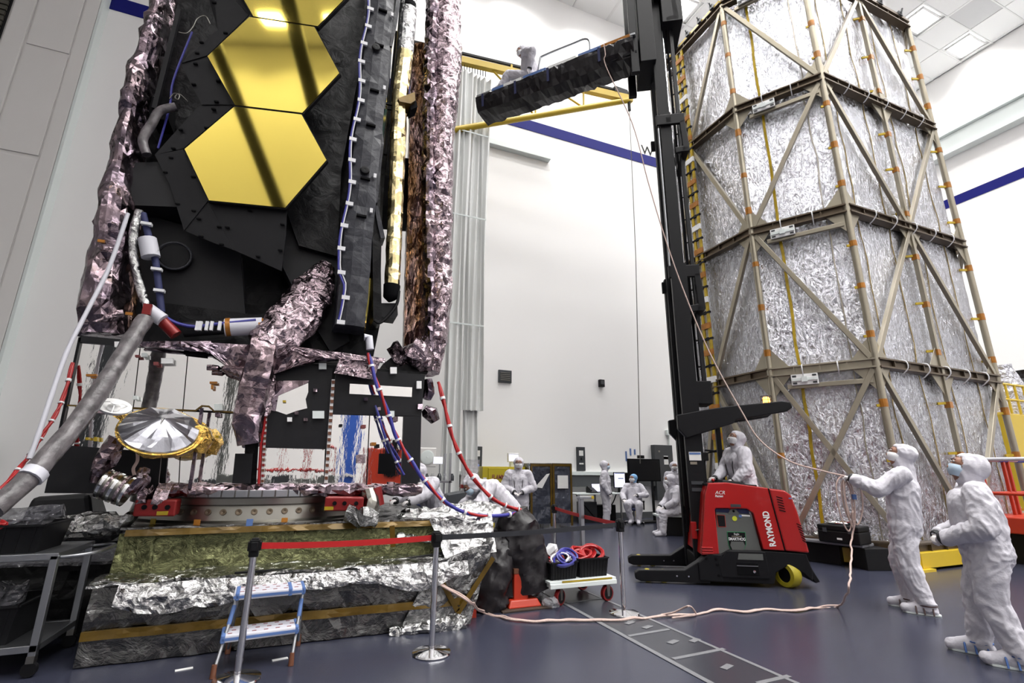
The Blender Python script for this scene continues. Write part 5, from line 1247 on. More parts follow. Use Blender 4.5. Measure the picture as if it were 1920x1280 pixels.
# red shell: frame round the battery opening
shell = tprism('red_cowl', [(0.86, 0.40), (1.10, 0.42), (1.10, 1.02), (1.12, 1.04), (1.54, 1.04), (1.62, 0.98), (1.70, 0.50), (1.98, 0.49), (1.86, 1.33), (1.30, 1.40), (1.04, 1.39), (0.98, 1.22)], -0.02, 0.10, 'red', bevel=0.012)
tprism('rear_cowl', [(1.99, 0.49), (2.30, 0.47), (2.22, 1.0), (2.16, 1.24), (2.08, 1.30), (1.87, 1.325)], -0.02, WT, 'red', bevel=0.02)
tprism('far_cowl', [(0.90, 0.40), (1.98, 0.49), (1.86, 1.33), (1.04, 1.39)], WT - 0.12, WT, 'red')
tprism('front_cowl', [(0.86, 0.40), (1.10, 0.42), (1.12, 1.34), (1.04, 1.39), (0.98, 1.22)], 0.10, WT - 0.12, 'red')
tprism('top_deck', [(1.02, 1.385), (1.30, 1.40), (1.72, 1.37), (1.72, 1.33), (1.02, 1.35)], 0.0, WT - 0.4, 'black_metal')
obj('operator_floor', MB().hexa([T(1.2, 0.15, 0.40), T(2.0, 0.15, 0.40), T(2.0, WT - 0.15, 0.40), T(1.2, WT - 0.15, 0.40)], [T(1.2, 0.15, 0.44), T(2.0, 0.15, 0.44), T(2.0, WT - 0.15, 0.44), T(1.2, WT - 0.15, 0.44)]), 'black_metal', fk)
for k in range(3): tb('cowl_rib', 0.865, 1.02, -0.035, 0.0, 0.42 + k * 0.035, 0.44 + k * 0.035, 'red', bevel=0.006)
tprism('panel_gap', [(1.975, 0.50), (1.99, 0.50), (1.872, 1.325), (1.858, 1.325)], -0.024, 0.0, 'black_flat', bevel=0)
for k in range(6):
    z = 1.22 - k * 0.036; tprism('vent_slot', [(1.955 + k * 0.004, z), (2.035 + k * 0.004, z - 0.022), (2.035 + k * 0.004, z - 0.034), (1.955 + k * 0.004, z - 0.012)], -0.026, -0.01, 'black_flat', bevel=0)
for k in range(7):
    z = 0.86 - k * 0.036; tprism('vent_slot', [(2.20 + k * 0.008 - 0.02, z), (2.26 + k * 0.006 - 0.02, z - 0.03), (2.26 + k * 0.006 - 0.02, z - 0.042), (2.20 + k * 0.008 - 0.02, z - 0.012)], -0.026, -0.01, 'black_flat', bevel=0)
tprism('badge', [(2.12, 1.20), (2.16, 1.20), (2.16, 1.185), (2.12, 1.185)], -0.024, -0.01, 'tape_blue', bevel=0)
# battery
bt = tprism('battery', [(1.08, 0.36), (1.70, 0.40), (1.60, 0.96), (1.12, 0.98)], 0.03, 0.75, 'battery', bevel=0.006); ORG[bt.name] = Matrix.Identity(4)
tprism('battery_edge', [(1.12, 0.985), (1.30, 0.975), (1.32, 1.03), (1.12, 1.03)], 0.04, 0.1, 'navy', bt, 0)
tprism('battery_edge', [(1.40, 0.975), (1.58, 0.965), (1.58, 1.03), (1.40, 1.03)], 0.04, 0.1, 'navy', bt, 0)
tprism('lift_eye', [(1.28, 0.96), (1.45, 0.96), (1.40, 1.03), (1.33, 1.03)], 0.025, 0.04, 'battery', bt, 0.004)
obj('eye_hole', MB().lathe([(0.016, 0), (0.016, 0.004), (0, 0.004)], T(1.365, 0.024, 1.0), 12, (-ii_).to_track_quat('Z', 'Y').to_matrix()), 'black_flat', bt)
obj('lime_dot', MB().lathe([(0.034, 0), (0.034, 0.003), (0, 0.003)], T(1.37, 0.028, 0.90), 20, (-ii_).to_track_quat('Z', 'Y').to_matrix()), 'lime', bt)
tprism('warning_label', [(1.12, 0.95), (1.24, 0.945), (1.24, 0.78), (1.13, 0.78)], 0.024, 0.03, 'orange', bt, 0)
tprism('label_face', [(1.128, 0.943), (1.234, 0.938), (1.234, 0.787), (1.137, 0.787)], 0.022, 0.028, 'black', bt, 0)
tprism('data_label', [(1.47, 0.955), (1.585, 0.95), (1.585, 0.93), (1.47, 0.935)], 0.024, 0.03, 'paper', bt, 0)
tprism('data_label', [(1.43, 0.952), (1.47, 0.95), (1.47, 0.915), (1.43, 0.918)], 0.024, 0.03, 'tape_blue', bt, 0)
# shield badge with lettering
tprism('badge_border', [(1.245, 0.72), (1.495, 0.72), (1.49, 0.56), (1.44, 0.45), (1.27, 0.45), (1.245, 0.56)], 0.022, 0.03, 'green', bt, 0)
tprism('badge_face', [(1.252, 0.713), (1.488, 0.713), (1.482, 0.56), (1.435, 0.455), (1.275, 0.455), (1.252, 0.56)], 0.018, 0.026, 'black', bt, 0)
lettering('badge_text', 'SMARTHOG', 0.055, T(1.37, 0.016, 0.605), rr_, (0, 0, 1), 'white', bt, 0.001, 'CENTER', 0.001, xs=0.78)
lettering('badge_text', 'Eagle', 0.035, T(1.37, 0.016, 0.68), rr_, (0, 0, 1), 'white', bt, 0.001, 'CENTER')
tprism('badge_bar', [(1.30, 0.665), (1.44, 0.665), (1.44, 0.655), (1.30, 0.655)], 0.014, 0.02, 'purple_b' if False else 'frame', bt, 0)
tprism('badge_panel', [(1.29, 0.59), (1.45, 0.59), (1.47, 0.54), (1.44, 0.46), (1.30, 0.46), (1.27, 0.54)], 0.014, 0.02, 'battery', bt, 0)
# lettering on the cowl
vr = (rr_ * -0.105 + V((0, 0, 1))).normalized()
lettering('maker_lettering', 'RAYMOND', 0.118, T(1.87, -0.024, 0.545), vr, -rr_, 'white', fk, 0.002, bold=0.0035, xs=0.80)
lettering('model_lettering', 'ACR', 0.07, T(1.12, -0.024, 1.235), rr_, (0, 0, 1), 'paper', fk, 0.0015, shear=0.25)
lettering('model_lettering', 'Regen', 0.045, T(1.115, -0.024, 1.195), rr_, (0, 0, 1), 'white', fk, 0.0015, bold=0.001, shear=0.25)
tprism('caution_plate', [(1.32, 1.10), (1.46, 1.10), (1.46, 1.06), (1.32, 1.06)], -0.026, -0.01, 'grey_dark', bevel=0)
# drive wheel
obj('drive_wheel', MB().lathe([(0.10, -0.08), (0.155, -0.08), (0.165, -0.06), (0.165, 0.06), (0.155, 0.08), (0.10, 0.08), (0.10, -0.08)], T(2.02, 0.10, 0.168), 36, Matrix((rr_, V((0, 0, 1)), ii_)).transposed() @ Matrix.Rotation(1.0, 3, 'Y'), cap=False), 'wheel_y', fk, True)
obj('wheel_hub', MB().lathe([(0.0, -0.06), (0.10, -0.06), (0.10, 0.06), (0, 0.06)], T(2.02, 0.10, 0.168), 24, Matrix((rr_, V((0, 0, 1)), ii_)).transposed() @ Matrix.Rotation(1.0, 3, 'Y')), 'black_flat', fk, True)
tprism('rear_flap', [(2.30, 0.30), (2.40, 0.10), (2.34, 0.08), (2.26, 0.20)], 0.02, 0.5, 'black_metal')
# mast: nested channels
def channel(name, s0, s1, w, z0, z1, m, th=0.05):
    mb = MB()
    for ww in (w, WT - w):
        c = T((s0 + s1) / 2, ww, (z0 + z1) / 2); mb2 = MB().box(c, (s1 - s0, th, z1 - z0), TA)
        sg = 1 if ww < WT / 2 else -1
        mb2.box(T(s0 + 0.03, ww + sg * 0.04, (z0 + z1) / 2), (0.05, 0.08, z1 - z0), TA); mb2.box(T(s1 - 0.03, ww + sg * 0.04, (z0 + z1) / 2), (0.05, 0.08, z1 - z0), TA)
        obj(name, mb2, m, fk)
channel('outer_channel', 0.82, 1.08, 0.32, 0.08, 5.05, 'black_metal')
channel('middle_channel', 0.86, 1.06, 0.38, 0.6, 8.2, 'black_metal')
channel('inner_channel', 0.84, 1.04, 0.44, 1.0, 11.3, 'black_metal')
tb('mast_foot', 0.84, 1.10, 0.30, WT - 0.30, 0.10, 0.34, 'black_metal')
for z, s1 in ((4.95, 1.30), (8.05, 1.30), (11.1, 1.35)):
    for w in (0.30, WT - 0.36):
        tb('crosshead', 0.78, s1, w, w + 0.06, z - 0.16, z + 0.06, 'black_metal')
        tprism('crosshead_arm', [(s1 - 0.10, z - 0.1), (s1, z - 0.1), (s1 + 0.04, z - 0.75), (s1 - 0.22, z - 0.80), (s1 - 0.22, z - 0.68), (s1 - 0.08, z - 0.66)], w, w + 0.06, 'black_metal')
    tb('crosshead_tie', 0.95, 1.06, 0.30, WT - 0.30, z - 0.14, z, 'black_metal')
    tb('crosshead_tie', s1 - 0.1, s1 + 0.02, 0.30, WT - 0.30, z - 0.78, z - 0.68, 'black_metal')
for w in (0.52, WT - 0.52):
    obj('lift_cylinder', MB().tube([T(1.08, w, 0.4), T(1.08, w, 4.2)], 0.05, 12), 'black_metal', fk, True)
    obj('piston_rod', MB().tube([T(1.08, w, 4.2), T(1.08, w, 11.0)], 0.03, 10), 'chrome', fk, True)
    obj('lift_chain', MB().bar(T(1.16, w, 2.7), T(1.16, w, 10.9), 0.03, 0.02), 'black_flat', fk)
for k, (s, w) in enumerate(((1.22, 0.48), (1.25, 0.52), (1.28, 0.56), (1.24, 0.9))):
    obj('hydraulic_hose', MB().tube([T(s, w, 2.8), T(s - 0.02, w, 6.5), T(s, w, 10.6)], 0.018, 7), 'black', fk, True)
obj('mast_gauge', MB().bar(T(0.80, 0.29, 5.0), T(0.80, 0.29, 7.8), 0.03, 0.02), 'alu', fk)
tb('hose_bracket', 1.08, 1.34, 0.45, 0.9, 2.62, 3.0, 'black_metal')
# notices on the mast
for s0, z0, w_, h_, m in ((0.86, 1.72, 0.18, 0.13, 'paper'), (0.87, 1.66, 0.10, 0.04, 'frame'), (0.86, 1.36, 0.18, 0.05, 'grey_dark'), (0.86, 1.26, 0.18, 0.05, 'grey_dark')):
    tprism('mast_notice', [(s0, z0), (s0 + w_, z0), (s0 + w_, z0 + h_), (s0, z0 + h_)], 0.285, 0.296, m, bevel=0)
tprism('notice_band', [(0.865, 1.81), (1.035, 1.81), (1.035, 1.84), (0.865, 1.84)], 0.282, 0.29, 'tape_blue', bevel=0)
tprism('red_latch', [(0.80, 0.58), (0.88, 0.58), (0.88, 0.82), (0.80, 0.82)], 0.27, 0.30, 'red', bevel=0.006)
obj('latch_wire', MB().tube(spline([T(0.86, 0.26, 0.70), T(0.94, 0.25, 0.72), T(0.98, 0.25, 0.68), T(0.92, 0.25, 0.67)], 4), 0.008, 6), 'steel', fk, True)
# overhead guard with beacon
og = tprism('overhead_guard', [(0.72, 2.20), (0.84, 2.06), (1.55, 2.28), (1.60, 2.34), (2.36, 2.46), (2.44, 2.52), (2.42, 2.60), (2.30, 2.62), (1.50, 2.55), (1.15, 2.50), (0.72, 2.42)], 0.22, 0.34, 'black_metal', bevel=0.012)
tprism('overhead_guard_arm', [(0.72, 2.20), (0.84, 2.06), (1.55, 2.28), (1.60, 2.34), (2.36, 2.46), (2.44, 2.52), (2.42, 2.60), (2.30, 2.62), (1.50, 2.55), (1.15, 2.50), (0.72, 2.42)], WT - 0.34, WT - 0.22, 'black_metal', bevel=0.012)
for k in range(5): tb('guard_bar', 1.55 + k * 0.17, 1.60 + k * 0.17, 0.3, WT - 0.3, 2.42 + k * 0.02, 2.50 + k * 0.02, 'black_metal')
tb('guard_post', 1.5, 1.58, WT - 0.3, WT - 0.22, 0.4, 2.3, 'black_metal')
bc = T(2.15, 0.45, 2.60)
bo_ = obj('beacon', MB().lathe([(0.055, 0.02), (0.055, 0.09), (0.04, 0.115), (0, 0.12)], bc, 16), 'lens', fk, True); ORG[bo_.name] = Matrix.Identity(4)
obj('beacon_base', MB().lathe([(0.075, 0), (0.075, 0.02), (0, 0.022)], bc, 16), 'black', bo_, True)
cg = MB()
for a in range(6): cg.tube([bc + V((0.08 * math.cos(a * PI / 3), 0.08 * math.sin(a * PI / 3), 0)), bc + V((0.08 * math.cos(a * PI / 3), 0.08 * math.sin(a * PI / 3), 0.13))], 0.004, 5)
for z in (0.07, 0.13): cg.tube([bc + V((0.08 * math.cos(a), 0.08 * math.sin(a), z)) for a in [2 * PI * k / 18 for k in range(18)]], 0.004, 5, closed=True)
obj('beacon_cage', cg, 'black', bo_, True)
# controls
obj('control_pod', MB().hexa([T(1.28, 0.2, 1.38), T(1.62, 0.2, 1.38), T(1.62, 0.8, 1.38), T(1.28, 0.8, 1.38)], [T(1.30, 0.22, 1.44), T(1.55, 0.22, 1.41), T(1.55, 0.78, 1.41), T(1.30, 0.78, 1.44)]), 'black', fk, bevel=0.015)
tb('display', 1.10, 1.20, 0.5, 0.72, 1.72, 1.85, 'black'); obj('display_stalk', MB().tube([T(1.15, 0.6, 1.38), T(1.15, 0.6, 1.74)], 0.015, 8), 'black', fk, True)
tb('display_arm', 1.0, 1.16, 0.58, 0.62, 1.66, 1.70, 'black'); obj('red_knob', MB().ell(T(1.16, 0.2, 1.43), 0.025), 'red', fk, True); obj('knob_stalk', MB().tube([T(1.16, 0.2, 1.37), T(1.16, 0.2, 1.42)], 0.01, 6), 'black', fk)
# carriage at the mast head
tb('carriage', 0.58, 0.88, 0.30, WT - 0.30, 9.4, 11.4, 'black_metal')
tb('carriage_upright', 0.40, 0.56, 0.34, 0.44, 9.2, 11.9, 'black_metal')
tb('carriage_upright', 0.40, 0.56, WT - 0.44, WT - 0.34, 9.2, 11.9, 'black_metal')
tb('mast_cap', 1.06, 1.46, 0.30, WT - 0.30, 10.3, 11.5, 'black_metal')

# ---- raised platform wrapped in black plastic
zb_ = 10.05
_a = T(0.50, 0.27, 0); _b = fl(893, 182, zb_); _b.z = 0
pd = (_b - _a).normalized(); LP = (_b - _a).length; pw = V((-pd.y, pd.x, 0))
if pw.dot(V((0, -1, 0))) < 0: pw = -pw             # towards the camera side
p0 = _a - pw * 0.32
def PF(l, w, z): return p0 + pd * l + pw * w + V((0, 0, z))
print('platform', LP, pd)
plf = thing('work_platform', 'long raised work platform wrapped in black plastic on the truck forks', 'platform', PF(1.8, 0, 9.2))
secs = []
for k in range(49):
    l = 0.05 + (LP - 0.05) * k / 48; sagb = 0.05 * math.sin(PI * l / LP) + 0.05 * noise.noise(V((l * 3, 0, 0)))
    dep = 0.42 - 0.05 * (l / LP)
    ring = [PF(l, 0.30, zb_ + 0.02), PF(l, 0.34, zb_ - 0.05), PF(l, 0.33 + 0.03 * noise.noise(V((l * 4, 1, 0))), zb_ - dep * 0.35), PF(l, 0.29 + 0.05 * noise.noise(V((l * 3, 2, 0))), zb_ - dep * 0.7), PF(l, 0.24, zb_ - dep - sagb * 0.5), PF(l, 0.0, zb_ - dep - sagb), PF(l, -0.24, zb_ - dep - sagb * 0.5), PF(l, -0.31, zb_ - dep * 0.5), PF(l, -0.34, zb_ - 0.05), PF(l, -0.30, zb_ + 0.02)]
    secs.append(ring)
mb = MB(); loft(mb, secs, 0.03, 4, 8); obj('plastic_wrap', mb, 'tarp', plf)
obj('deck', MB().hexa([PF(0.0, -0.32, zb_ + 0.0), PF(LP, -0.32, zb_), PF(LP, 0.32, zb_), PF(0.0, 0.32, zb_)], [PF(0.0, -0.32, zb_ + 0.05), PF(LP, -0.32, zb_ + 0.05), PF(LP, 0.32, zb_ + 0.05), PF(0.0, 0.32, zb_ + 0.05)]), 'alu', plf, bevel=0.008)
for (la, lb_, m) in ((0.1, 0.7, 'amber'), (0.7, 1.2, 'tape_blue'), (1.25, 1.9, 'paper'), (1.95, 2.5, 'tape_blue'), (2.55, 3.0, 'paper'), (3.0, 3.3, 'tape_blue')):
    obj('edge_tape', MB().bar(PF(la, 0.335, zb_ + 0.0), PF(lb_, 0.335, zb_ + 0.0), 0.02, 0.07), m, plf)
for l in (0.75, 1.9, 2.7, 3.55): obj('wrap_band', MB().bar(PF(l, 0.36, zb_ - 0.02), PF(l, 0.33, zb_ - 0.34), 0.05, 0.012, pw), 'navy', plf)
obj('grab_rail', MB().tube(spline([PF(0.95, 0.29, zb_ + 0.04), PF(0.95, 0.29, zb_ + 0.3), PF(1.05, 0.29, zb_ + 0.42), PF(1.3, 0.29, zb_ + 0.43), PF(2.0, 0.29, zb_ + 0.43), PF(2.1, 0.29, zb_ + 0.36), PF(2.14, 0.29, zb_ + 0.04)], 4), 0.024, 10), 'alu', plf, True)
# forks below
for w in (-0.2, 0.2): obj('fork', MB().bar(PF(0.0, w, zb_ - 0.36), PF(1.2, w, zb_ - 0.36), 0.12, 0.05), 'black_metal', fk)
# ================================================================== jib crane and curtain
YJ = 11.6
ja, jb_ = onY(862, 112, YJ), onY(1183, 187, YJ)
zj = 13.45
jc = thing('jib_crane', 'yellow wall jib crane with triangular truss arm', 'crane', (3.0, YJ + 1.0, 11.0))
tipd = atd(1184, 188, 14.0)
t0_ = onY(862, 113, YJ)
# arm runs level: far end found at the same height
k_ = (t0_.z - HC) / (ray(1184, 187)[2]); tip = V(CAM) + V(ray(1184, 187)) * k_
low = onY(913, 233, YJ); d_ = (tip - t0_); 
ly = t0_.y + d_.y * ((low.x - t0_.x) / d_.x); low = onY(913, 233, ly)
back = t0_ - d_.normalized() * 1.6
lowb = low - (tip - low).normalized() * 1.6
obj('top_chord', MB().bar(back, tip, 0.16, 0.22), 'yellow', jc)
obj('lower_chord', MB().tube([lowb, tip], 0.09, 10), 'yellow', jc, True)
for u, v in ((0.42, 0.36), (0.70, 0.60)):
    a = t0_.lerp(tip, u); b = low.lerp(tip, max(0, (u - 0.16) / 0.84)); obj('truss_post', MB().tube([a, b], 0.03, 8), 'yellow', jc, True)
    a2 = t0_.lerp(tip, u - 0.26); obj('truss_diagonal', MB().tube([a2, b], 0.03, 8), 'yellow', jc, True)
obj('festoon_rail', MB().bar(back + V((0, 0, 0.28)), t0_.lerp(tip, 1.02) + V((0, 0, 0.24)), 0.07, 0.07), 'black_metal', jc)
for u in (0.28, 0.62, 0.96): obj('rail_bracket', MB().bar(t0_.lerp(tip, u), t0_.lerp(tip, u) + V((0, 0, 0.26)), 0.08, 0.06), 'yellow', jc)
obj('trolley', MB().box(tip - d_.normalized() * 0.4 + V((0, 0, 0.22)), (0.5, 0.14, 0.2)), 'black_metal', jc)
obj('hoist_hook', MB().tube([tip - d_.normalized() * 0.1 - V((0, 0, 0.1)), tip - d_.normalized() * 0.1 - V((0, 0, 0.45))], 0.05, 8), 'black_metal', jc, True)
hc = tip - d_.normalized() * 0.1
obj('hoist_wire', MB().tube([hc - V((0, 0, 0.4)), onY(1192, 480, hc.y), V((onY(1199, 845, hc.y).x, hc.y, 1.75))], 0.012, 6), 'steel', jc, True)
obj('mast_bracket', MB().box(back + V((0, 0.2, -0.8)), (0.3, 0.4, 2.2)), 'yellow', jc)
obj('wall_tie', MB().bar(back + V((0, 0.2, -0.8)), V((back.x, YW, back.z - 0.8)), 0.25, 0.8), 'yellow', jc)
cu = thing('curtain', 'tall white vinyl curtain hanging in pleats from the jib rail', 'curtain', (3.1, YJ, 0))
ca, cb = onY(846, 118, YJ), onY(912, 128, YJ)
def drape(name, x0, x1, z0, z1, Yc, amp, waves, m, par, gather=1.0, nv=14, nu=60):
    vs = []; fs = []
    for j in range(nv + 1):
        v = j / nv; z = z0 + (z1 - z0) * v
        for i in range(nu + 1):
            u = i / nu; xc = (x0 + x1) / 2; g = 1 + (gather - 1) * (1 - v)
            x = xc + (u - 0.5) * (x1 - x0) * g + 0.03 * math.sin(v * 6 + u * 9)
            y = Yc + amp * math.sin(u * waves * 2 * PI + 0.8 * math.sin(v * 3)) + 0.03 * noise.noise(V((u * 8, v * 5, 0)))
            vs.append((x, y, z))
    w = nu + 1
    for j in range(nv):
        for i in range(nu): fs.append((j * w + i, j * w + i + 1, (j + 1) * w + i + 1, (j + 1) * w + i))
    o_ = len(vs); vs += [(x, y + 0.012, z) for x, y, z in vs]; fs += [tuple(o_ + k for k in reversed(f)) for f in fs]
    return obj(name, MB().add(vs, fs), m, par, True)
zt = ca.z - 0.1
drape('curtain_panel', onY(846, 400, YJ).x, onY(878, 400, YJ).x, 0.4, zt, YJ, 0.07, 3, 'curtain', cu)
drape('curtain_panel', onY(876, 400, YJ + 0.1).x, onY(914, 400, YJ + 0.1).x, 3.0, zt, YJ + 0.1, 0.07, 4, 'curtain', cu)
drape('curtain_panel', onY(868, 800, YJ + 0.2).x, onY(900, 800, YJ + 0.2).x, 0.9, 5.5, YJ + 0.25, 0.05, 3, 'curtain', cu)
for x in range(846, 914, 5):
    p = onY(x, 118, YJ); obj('curtain_hook', MB().tube([V((p.x, YJ, zt)), V((p.x, YJ, zt + 0.5))], 0.012, 5), 'black', cu)
for z in (11.0, 8.3, 5.2): obj('weld_seam', MB().box((onY(880, 400, YJ).x, YJ - 0.06, z), (0.95, 0.015, 0.04)), 'trim_white', cu)

# ================================================================== back of the hall: cabinets, racks, desk, screens
p = fl(960, 985)
def cab(px0, px1, pyt, Yc, d): 
    a, b = onY(px0, pyt, Yc), onY(px1, pyt, Yc); return a.x, b.x, a.z
x0, x1, zt = cab(905, 986, 874, 13.2, 0.6)
fc = thing('flammables_cabinet', 'yellow flammable liquids cabinet against the back wall', 'cabinet', ((x0 + x1) / 2, 13.5, 0))
obj('carcass', MB().box(((x0 + x1) / 2, 13.5, zt / 2), (x1 - x0, 0.6, zt)), 'yellow_cab', fc, bevel=0.01)
xm = x0 + (x1 - x0) * 0.58
for a, b in ((x0 + 0.16, xm), (xm + 0.01, x1 - 0.02)):
    obj('door', MB().box(((a + b) / 2, 13.19, zt / 2), (b - a - 0.01, 0.03, zt - 0.08)), 'yellow_cab', fc, bevel=0.008)
obj('side_label', MB().box((x0 + 0.07, 13.195, zt - 0.75), (0.1, 0.01, 0.9)), 'paper', fc)
obj('handle', MB().box((xm + 0.05, 13.16, zt * 0.55), (0.04, 0.04, 0.16)), 'grey_dark', fc)
lettering('warning_lettering', 'FLAMMABLE', 0.17, V((x0 + 0.27, 13.165, zt - 0.34)), (1, 0, 0), (0, 0, 1), 'print_red', fc, 0.002, bold=0.003, xs=0.72)
lettering('warning_lettering', 'KEEP FIRE AWAY', 0.13, V((x0 + 0.27, 13.165, zt - 0.50)), (1, 0, 0), (0, 0, 1), 'print_red', fc, 0.002, bold=0.002, xs=0.66)
obj('warning_triangle', MB().prism([(x0 + 0.28, 13.17, zt - 0.82), (x0 + 0.50, 13.17, zt - 0.82), (x0 + 0.39, 13.17, zt - 0.58)], (0, -0.006, 0)), 'grey_dark', fc)
for k in range(3): obj('warning_line', MB().box((x0 + 0.75, 13.168, zt - 0.64 - 0.07 * k), (0.4, 0.006, 0.025)), 'amber', fc)
mon = onY(963, 864, 13.4)
cm = thing('small_monitor', 'small white monitor on a bracket above the yellow cabinet', 'monitor', (mon.x, 13.5, zt))
obj('monitor_case', MB().box((mon.x, 13.45, zt + 0.26), (0.34, 0.1, 0.26)), 'white', cm, bevel=0.015); obj('monitor_screen', MB().box((mon.x, 13.395, zt + 0.25), (0.28, 0.012, 0.18)), 'screen', cm); obj('monitor_stand', MB().box((mon.x, 13.5, zt + 0.07), (0.14, 0.14, 0.14)), 'trim_white', cm)
# two racks under smoky wrap
M['rack_wrap'] = foil('rack_wrap', (0.05, 0.055, 0.075), 0.2, 3.5, 0.3, 0.1, metal=0.15)
for (pa, pb, lab) in ((993, 1033, 'film-wrapped wire rack with dark contents next to the yellow cabinet'), (1034, 1070, 'film-wrapped wire rack with a white notice near the desk')):
    x0, x1, zt = cab(pa, pb, 868, 12.9, 0.7); xc = (x0 + x1) / 2; w = x1 - x0
    t = thing('wrapped_rack', lab, 'rack', (xc, 13.25, 0), 'film-wrapped racks')
    for sx in (-1, 1):
        for sy in (-1, 1): obj('upright', MB().tube([(xc + sx * (w / 2 - 0.03), 13.25 + sy * 0.32, 0), (xc + sx * (w / 2 - 0.03), 13.25 + sy * 0.32, zt)], 0.018, 8), 'chrome', t, True)
    for k in range(4): obj('shelf', MB().box((xc, 13.25, 0.25 + k * (zt - 0.3) / 3), (w - 0.06, 0.64, 0.03)), 'alu', t)
    for k in range(3): obj('stored_box', MB().box((xc, 13.2, 0.42 + k * (zt - 0.3) / 3), (w * 0.7, 0.4, 0.28)), 'navy' if k % 2 else 'grey_dark', t)
    mb = MB(); sheet(mb, (xc - w / 2, 12.88, 0.12), (xc + w / 2, 12.88, 0.12), (xc + w / 2, 12.88, zt), (xc - w / 2, 12.88, zt), 12, 22, 0.03, 2.5, pa, 0.01, (0, -1, 0)); obj('front_wrap', mb, 'rack_wrap', t)
    for sx in (-1, 1): mb = MB(); sheet(mb, (xc + sx * w / 2, 12.9, 0.12), (xc + sx * w / 2, 13.6, 0.12), (xc + sx * w / 2, 13.6, zt), (xc + sx * w / 2, 12.9, zt), 6, 18, 0.02, 3, pa, 0.01, (sx, 0, 0)); obj('side_wrap', mb, 'rack_wrap', t)
    for sx in (-1, 1): obj('edge_tape', MB().box((xc + sx * (w / 2 - 0.03), 12.84, zt / 2), (0.06, 0.01, zt - 0.1)), 'amber_dark', t)
    obj('edge_tape', MB().box((xc, 12.84, zt - 0.05), (w, 0.012, 0.07)), 'amber_dark', t)
    if pa > 1000: 
        obj('notice', MB().box((xc, 12.82, zt - 0.52), (0.34, 0.01, 0.36)), 'paper', t)
    else:
        obj('notice', MB().prism([(xc - 0.2, 12.83, zt - 0.65), (xc + 0.02, 12.83, zt - 0.68), (xc + 0.26, 12.83, zt - 0.28), (xc + 0.16, 12.83, zt - 0.30)], (0, 0.008, 0)), 'paper', t)
# desk
dx0, dx1 = onY(1078, 924, 13.6).x, onY(1190, 924, 13.6).x
dk_ = thing('desk', 'long grey workbench desk below the wall ledge', 'desk', ((dx0 + dx1) / 2, 13.9, 0))
obj('desk_top', MB().box(((dx0 + dx1) / 2, 13.9, 0.86), (dx1 - dx0, 0.8, 0.04)), 'trim_white', dk_, bevel=0.005)
for x in (dx0 + 0.1, (dx0 + dx1) / 2, dx1 - 0.1):
    for y in (13.55, 14.25): obj('desk_leg', MB().box((x, y, 0.42), (0.05, 0.05, 0.84)), 'alu', dk_)
obj('cable_drape', MB().tube(spline([(dx0 + 0.2, 13.9, 0.84), (dx0 + 0.6, 13.9, 0.4), (dx0 + 1.0, 13.9, 0.1), (dx0 + 1.5, 13.9, 0.5), (dx0 + 1.7, 13.9, 0.84)], 4), 0.02, 6), 'black', dk_, True)
obj('under_unit', MB().box((dx0 + 0.7, 14.1, 0.3), (0.5, 0.4, 0.6)), 'grey_dark', dk_); obj('under_unit', MB().box((dx1 - 0.9, 14.1, 0.25), (0.7, 0.4, 0.5)), 'black', dk_)
def screen_thing(name, label, cat, x, z0, w, h, Ys, lit, stand=True):
    t = thing(name, label, cat, (x, Ys, 0.88))
    obj('case', MB().box((x, Ys, z0 + h / 2), (w, 0.05, h)), 'black', t, bevel=0.006)
    obj('screen', MB().box((x, Ys - 0.028, z0 + h / 2), (w * 0.93, 0.008, h * 0.9)), 'screen' if lit else 'black_flat', t)
    if lit:
        obj('window_text', MB().box((x + w * 0.1, Ys - 0.034, z0 + h * 0.6), (w * 0.5, 0.004, h * 0.06)), 'tape_blue', t); obj('window_bar', MB().box((x, Ys - 0.034, z0 + h * 0.92), (w * 0.9, 0.004, h * 0.05)), 'tape_blue', t)
    if stand: obj('stand', MB().box((x, Ys + 0.03, (z0 + 0.88) / 2), (0.06, 0.05, z0 - 0.88 + 0.04)).box((x, Ys + 0.02, 0.89), (0.26, 0.18, 0.02)), 'black', t)
    return t
mx = onY(1161, 900, 13.9); screen_thing('desktop_monitor', 'lit desktop monitor on the desk beside the standing person', 'monitor', mx.x, 1.02, 0.42, 0.5, 13.9, True)
mx2 = onY(1172, 905, 14.0); screen_thing('desktop_monitor', 'black switched-off monitor on the desk behind the lit one', 'monitor', mx2.x + 0.3, 1.0, 0.5, 0.5, 14.05, False)
lx = onY(1121, 908, 13.8)
lp = thing('laptop', 'open laptop with bright screen on the desk', 'laptop', (lx.x, 13.8, 0.88))
obj('laptop_base', MB().box((lx.x, 13.7, 0.89), (0.36, 0.26, 0.02)), 'black', lp, bevel=0.004); obj('keyboard', MB().box((lx.x, 13.68, 0.902), (0.3, 0.12, 0.006)), 'grey_dark', lp)
obj('laptop_lid', MB().bar((lx.x, 13.84, 0.9), (lx.x, 13.92, 1.16), 0.36, 0.015, (0, -1, 0)), 'black', lp); obj('screen', MB().bar((lx.x, 13.835, 0.92), (lx.x, 13.908, 1.145), 0.33, 0.012, (0, -1, 0)), 'screen', lp)
px_ = onY(1108, 913, 13.8); ph = thing('desk_phone', 'black desk phone left of the laptop', 'phone', (px_.x, 13.75, 0.88))
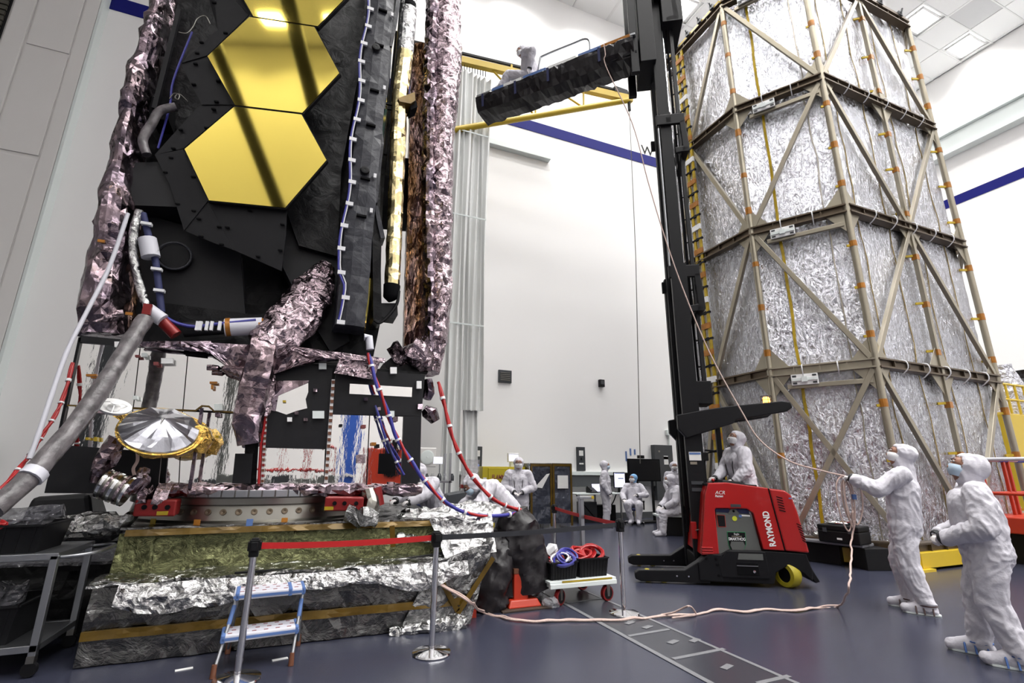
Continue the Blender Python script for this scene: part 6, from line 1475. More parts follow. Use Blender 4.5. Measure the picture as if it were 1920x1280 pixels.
obj('phone_body', MB().hexa([V((px_.x - 0.13, 13.6, 0.88)), V((px_.x + 0.13, 13.6, 0.88)), V((px_.x + 0.13, 13.9, 0.88)), V((px_.x - 0.13, 13.9, 0.88))], [V((px_.x - 0.13, 13.6, 0.92)), V((px_.x + 0.13, 13.6, 0.92)), V((px_.x + 0.13, 13.9, 1.06)), V((px_.x - 0.13, 13.9, 1.06))]), 'black', ph, bevel=0.01); obj('handset', MB().tube([(px_.x - 0.1, 13.62, 0.96), (px_.x - 0.1, 13.85, 1.07)], 0.03, 8), 'black', ph, True)
# wide screen on a stand
wx = onY(1208, 888, 13.2); ww = onY(1238, 888, 13.2).x - onY(1178, 888, 13.2).x; wz0, wz1 = onY(1208, 902, 13.2).z, onY(1208, 860, 13.2).z
tv = thing('wide_screen', 'large black wall screen on a stand with a camera on top', 'screen', (wx.x, 13.3, 0))
obj('panel', MB().box((wx.x, 13.2, (wz0 + wz1) / 2), (ww, 0.07, wz1 - wz0)), 'black_flat', tv, bevel=0.01); obj('bezel', MB().box((wx.x, 13.17, (wz0 + wz1) / 2), (ww - 0.06, 0.02, wz1 - wz0 - 0.06)), 'black', tv)
obj('camera_unit', MB().box((wx.x - 0.1, 13.2, wz1 + 0.06), (0.22, 0.1, 0.1)), 'black', tv, bevel=0.01)
for s in (-0.35, 0.35): obj('stand_post', MB().box((wx.x + s, 13.28, wz0 / 2 + 0.1), (0.06, 0.06, wz0 + 0.2)), 'black_metal', tv)
obj('stand_foot', MB().box((wx.x, 13.3, 0.03), (1.1, 0.6, 0.05)), 'black_metal', tv)
# bench for the seated onlooker
bq = fl(1265, 1010)
bn = thing('bench_box', 'low pale-topped black box bench under the seated onlooker', 'bench', (8.9, 10.5, 0))
obj('bench_top', MB().box((8.90, 10.52, 0.47), (1.1, 0.6, 0.05), -0.45), 'trim_white', bn, bevel=0.006)
obj('bench_body', MB().box((8.92, 10.52, 0.22), (1.0, 0.5, 0.44), -0.45), 'plinth', bn, bevel=0.01)
# shelving with lab ware left of the curtain, behind the telescope
sx0, sx1 = onY(785, 905, 10.5).x, onY(838, 905, 10.5).x
sv = thing('storage_shelf', 'open wire shelving with small items behind the telescope', 'shelf', ((sx0 + sx1) / 2, 10.7, 0))
for z in (0.28, 0.75, 1.3): obj('shelf_board', MB().box(((sx0 + sx1) / 2 - 0.4, 10.7, z), (sx1 - sx0 + 1.0, 0.5, 0.04)), 'alu', sv)
for x in (sx0 - 0.85, sx1 + 0.05):
    for y in (10.47, 10.93): obj('shelf_post', MB().box((x, y, 0.95), (0.04, 0.04, 1.9)), 'alu', sv)
for k in range(7): tag(obj('sample_jar', MB().lathe([(0.045, 0), (0.05, 0.02), (0.05, 0.1), (0.03, 0.13), (0.03, 0.15), (0, 0.15)], (sx0 - 0.1 + k * 0.14, 10.6 + 0.05 * (k % 2), 1.32), 12), 'film' if k % 2 else 'grey_dark', None, True), 'small jar in the row on the top wire shelf behind the telescope', 'jar', 'jars on the wire shelf')
for k in range(4): tag(obj('small_parts_bin', MB().hexa([V((sx0 - 0.5 + k * 0.35, 10.5, 0.77)), V((sx0 - 0.25 + k * 0.35, 10.5, 0.77)), V((sx0 - 0.25 + k * 0.35, 10.85, 0.77)), V((sx0 - 0.5 + k * 0.35, 10.85, 0.77))], [V((sx0 - 0.52 + k * 0.35, 10.46, 0.85)), V((sx0 - 0.23 + k * 0.35, 10.46, 0.85)), V((sx0 - 0.23 + k * 0.35, 10.87, 0.93)), V((sx0 - 0.52 + k * 0.35, 10.87, 0.93))]), ('red', 'navy', 'grey_dark', 'navy')[k]), ('red', 'navy', 'grey', 'dark blue')[k] + ' parts bin on the middle wire shelf behind the telescope', 'bin')
tq = onY(820, 863, 10.6); tm = thing('tablet_stand', 'lit tablet on a thin stand beside the white curtain', 'tablet', (tq.x, 10.6, 1.32))
obj('tablet', MB().box((tq.x, 10.55, tq.z), (0.22, 0.02, 0.16)), 'white', tm, bevel=0.005); obj('tablet_screen', MB().box((tq.x, 10.537, tq.z), (0.19, 0.006, 0.13)), 'screen', tm); obj('tablet_pole', MB().tube([(tq.x + 0.05, 10.57, 1.32), (tq.x + 0.05, 10.57, tq.z)], 0.012, 6), 'alu', tm)
fq = onY(801, 857, 10.9); fb = thing('wall_fan', 'beige boxed fan unit above the wire shelving', 'fan', (fq.x, 11, fq.z - 0.25))
obj('fan_case', MB().box((fq.x, 11.0, fq.z), (0.42, 0.2, 0.42)), 'wall_grey', fb, bevel=0.02); obj('fan_ring', MB().lathe([(0.15, 0), (0.155, 0.02), (0.12, 0.03), (0.03, 0.01), (0, 0.02)], (fq.x, 10.9, fq.z), 24, Matrix.Rotation(PI / 2, 3, 'X')), 'trim_white', fb, True)
obj('fan_bracket', MB().bar((fq.x, 11.05, fq.z), (fq.x - 0.1, 11.05, 0), 0.05, 0.05), 'alu', fb)
lc = onY(845, 952, 9.0); tag(obj('lectern_panel', MB().hexa([V((lc.x - 0.3, 8.9, 0)), V((lc.x + 0.3, 8.9, 0)), V((lc.x + 0.3, 9.4, 0)), V((lc.x - 0.3, 9.4, 0))], [V((lc.x - 0.1, 8.9, 1.12)), V((lc.x + 0.3, 8.9, 1.18)), V((lc.x + 0.3, 9.3, 1.18)), V((lc.x - 0.05, 9.3, 1.12))]), 'grey_dark', bevel=0.02), 'dark slanted cabinet between the telescope and the bending person', 'cabinet')
rs = onY(880, 930, 9.6); rt = thing('clear_tube_stand', 'clear upright tube with red collar by the bending person', 'tube', (rs.x, 9.6, 0))
obj('tube_body', MB().tube([(rs.x, 9.6, 0), (rs.x, 9.6, 1.75)], 0.19, 16), 'film', rt, True); obj('tube_collar', MB().tube([(rs.x, 9.6, 1.2), (rs.x, 9.6, 1.27)], 0.2, 16), 'red', rt, True)

# ================================================================== around the shroud: plinths, case, lifts
M['grey_top'] = mat('plinth_top', (0.20, 0.20, 0.22), 0.45)
pt = thing('plinth_table', 'dark low staging of black boxes with a grey top before the shroud', 'staging', (8.6, 6.6, 0))
qa, qb = fl(1500, 1020, 0.34), fl(1680, 1030, 0.34)
e = [fl(1495, 1021, 0.34), fl(1618, 1032, 0.34), fl(1690, 1025, 0.34), fl(1600, 1008, 0.34)]
def plinth(name, a, b, d, z0, z1, m, par):
    a, b = V(a), V(b); dd = (b - a).normalized(); n = V((-dd.y, dd.x, 0)); n = n if n.dot(a) > 0 else -n
    return obj(name, MB().hexa([V((a.x, a.y, z0)), V((b.x, b.y, z0)), V((b.x, b.y, z0)) + n * d, V((a.x, a.y, z0)) + n * d], [V((a.x, a.y, z1)), V((b.x, b.y, z1)), V((b.x, b.y, z1)) + n * d, V((a.x, a.y, z1)) + n * d]), m, par, bevel=0.01)
g0, g1 = fl(1500, 1050), fl(1578, 1060); g2, g3 = fl(1600, 1063), fl(1628, 1070)
plinth('plinth_box', g0, g1, 0.30, 0, 0.34, 'plinth', pt)
plinth('plinth_box', fl(1598, 1062), fl(1628, 1070), 0.45, 0, 0.34, 'plinth', pt)
plinth('plinth_top', g0 + (g0 - g1).normalized() * 0.3, fl(1625, 1069), 0.46, 0.34, 0.385, 'grey_top', pt)
cs = fl(1605, 1022, 0.385)
pcs = thing('equipment_case', 'black hard equipment case on the grey staging before the shroud', 'case', (cs.x, cs.y, 0.385))
dcs = (fl(1625, 1069) - g0).normalized(); cang = math.atan2(dcs.y, dcs.x); cc = fl(1605, 1020, 0.39) + V((0.05, 0.22, 0))
obj('case_lower', MB().box((cc.x, cc.y, 0.385 + 0.10), (0.66, 0.42, 0.20), cang), 'black', pcs, bevel=0.02); obj('case_lid', MB().box((cc.x, cc.y, 0.385 + 0.245), (0.66, 0.42, 0.09), cang), 'black', pcs, bevel=0.02)
for s in (-0.2, 0.2): obj('latch', MB().box(V((cc.x, cc.y, 0.59)) + dcs * s + V((dcs.y, -dcs.x, 0)) * 0.21, (0.06, 0.03, 0.07), cang), 'grey_dark', pcs)
obj('case_label', MB().box(V((cc.x, cc.y, 0.46)) + dcs * 0.02 + V((dcs.y, -dcs.x, 0)) * 0.212, (0.08, 0.006, 0.03), cang), 'paper', pcs)
sk = thing('lifting_shackle', 'polished steel shackle lying on the black equipment case', 'shackle', (cc.x, cc.y, 0.675))
obj('shackle_bow', MB().tube([V((cc.x, cc.y, 0.70)) + dcs * (0.16 * math.cos(a) - 0.06) + V((-dcs.y, dcs.x, 0)) * (0.09 * math.sin(a)) for a in [PI * 2 * k / 20 for k in range(20)]], 0.024, 8, closed=True), 'chrome', sk, True)
obj('shackle_pin', MB().tube([V((cc.x, cc.y, 0.72)) + dcs * 0.08, V((cc.x, cc.y, 0.74)) + dcs * 0.22], 0.045, 12), 'chrome', sk, True); obj('shackle_tag', MB().box(V((cc.x, cc.y, 0.727)) + dcs * 0.02, (0.08, 0.03, 0.01), cang), 'amber', sk)
fw = fl(1552, 1010, 0.385); bag('foil_scrap', 'crumpled foil scrap on the staging left of the equipment case', 'foil', [(V((fw.x - 0.15, fw.y + 0.1, 0.43)), 0.06, 0.05), (V((fw.x, fw.y + 0.1, 0.45)), 0.09, 0.07), (V((fw.x + 0.16, fw.y + 0.1, 0.42)), 0.05, 0.04)], 'silver_foil', 0.04, 12, 3, 12, side=(0, 1, 0))
yb = thing('yellow_outrigger', 'yellow steel outrigger bracket behind the two watching people', 'bracket', (9.9, 5.6, 0))
ya, yc2 = fl(1672, 1048, 0.12), fl(1770, 1043, 0.12)
dyy = (yc2 - ya).normalized(); ny = V((-dyy.y, dyy.x, 0))
obj('beam', MB().bar(V((ya.x, ya.y, 0.18)), V((yc2.x, yc2.y, 0.18)), 0.18, 0.03), 'yellow', yb); obj('beam', MB().bar(V((ya.x, ya.y, 0.34)), V((yc2.x, yc2.y, 0.34)), 0.18, 0.03), 'yellow', yb)
obj('web', MB().bar(V((ya.x, ya.y, 0.26)), V((yc2.x, yc2.y, 0.26)), 0.03, 0.16), 'yellow', yb); obj('end_plate', MB().bar(V((ya.x, ya.y, 0.16)), V((ya.x, ya.y, 0.36)), 0.22, 0.02, dyy), 'yellow', yb)
obj('foot_pad', MB().box((ya.x + 0.3, ya.y, 0.08), (0.3, 0.3, 0.16)), 'black', yb)
for s in (0.05, 0.14):
    for z in (0.23, 0.29): obj('bolt', MB().lathe([(0.016, 0), (0.014, 0.01), (0, 0.011)], V((ya.x, ya.y, z)) + dyy * s - ny * 0.016, 8, (-ny).to_track_quat('Z', 'Y').to_matrix()), 'grey_dark', yb)
obj('strut', MB().bar(V((ya.x, ya.y, 0.36)) + dyy * 0.1, V((ya.x - 0.1, ya.y + 0.6, 0.9)) + dyy * 0.9, 0.14, 0.12), 'yellow', yb)
# red boom-lift basket
rl = thing('lift_basket', 'red work-lift basket with padded top rail at the right edge', 'lift basket', (14.0, 4.6, 0))
def rp(x, y, Yv): return onY(x, y, Yv)
YR = 4.6
zt = rp(1880, 858, YR).z; zm = rp(1880, 930, YR).z; zb = rp(1880, 985, YR).z; 
xa = rp(1852, 930, YR + 0.8).x; xb = xa + 2.4
for y in (YR, YR + 0.8):
    obj('top_rail', MB().tube([(xa, y, zt), (xb, y, zt)], 0.035, 10), 'wrap_white', rl, True)
    for u in (0.0, 0.45, 0.9): obj('rail_tape', MB().tube([(xa + (xb - xa) * u * 0.6, y, zt), (xa + (xb - xa) * (u * 0.6 + 0.12), y, zt)], 0.042, 10), 'blue', rl, True)
    obj('mid_rail', MB().tube([(xa, y, zm), (xb, y, zm)], 0.028, 8), 'orange', rl, True)
    for u in (0.0, 0.33, 0.4, 0.8, 1.0): obj('upright', MB().box((xa + (xb - xa) * u, y, (zt + zb) / 2), (0.06, 0.05, zt - zb)), 'orange', rl, bevel=0.008)
obj('basket_floor', MB().box(((xa + xb) / 2, YR + 0.5, zb - 0.10), (xb - xa + 0.1, 1.1, 0.28)), 'orange', rl, bevel=0.02)
for x in (xa, xb):
    obj('end_rail', MB().tube([(x, YR, zm), (x, YR + 1.0, zm)], 0.028, 8), 'orange', rl, True); obj('end_rail', MB().tube([(x, YR, zt), (x, YR + 1.0, zt)], 0.035, 8), 'wrap_white', rl, True)
obj('grab_hoop', MB().tube(spline([(xa + 0.5, YR, zt), (xa + 0.52, YR, zt + 0.25), (xa + 0.75, YR, zt + 0.3), (xa + 1.0, YR, zt + 0.1), (xa + 1.0, YR, zt - 0.2)], 5), 0.035, 8), 'red_dark', rl, True)
obj('toolbox', MB().box((xa + 0.85, YR + 0.1, zt - 0.30), (0.5, 0.3, 0.22)), 'blue', rl, bevel=0.02)
obj('base', MB().box(((xa + xb) / 2, YR + 0.5, (zb - 0.24) / 2), (xb - xa - 0.2, 1.0, zb - 0.24)), 'black', rl)
obj('plate_sign', MB().box((xb - 0.7, YR - 0.06, zb - 0.1), (0.16, 0.01, 0.1)), 'paper', rl)
# yellow lift behind with plastic wrapped load
YL = 7.6
xq0, xq1 = onY(1868, 800, YL).x, onY(1990, 800, YL).x
yl = thing('yellow_lift', 'tall yellow work lift with railing behind the foil shroud', 'lift', ((xq0 + xq1) / 2, YL + 0.6, 0))
zl0, zl1, zl2 = onY(1900, 775, YL).z, onY(1900, 722, YL).z, onY(1900, 750, YL).z
xl0 = onY(1876, 760, YL).x
obj('lift_body', MB().box(((xl0 + 3.4) + 0.2 - 0.9, YL + 0.6, zl0 / 2), (5.0, 1.2, zl0)), 'yellow', yl, bevel=0.03)
for z in (zl1, zl2):
    obj('rail', MB().tube([(xl0, YL, z), (xl0 + 2.2, YL, z)], 0.035, 8), 'yellow', yl, True)
for k in range(5): obj('rail_post', MB().tube([(xl0 + 0.02 + k * 0.5, YL, zl0), (xl0 + 0.02 + k * 0.5, YL, zl1)], 0.035, 8), 'yellow', yl, True)
xq = onY(1875, 735, YL + 0.6); mb = MB(); column(mb, [(V((xq.x + 0.2, YL + 0.6, zl0)), 0.55, 0.4), (V((xq.x + 0.2, YL + 0.6, zl0 + 1.0)), 0.5, 0.4), (V((xq.x + 0.1, YL + 0.6, onY(1880, 688, YL + 0.6).z)), 0.42, 0.3)], 0.12, 14, 0.05, 3, 3, sq=0.6)
tag(obj('wrapped_load', mb, film('frosted_wrap', (0.62, 0.62, 0.70), 0.85)), 'plastic-wrapped pale bundle standing on the yellow lift', 'bundle')
xq = onY(1910, 700, YL + 1.6); mb = MB(); column(mb, [(V((xq.x + 0.3, YL + 1.4, zl0)), 0.7, 0.4), (V((xq.x + 0.3, YL + 1.4, onY(1910, 693, YL + 1.4).z)), 0.6, 0.35)], 0.15, 14, 0.06, 3, 5, sq=0.6); tag(obj('wrapped_load', mb, 'tarp'), 'black-wrapped bundle standing on the yellow lift at the right edge', 'bundle')
# ================================================================== people in cleanroom coveralls
def seg_d(P, a, b, ra, rb):
    a = np.array(a); b = np.array(b); d = b - a; L2 = max(1e-9, float(d @ d))
    t = np.clip(((P - a) @ d) / L2, 0, 1); c = a + t[:, None] * d
    return np.linalg.norm(P - c, axis=1) - (ra + (rb - ra) * t)
def person(label, base, face, J, look=(0, 1, 0.0), voxel=0.014, mask='mask_w', cap=None, strap=None, girth=1.0, fold=1.0, lanyard=False, glasses=False, backtext=False, boots='strap', group=None, bare=()):
    """J: joint positions in the person's own frame (x right, y forward, z up)"""
    fx = V((face[0], face[1], 0)).normalized(); rx = V((fx.y, -fx.x, 0))
    base = V(base)
    def W(p): p = V(p); return base + rx * p.x + fx * p.y + V((0, 0, p.z))
    def D(p): p = V(p); return rx * p.x + fx * p.y + V((0, 0, p.z))
    D_ = {'pelvis': (0, 0, 0.95), 'chest': (0, 0, 1.30), 'neck': (0, 0, 1.47), 'head': (0, 0.03, 1.64), 'shL': (-0.19, 0, 1.42), 'shR': (0.19, 0, 1.42), 'hipL': (-0.10, 0, 0.92), 'hipR': (0.10, 0, 0.92),
          'knL': (-0.11, 0.03, 0.50), 'knR': (0.11, 0.03, 0.50), 'anL': (-0.12, -0.02, 0.10), 'anR': (0.12, -0.02, 0.10), 'elL': (-0.26, -0.02, 1.14), 'elR': (0.26, -0.02, 1.14), 'wrL': (-0.25, 0.10, 0.92), 'wrR': (0.25, 0.10, 0.92), 'toL': (-0.13, 0.16, 0.05), 'toR': (0.13, 0.16, 0.05), 'haL': None, 'haR': None}
    D_.update(J)
    j = {k: (W(v) if v is not None else None) for k, v in D_.items() if k != 'curl'}
    t = thing('person', label, 'person', base, group)
    pr = []            # (a, b, ra, rb, tag)
    g = girth
    up = (j['chest'] - j['pelvis']).normalized(); sh = (j['shR'] - j['shL']).normalized(); fwd = up.cross(sh) * -1
    hp_ = (j['hipR'] - j['hipL']).normalized()
    for s in (-0.055, 0.055):
        pr.append((j['pelvis'] + hp_ * s, j['chest'] + sh * s * 1.2, 0.152 * g, 0.148 * g, 'suit'))
    pr.append((j['pelvis'] - up * 0.05 - hp_ * 0.05, j['pelvis'] - up * 0.05 + hp_ * 0.05, 0.148 * g, 0.148 * g, 'suit'))
    pr.append((j['shL'] + sh * 0.03, j['shR'] - sh * 0.03, 0.088, 0.088, 'suit'))
    pr.append((j['chest'], j['neck'], 0.135 * g, 0.085, 'suit'))
    lk = D(look).normalized(); hup = (j['head'] - j['neck']).normalized(); hs = lk.cross(V((0, 0, 1))); hs = hs.normalized() if hs.length > 0.1 else rx; hu = hs.cross(lk).normalized()
    hd = j['head']
    pr.append((j['neck'], hd - hu * 0.03, 0.080, 0.088, 'suit'))
    pr.append((hd - lk * 0.045 + hu * 0.03, hd - lk * 0.022 + hu * 0.028, 0.116, 0.110, 'cap' if cap else 'suit'))
    pr.append((hd - lk * 0.0 + hu * 0.075, hd + lk * 0.035 + hu * 0.072, 0.064, 0.050, 'cap' if cap else 'suit'))
    pr.append((hd - lk * 0.03 - hu * 0.055, hd - lk * 0.015 - hu * 0.065, 0.094, 0.088, 'cap' if cap else 'suit'))
    pr.append((hd + lk * 0.038 + hu * 0.020, hd + lk * 0.046 - hu * 0.065, 0.080, 0.058, 'skin'))
    pr.append((hd + lk * 0.115 - hu * 0.0, hd + lk * 0.128 - hu * 0.035, 0.012, 0.017, 'skin'))      # nose
    for S in 'LR':
        s_, e_, w_ = j['sh' + S], j['el' + S], j['wr' + S]
        pr.append((s_, e_, 0.094 * (0.5 + 0.5 * g), 0.086, 'suit')); pr.append((e_, w_, 0.086, 0.062, 'suit'))
        h_ = j['ha' + S]
        hdirs = ((h_ - w_) if h_ is not None else (w_ - e_)).normalized()
        side = hdirs.cross(V((0, 0, 1))); side = side.normalized() if side.length > 0.15 else fx.copy()
        nrm = side.cross(hdirs).normalized()
        cu_ = D_.get('curl', 0.5); sgn = 1 if S == 'R' else -1
        tag_h = 'glove'
        pr.append((w_, w_ + hdirs * 0.03, 0.036, 0.034, tag_h))
        for q in (-0.026, -0.009, 0.009, 0.026): pr.append((w_ + hdirs * 0.03 + side * q * 0.8, w_ + hdirs * 0.095 + side * q, 0.021, 0.017, tag_h))
        fr = max(0.0095, voxel * 0.85)
        for q, ln in ((-0.030, 0.062), (-0.010, 0.078), (0.011, 0.074), (0.031, 0.058)):
            a = w_ + hdirs * 0.10 + side * q; b = a + (hdirs * math.cos(cu_ * 0.8) - nrm * math.sin(cu_ * 0.8)) * ln * 0.5; c = b + (hdirs * math.cos(cu_ * 2.0) - nrm * math.sin(cu_ * 2.0)) * ln * 0.5
            pr.append((a, b, fr * 1.08, fr, tag_h)); pr.append((b, c, fr, fr * 0.88, tag_h))
        ta = w_ + hdirs * 0.035 - side * 0.03 * sgn * -1 * (-1 if S == 'L' else 1) * (1 if S == 'L' else 1)
        tb_ = ta + (hdirs * 0.7 + (ta - (w_ + hdirs * 0.035)).normalized() * 0.6 - nrm * 0.3).normalized() * 0.04; tc = tb_ + (hdirs * 0.9 - nrm * 0.4).normalized() * 0.032
        pr.append((ta, tb_, fr * 1.25, fr * 1.1, tag_h)); pr.append((tb_, tc, fr * 1.1, fr * 0.95, tag_h))
        hi, kn, an, to = j['hip' + S], j['kn' + S], j['an' + S], j['to' + S]
        pr.append((hi, kn, 0.122 * g, 0.098 * (0.4 + 0.6 * g), 'suit')); pr.append((kn, an, 0.098, 0.078, 'suit'))
        pr.append((kn.lerp(an, 0.12), kn.lerp(an, 0.30), 0.104, 0.098, 'suit'))
        sd = (to - an); sd.z = 0; sd = sd.normalized() if sd.length > 1e-3 else fx
        hl = V((an.x, an.y, an.z - 0.045)) - sd * 0.04
        tz = V((to.x, to.y, an.z - 0.05))
        pr.append((an, hl, 0.07, 0.055, 'boot')); pr.append((hl, tz, 0.055, 0.048, 'boot')); pr.append((an, tz - sd * 0.04, 0.06, 0.05, 'boot'))
    mb = MB()
    for a, b, ra, rb, tg in pr: mb.capsule(a, b, ra, rb, 14)
    me = bpy.data.meshes.new('tmp'); me.from_pydata([tuple(p) for p in mb.v], [], mb.f); me.update()
    tmp = bpy.data.objects.new('tmp', me); COL.objects.link(tmp)
    rm = tmp.modifiers.new('r', 'REMESH'); rm.mode = 'VOXEL'; rm.voxel_size = voxel
    sm = tmp.modifiers.new('s', 'SMOOTH'); sm.iterations = 3; sm.factor = 0.5
    dgx = bpy.context.evaluated_depsgraph_get()
    nm = bpy.data.meshes.new_from_object(tmp.evaluated_get(dgx)); bpy.data.objects.remove(tmp)
    n = len(nm.vertices); P = np.empty(n * 3); nm.vertices.foreach_get('co', P); P = P.reshape(-1, 3)
    Nn = np.empty(n * 3); nm.vertices.foreach_get('normal', Nn); Nn = Nn.reshape(-1, 3)
    tags = ['suit', 'glove', 'skin', 'boot', 'cap']
    best = np.full(n, 9.0); tid = np.zeros(n, int)
    for a, b, ra, rb, tg in pr:
        d = seg_d(P, a, b, ra, rb); m_ = d < best - (0.002 if tg == 'skin' else 0); best[m_] = d[m_]; tid[m_] = tags.index(tg)
    # cloth folds: creases across the limbs and drapes down the trunk
    if fold:
        disp = np.zeros(n); off = V((base.x * 3, base.y * 3, 0))
        for i in range(n):
            if tid[i] in (0, 3, 4):
                p = V(P[i]); q = V((p.x * 6.0, p.y * 6.0, p.z * 5.0)) + off
                wv = V((noise.noise(q * 0.45), noise.noise(q * 0.45 + V((7, 1, 3))), noise.noise(q * 0.45 + V((2, 9, 4))))) * 1.4
                f1 = 1 - 2.4 * abs(noise.noise(q * 1.0 + wv)); f2 = 1 - 2.4 * abs(noise.noise(V((p.x * 15, p.y * 15, p.z * 9)) + wv * 2 + off))
                disp[i] = (0.010 * f1 + 0.007 * f2) * fold * (1.0 if tid[i] == 0 else 0.45)
        P = P + Nn * disp[:, None]
        nm.vertices.foreach_set('co', P.reshape(-1))
    for mm in ('suit', 'glove', 'skin', 'suit', cap or 'suit'): nm.materials.append(M[mm])
    loops = np.empty(len(nm.loops), int); nm.loops.foreach_get('vertex_index', loops)
    starts = np.empty(len(nm.polygons), int); nm.polygons.foreach_get('loop_start', starts)
    nm.polygons.foreach_set('material_index', tid[loops[starts]].tolist()); nm.polygons.foreach_set('use_smooth', [True] * len(nm.polygons)); nm.update()
    bo = bpy.data.objects.new('body', nm); COL.objects.link(bo); child(bo, t); nm.name = 'body'
    # face mask, brows, eyes
    def HF(a, b, c): return hd + hs * a + lk * b + hu * c
    mk = MB(); secs = []
    for k in range(9):
        v = k / 8; z = 0.005 - 0.105 * v; w = 0.082 * math.sin(PI * (0.30 + 0.48 * v)) ; fw = 0.118 + 0.026 * math.sin(PI * (0.15 + 0.7 * v)) - 0.022 * v
        ring = []
        for q in range(13):
            a = PI * (q / 12 - 0.5) * 1.06; ring.append(HF(w * 1.05 * math.sin(a), 0.038 + (fw - 0.038) * math.cos(a) ** 0.7 if math.cos(a) > 0 else 0.036, z - 0.004 * math.cos(a) * (1 if v < 0.2 else 0)))
        secs.append(ring)
    vs = [p for r_ in secs for p in r_]; fs = [(a * 13 + b, a * 13 + b + 1, (a + 1) * 13 + b + 1, (a + 1) * 13 + b) for a in range(8) for b in range(12)]
    o_ = len(vs); cc_ = HF(0, 0.06, -0.045); vs += [p + (cc_ - p) * 0.05 for p in vs]; fs += [tuple(o_ + k for k in reversed(f)) for f in fs]
    obj('face_mask', MB().add(vs, fs), mask, t, True)
    for s in (-1, 1):
        obj('eye', MB().ell(HF(s * 0.031, 0.112, 0.028), (0.014, 0.010, 0.008), Matrix((hs, lk, hu)).transposed(), 10, 6), 'white', t, True)
        obj('pupil', MB().ell(HF(s * 0.031, 0.119, 0.028), 0.006, None, 8, 6), 'black', t, True)
        obj('brow', MB().tube([HF(s * 0.012, 0.121, 0.045), HF(s * 0.032, 0.120, 0.050), HF(s * 0.052, 0.105, 0.045)], 0.005, 6), 'strap_br', t, True)
    if glasses:
        gm = MB()
        for s in (-1, 1): gm.tube([HF(s * 0.034 + 0.026 * math.cos(a), 0.128, 0.026 + 0.019 * math.sin(a)) for a in [2 * PI * k / 14 for k in range(14)]], 0.0028, 5, closed=True); gm.tube([HF(s * 0.06, 0.126, 0.03), HF(s * 0.085, 0.06, 0.03)], 0.0028, 5)
        obj('glasses', gm, 'black', t, True)
    # wrist bands, boot straps and soles
    for S in 'LR':
        e_, w_ = j['el' + S], j['wr' + S]; d = (w_ - e_).normalized()
        obj('wrist_band', MB().tube([w_ + d * 0.03, w_ + d * 0.062], [0.062, 0.052], 14), 'strap', t, True)
        an, to = j['an' + S], j['to' + S]; sd = (to - an); sd.z = 0; sd = sd.normalized() if sd.length > 1e-3 else fx; sn = V((-sd.y, sd.x, 0))
        if voxel < 0.013:
            zf = an.z - 0.10
            sole = [(-0.10, 0.045), (-0.11, 0), (-0.10, -0.045), (0.0, -0.05), (0.12, -0.055), (0.20, -0.045), (0.235, 0), (0.20, 0.045), (0.12, 0.055), (0, 0.05)]
            obj('boot_sole', MB().prism([V((an.x, an.y, zf + 0.002)) + sd * a + sn * b for a, b in sole], (0, 0, 0.014)), 'trim_white', t)
            sm_ = 'strap_b' if boots == 'blue' else 'strap_br'
            obj('boot_strap', MB().tube([V((an.x, an.y, an.z)) + sd * 0.085 * math.cos(a) + sn * 0.08 * math.sin(a) for a in [2 * PI * k / 18 for k in range(18)]], 0.008, 6, closed=True), sm_, t, True)
            for dx in (-0.04, 0.04, 0.11):
                c = V((an.x, an.y, 0)) + sd * dx
                obj('boot_strap', MB().tube([c + sn * 0.085 + V((0, 0, zf + 0.012)), c + sn * 0.062 + V((0, 0, zf + 0.075)), c + V((0, 0, zf + (0.112 if dx > 0.06 else 0.13))), c - sn * 0.062 + V((0, 0, zf + 0.075)), c - sn * 0.085 + V((0, 0, zf + 0.012))], 0.008, 6), sm_, t, True)
    if lanyard:
        c = j['chest']; f_ = fwd if fwd.dot(fx) > 0 else -fwd
        for s in (-1, 1): obj('lanyard', MB().tube(spline([j['neck'] + sh * 0.09 * s + f_ * 0.03 + up * 0.02, c + sh * 0.10 * s + f_ * 0.155 + up * 0.02, c + sh * 0.085 * s + f_ * 0.175 - up * 0.16], 4), 0.008, 6), 'strap', t, True)
    if backtext:
        c = j['chest'] + up * 0.06; f_ = fwd if fwd.dot(fx) > 0 else -fwd; obj('back_print', MB().bar(c - f_ * 0.166 - sh * 0.10, c - f_ * 0.166 + sh * 0.10, 0.012, 0.02, up), 'tape_blue', t)
    return t
def dirv(a): return (math.cos(math.radians(a)), math.sin(math.radians(a)))
# --- two watchers on the right
m1 = fl(1733, 1152)
person('person in white coverall and white mask holding the rope up beside the shroud', (m1.x + 0.10, m1.y + 0.10, 0), (-0.50, 0.86),
       {'pelvis': (0, -0.02, 0.98), 'chest': (0, -0.06, 1.39), 'neck': (0, -0.12, 1.60), 'head': (0, -0.10, 1.77), 'shL': (-0.20, -0.07, 1.53), 'shR': (0.20, -0.08, 1.53), 'hipL': (-0.10, 0, 0.95), 'hipR': (0.10, 0, 0.95),
        'elL': (-0.27, 0.18, 1.36), 'wrL': (-0.20, 0.40, 1.47), 'haL': (-0.19, 0.49, 1.50), 'elR': (0.27, -0.10, 1.20), 'wrR': (0.24, 0.02, 0.96),
        'knL': (-0.12, 0.03, 0.52), 'anL': (-0.12, -0.08, 0.10), 'toL': (-0.13, 0.12, 0.05), 'knR': (0.12, 0.10, 0.52), 'anR': (0.13, 0.06, 0.10), 'toR': (0.14, 0.25, 0.05), 'curl': 1.3}, look=(-0.25, 0.9, 0.33), voxel=0.0105, mask='mask_w', girth=1.06, fold=1.25, backtext=False)
m2 = fl(1862, 1243)
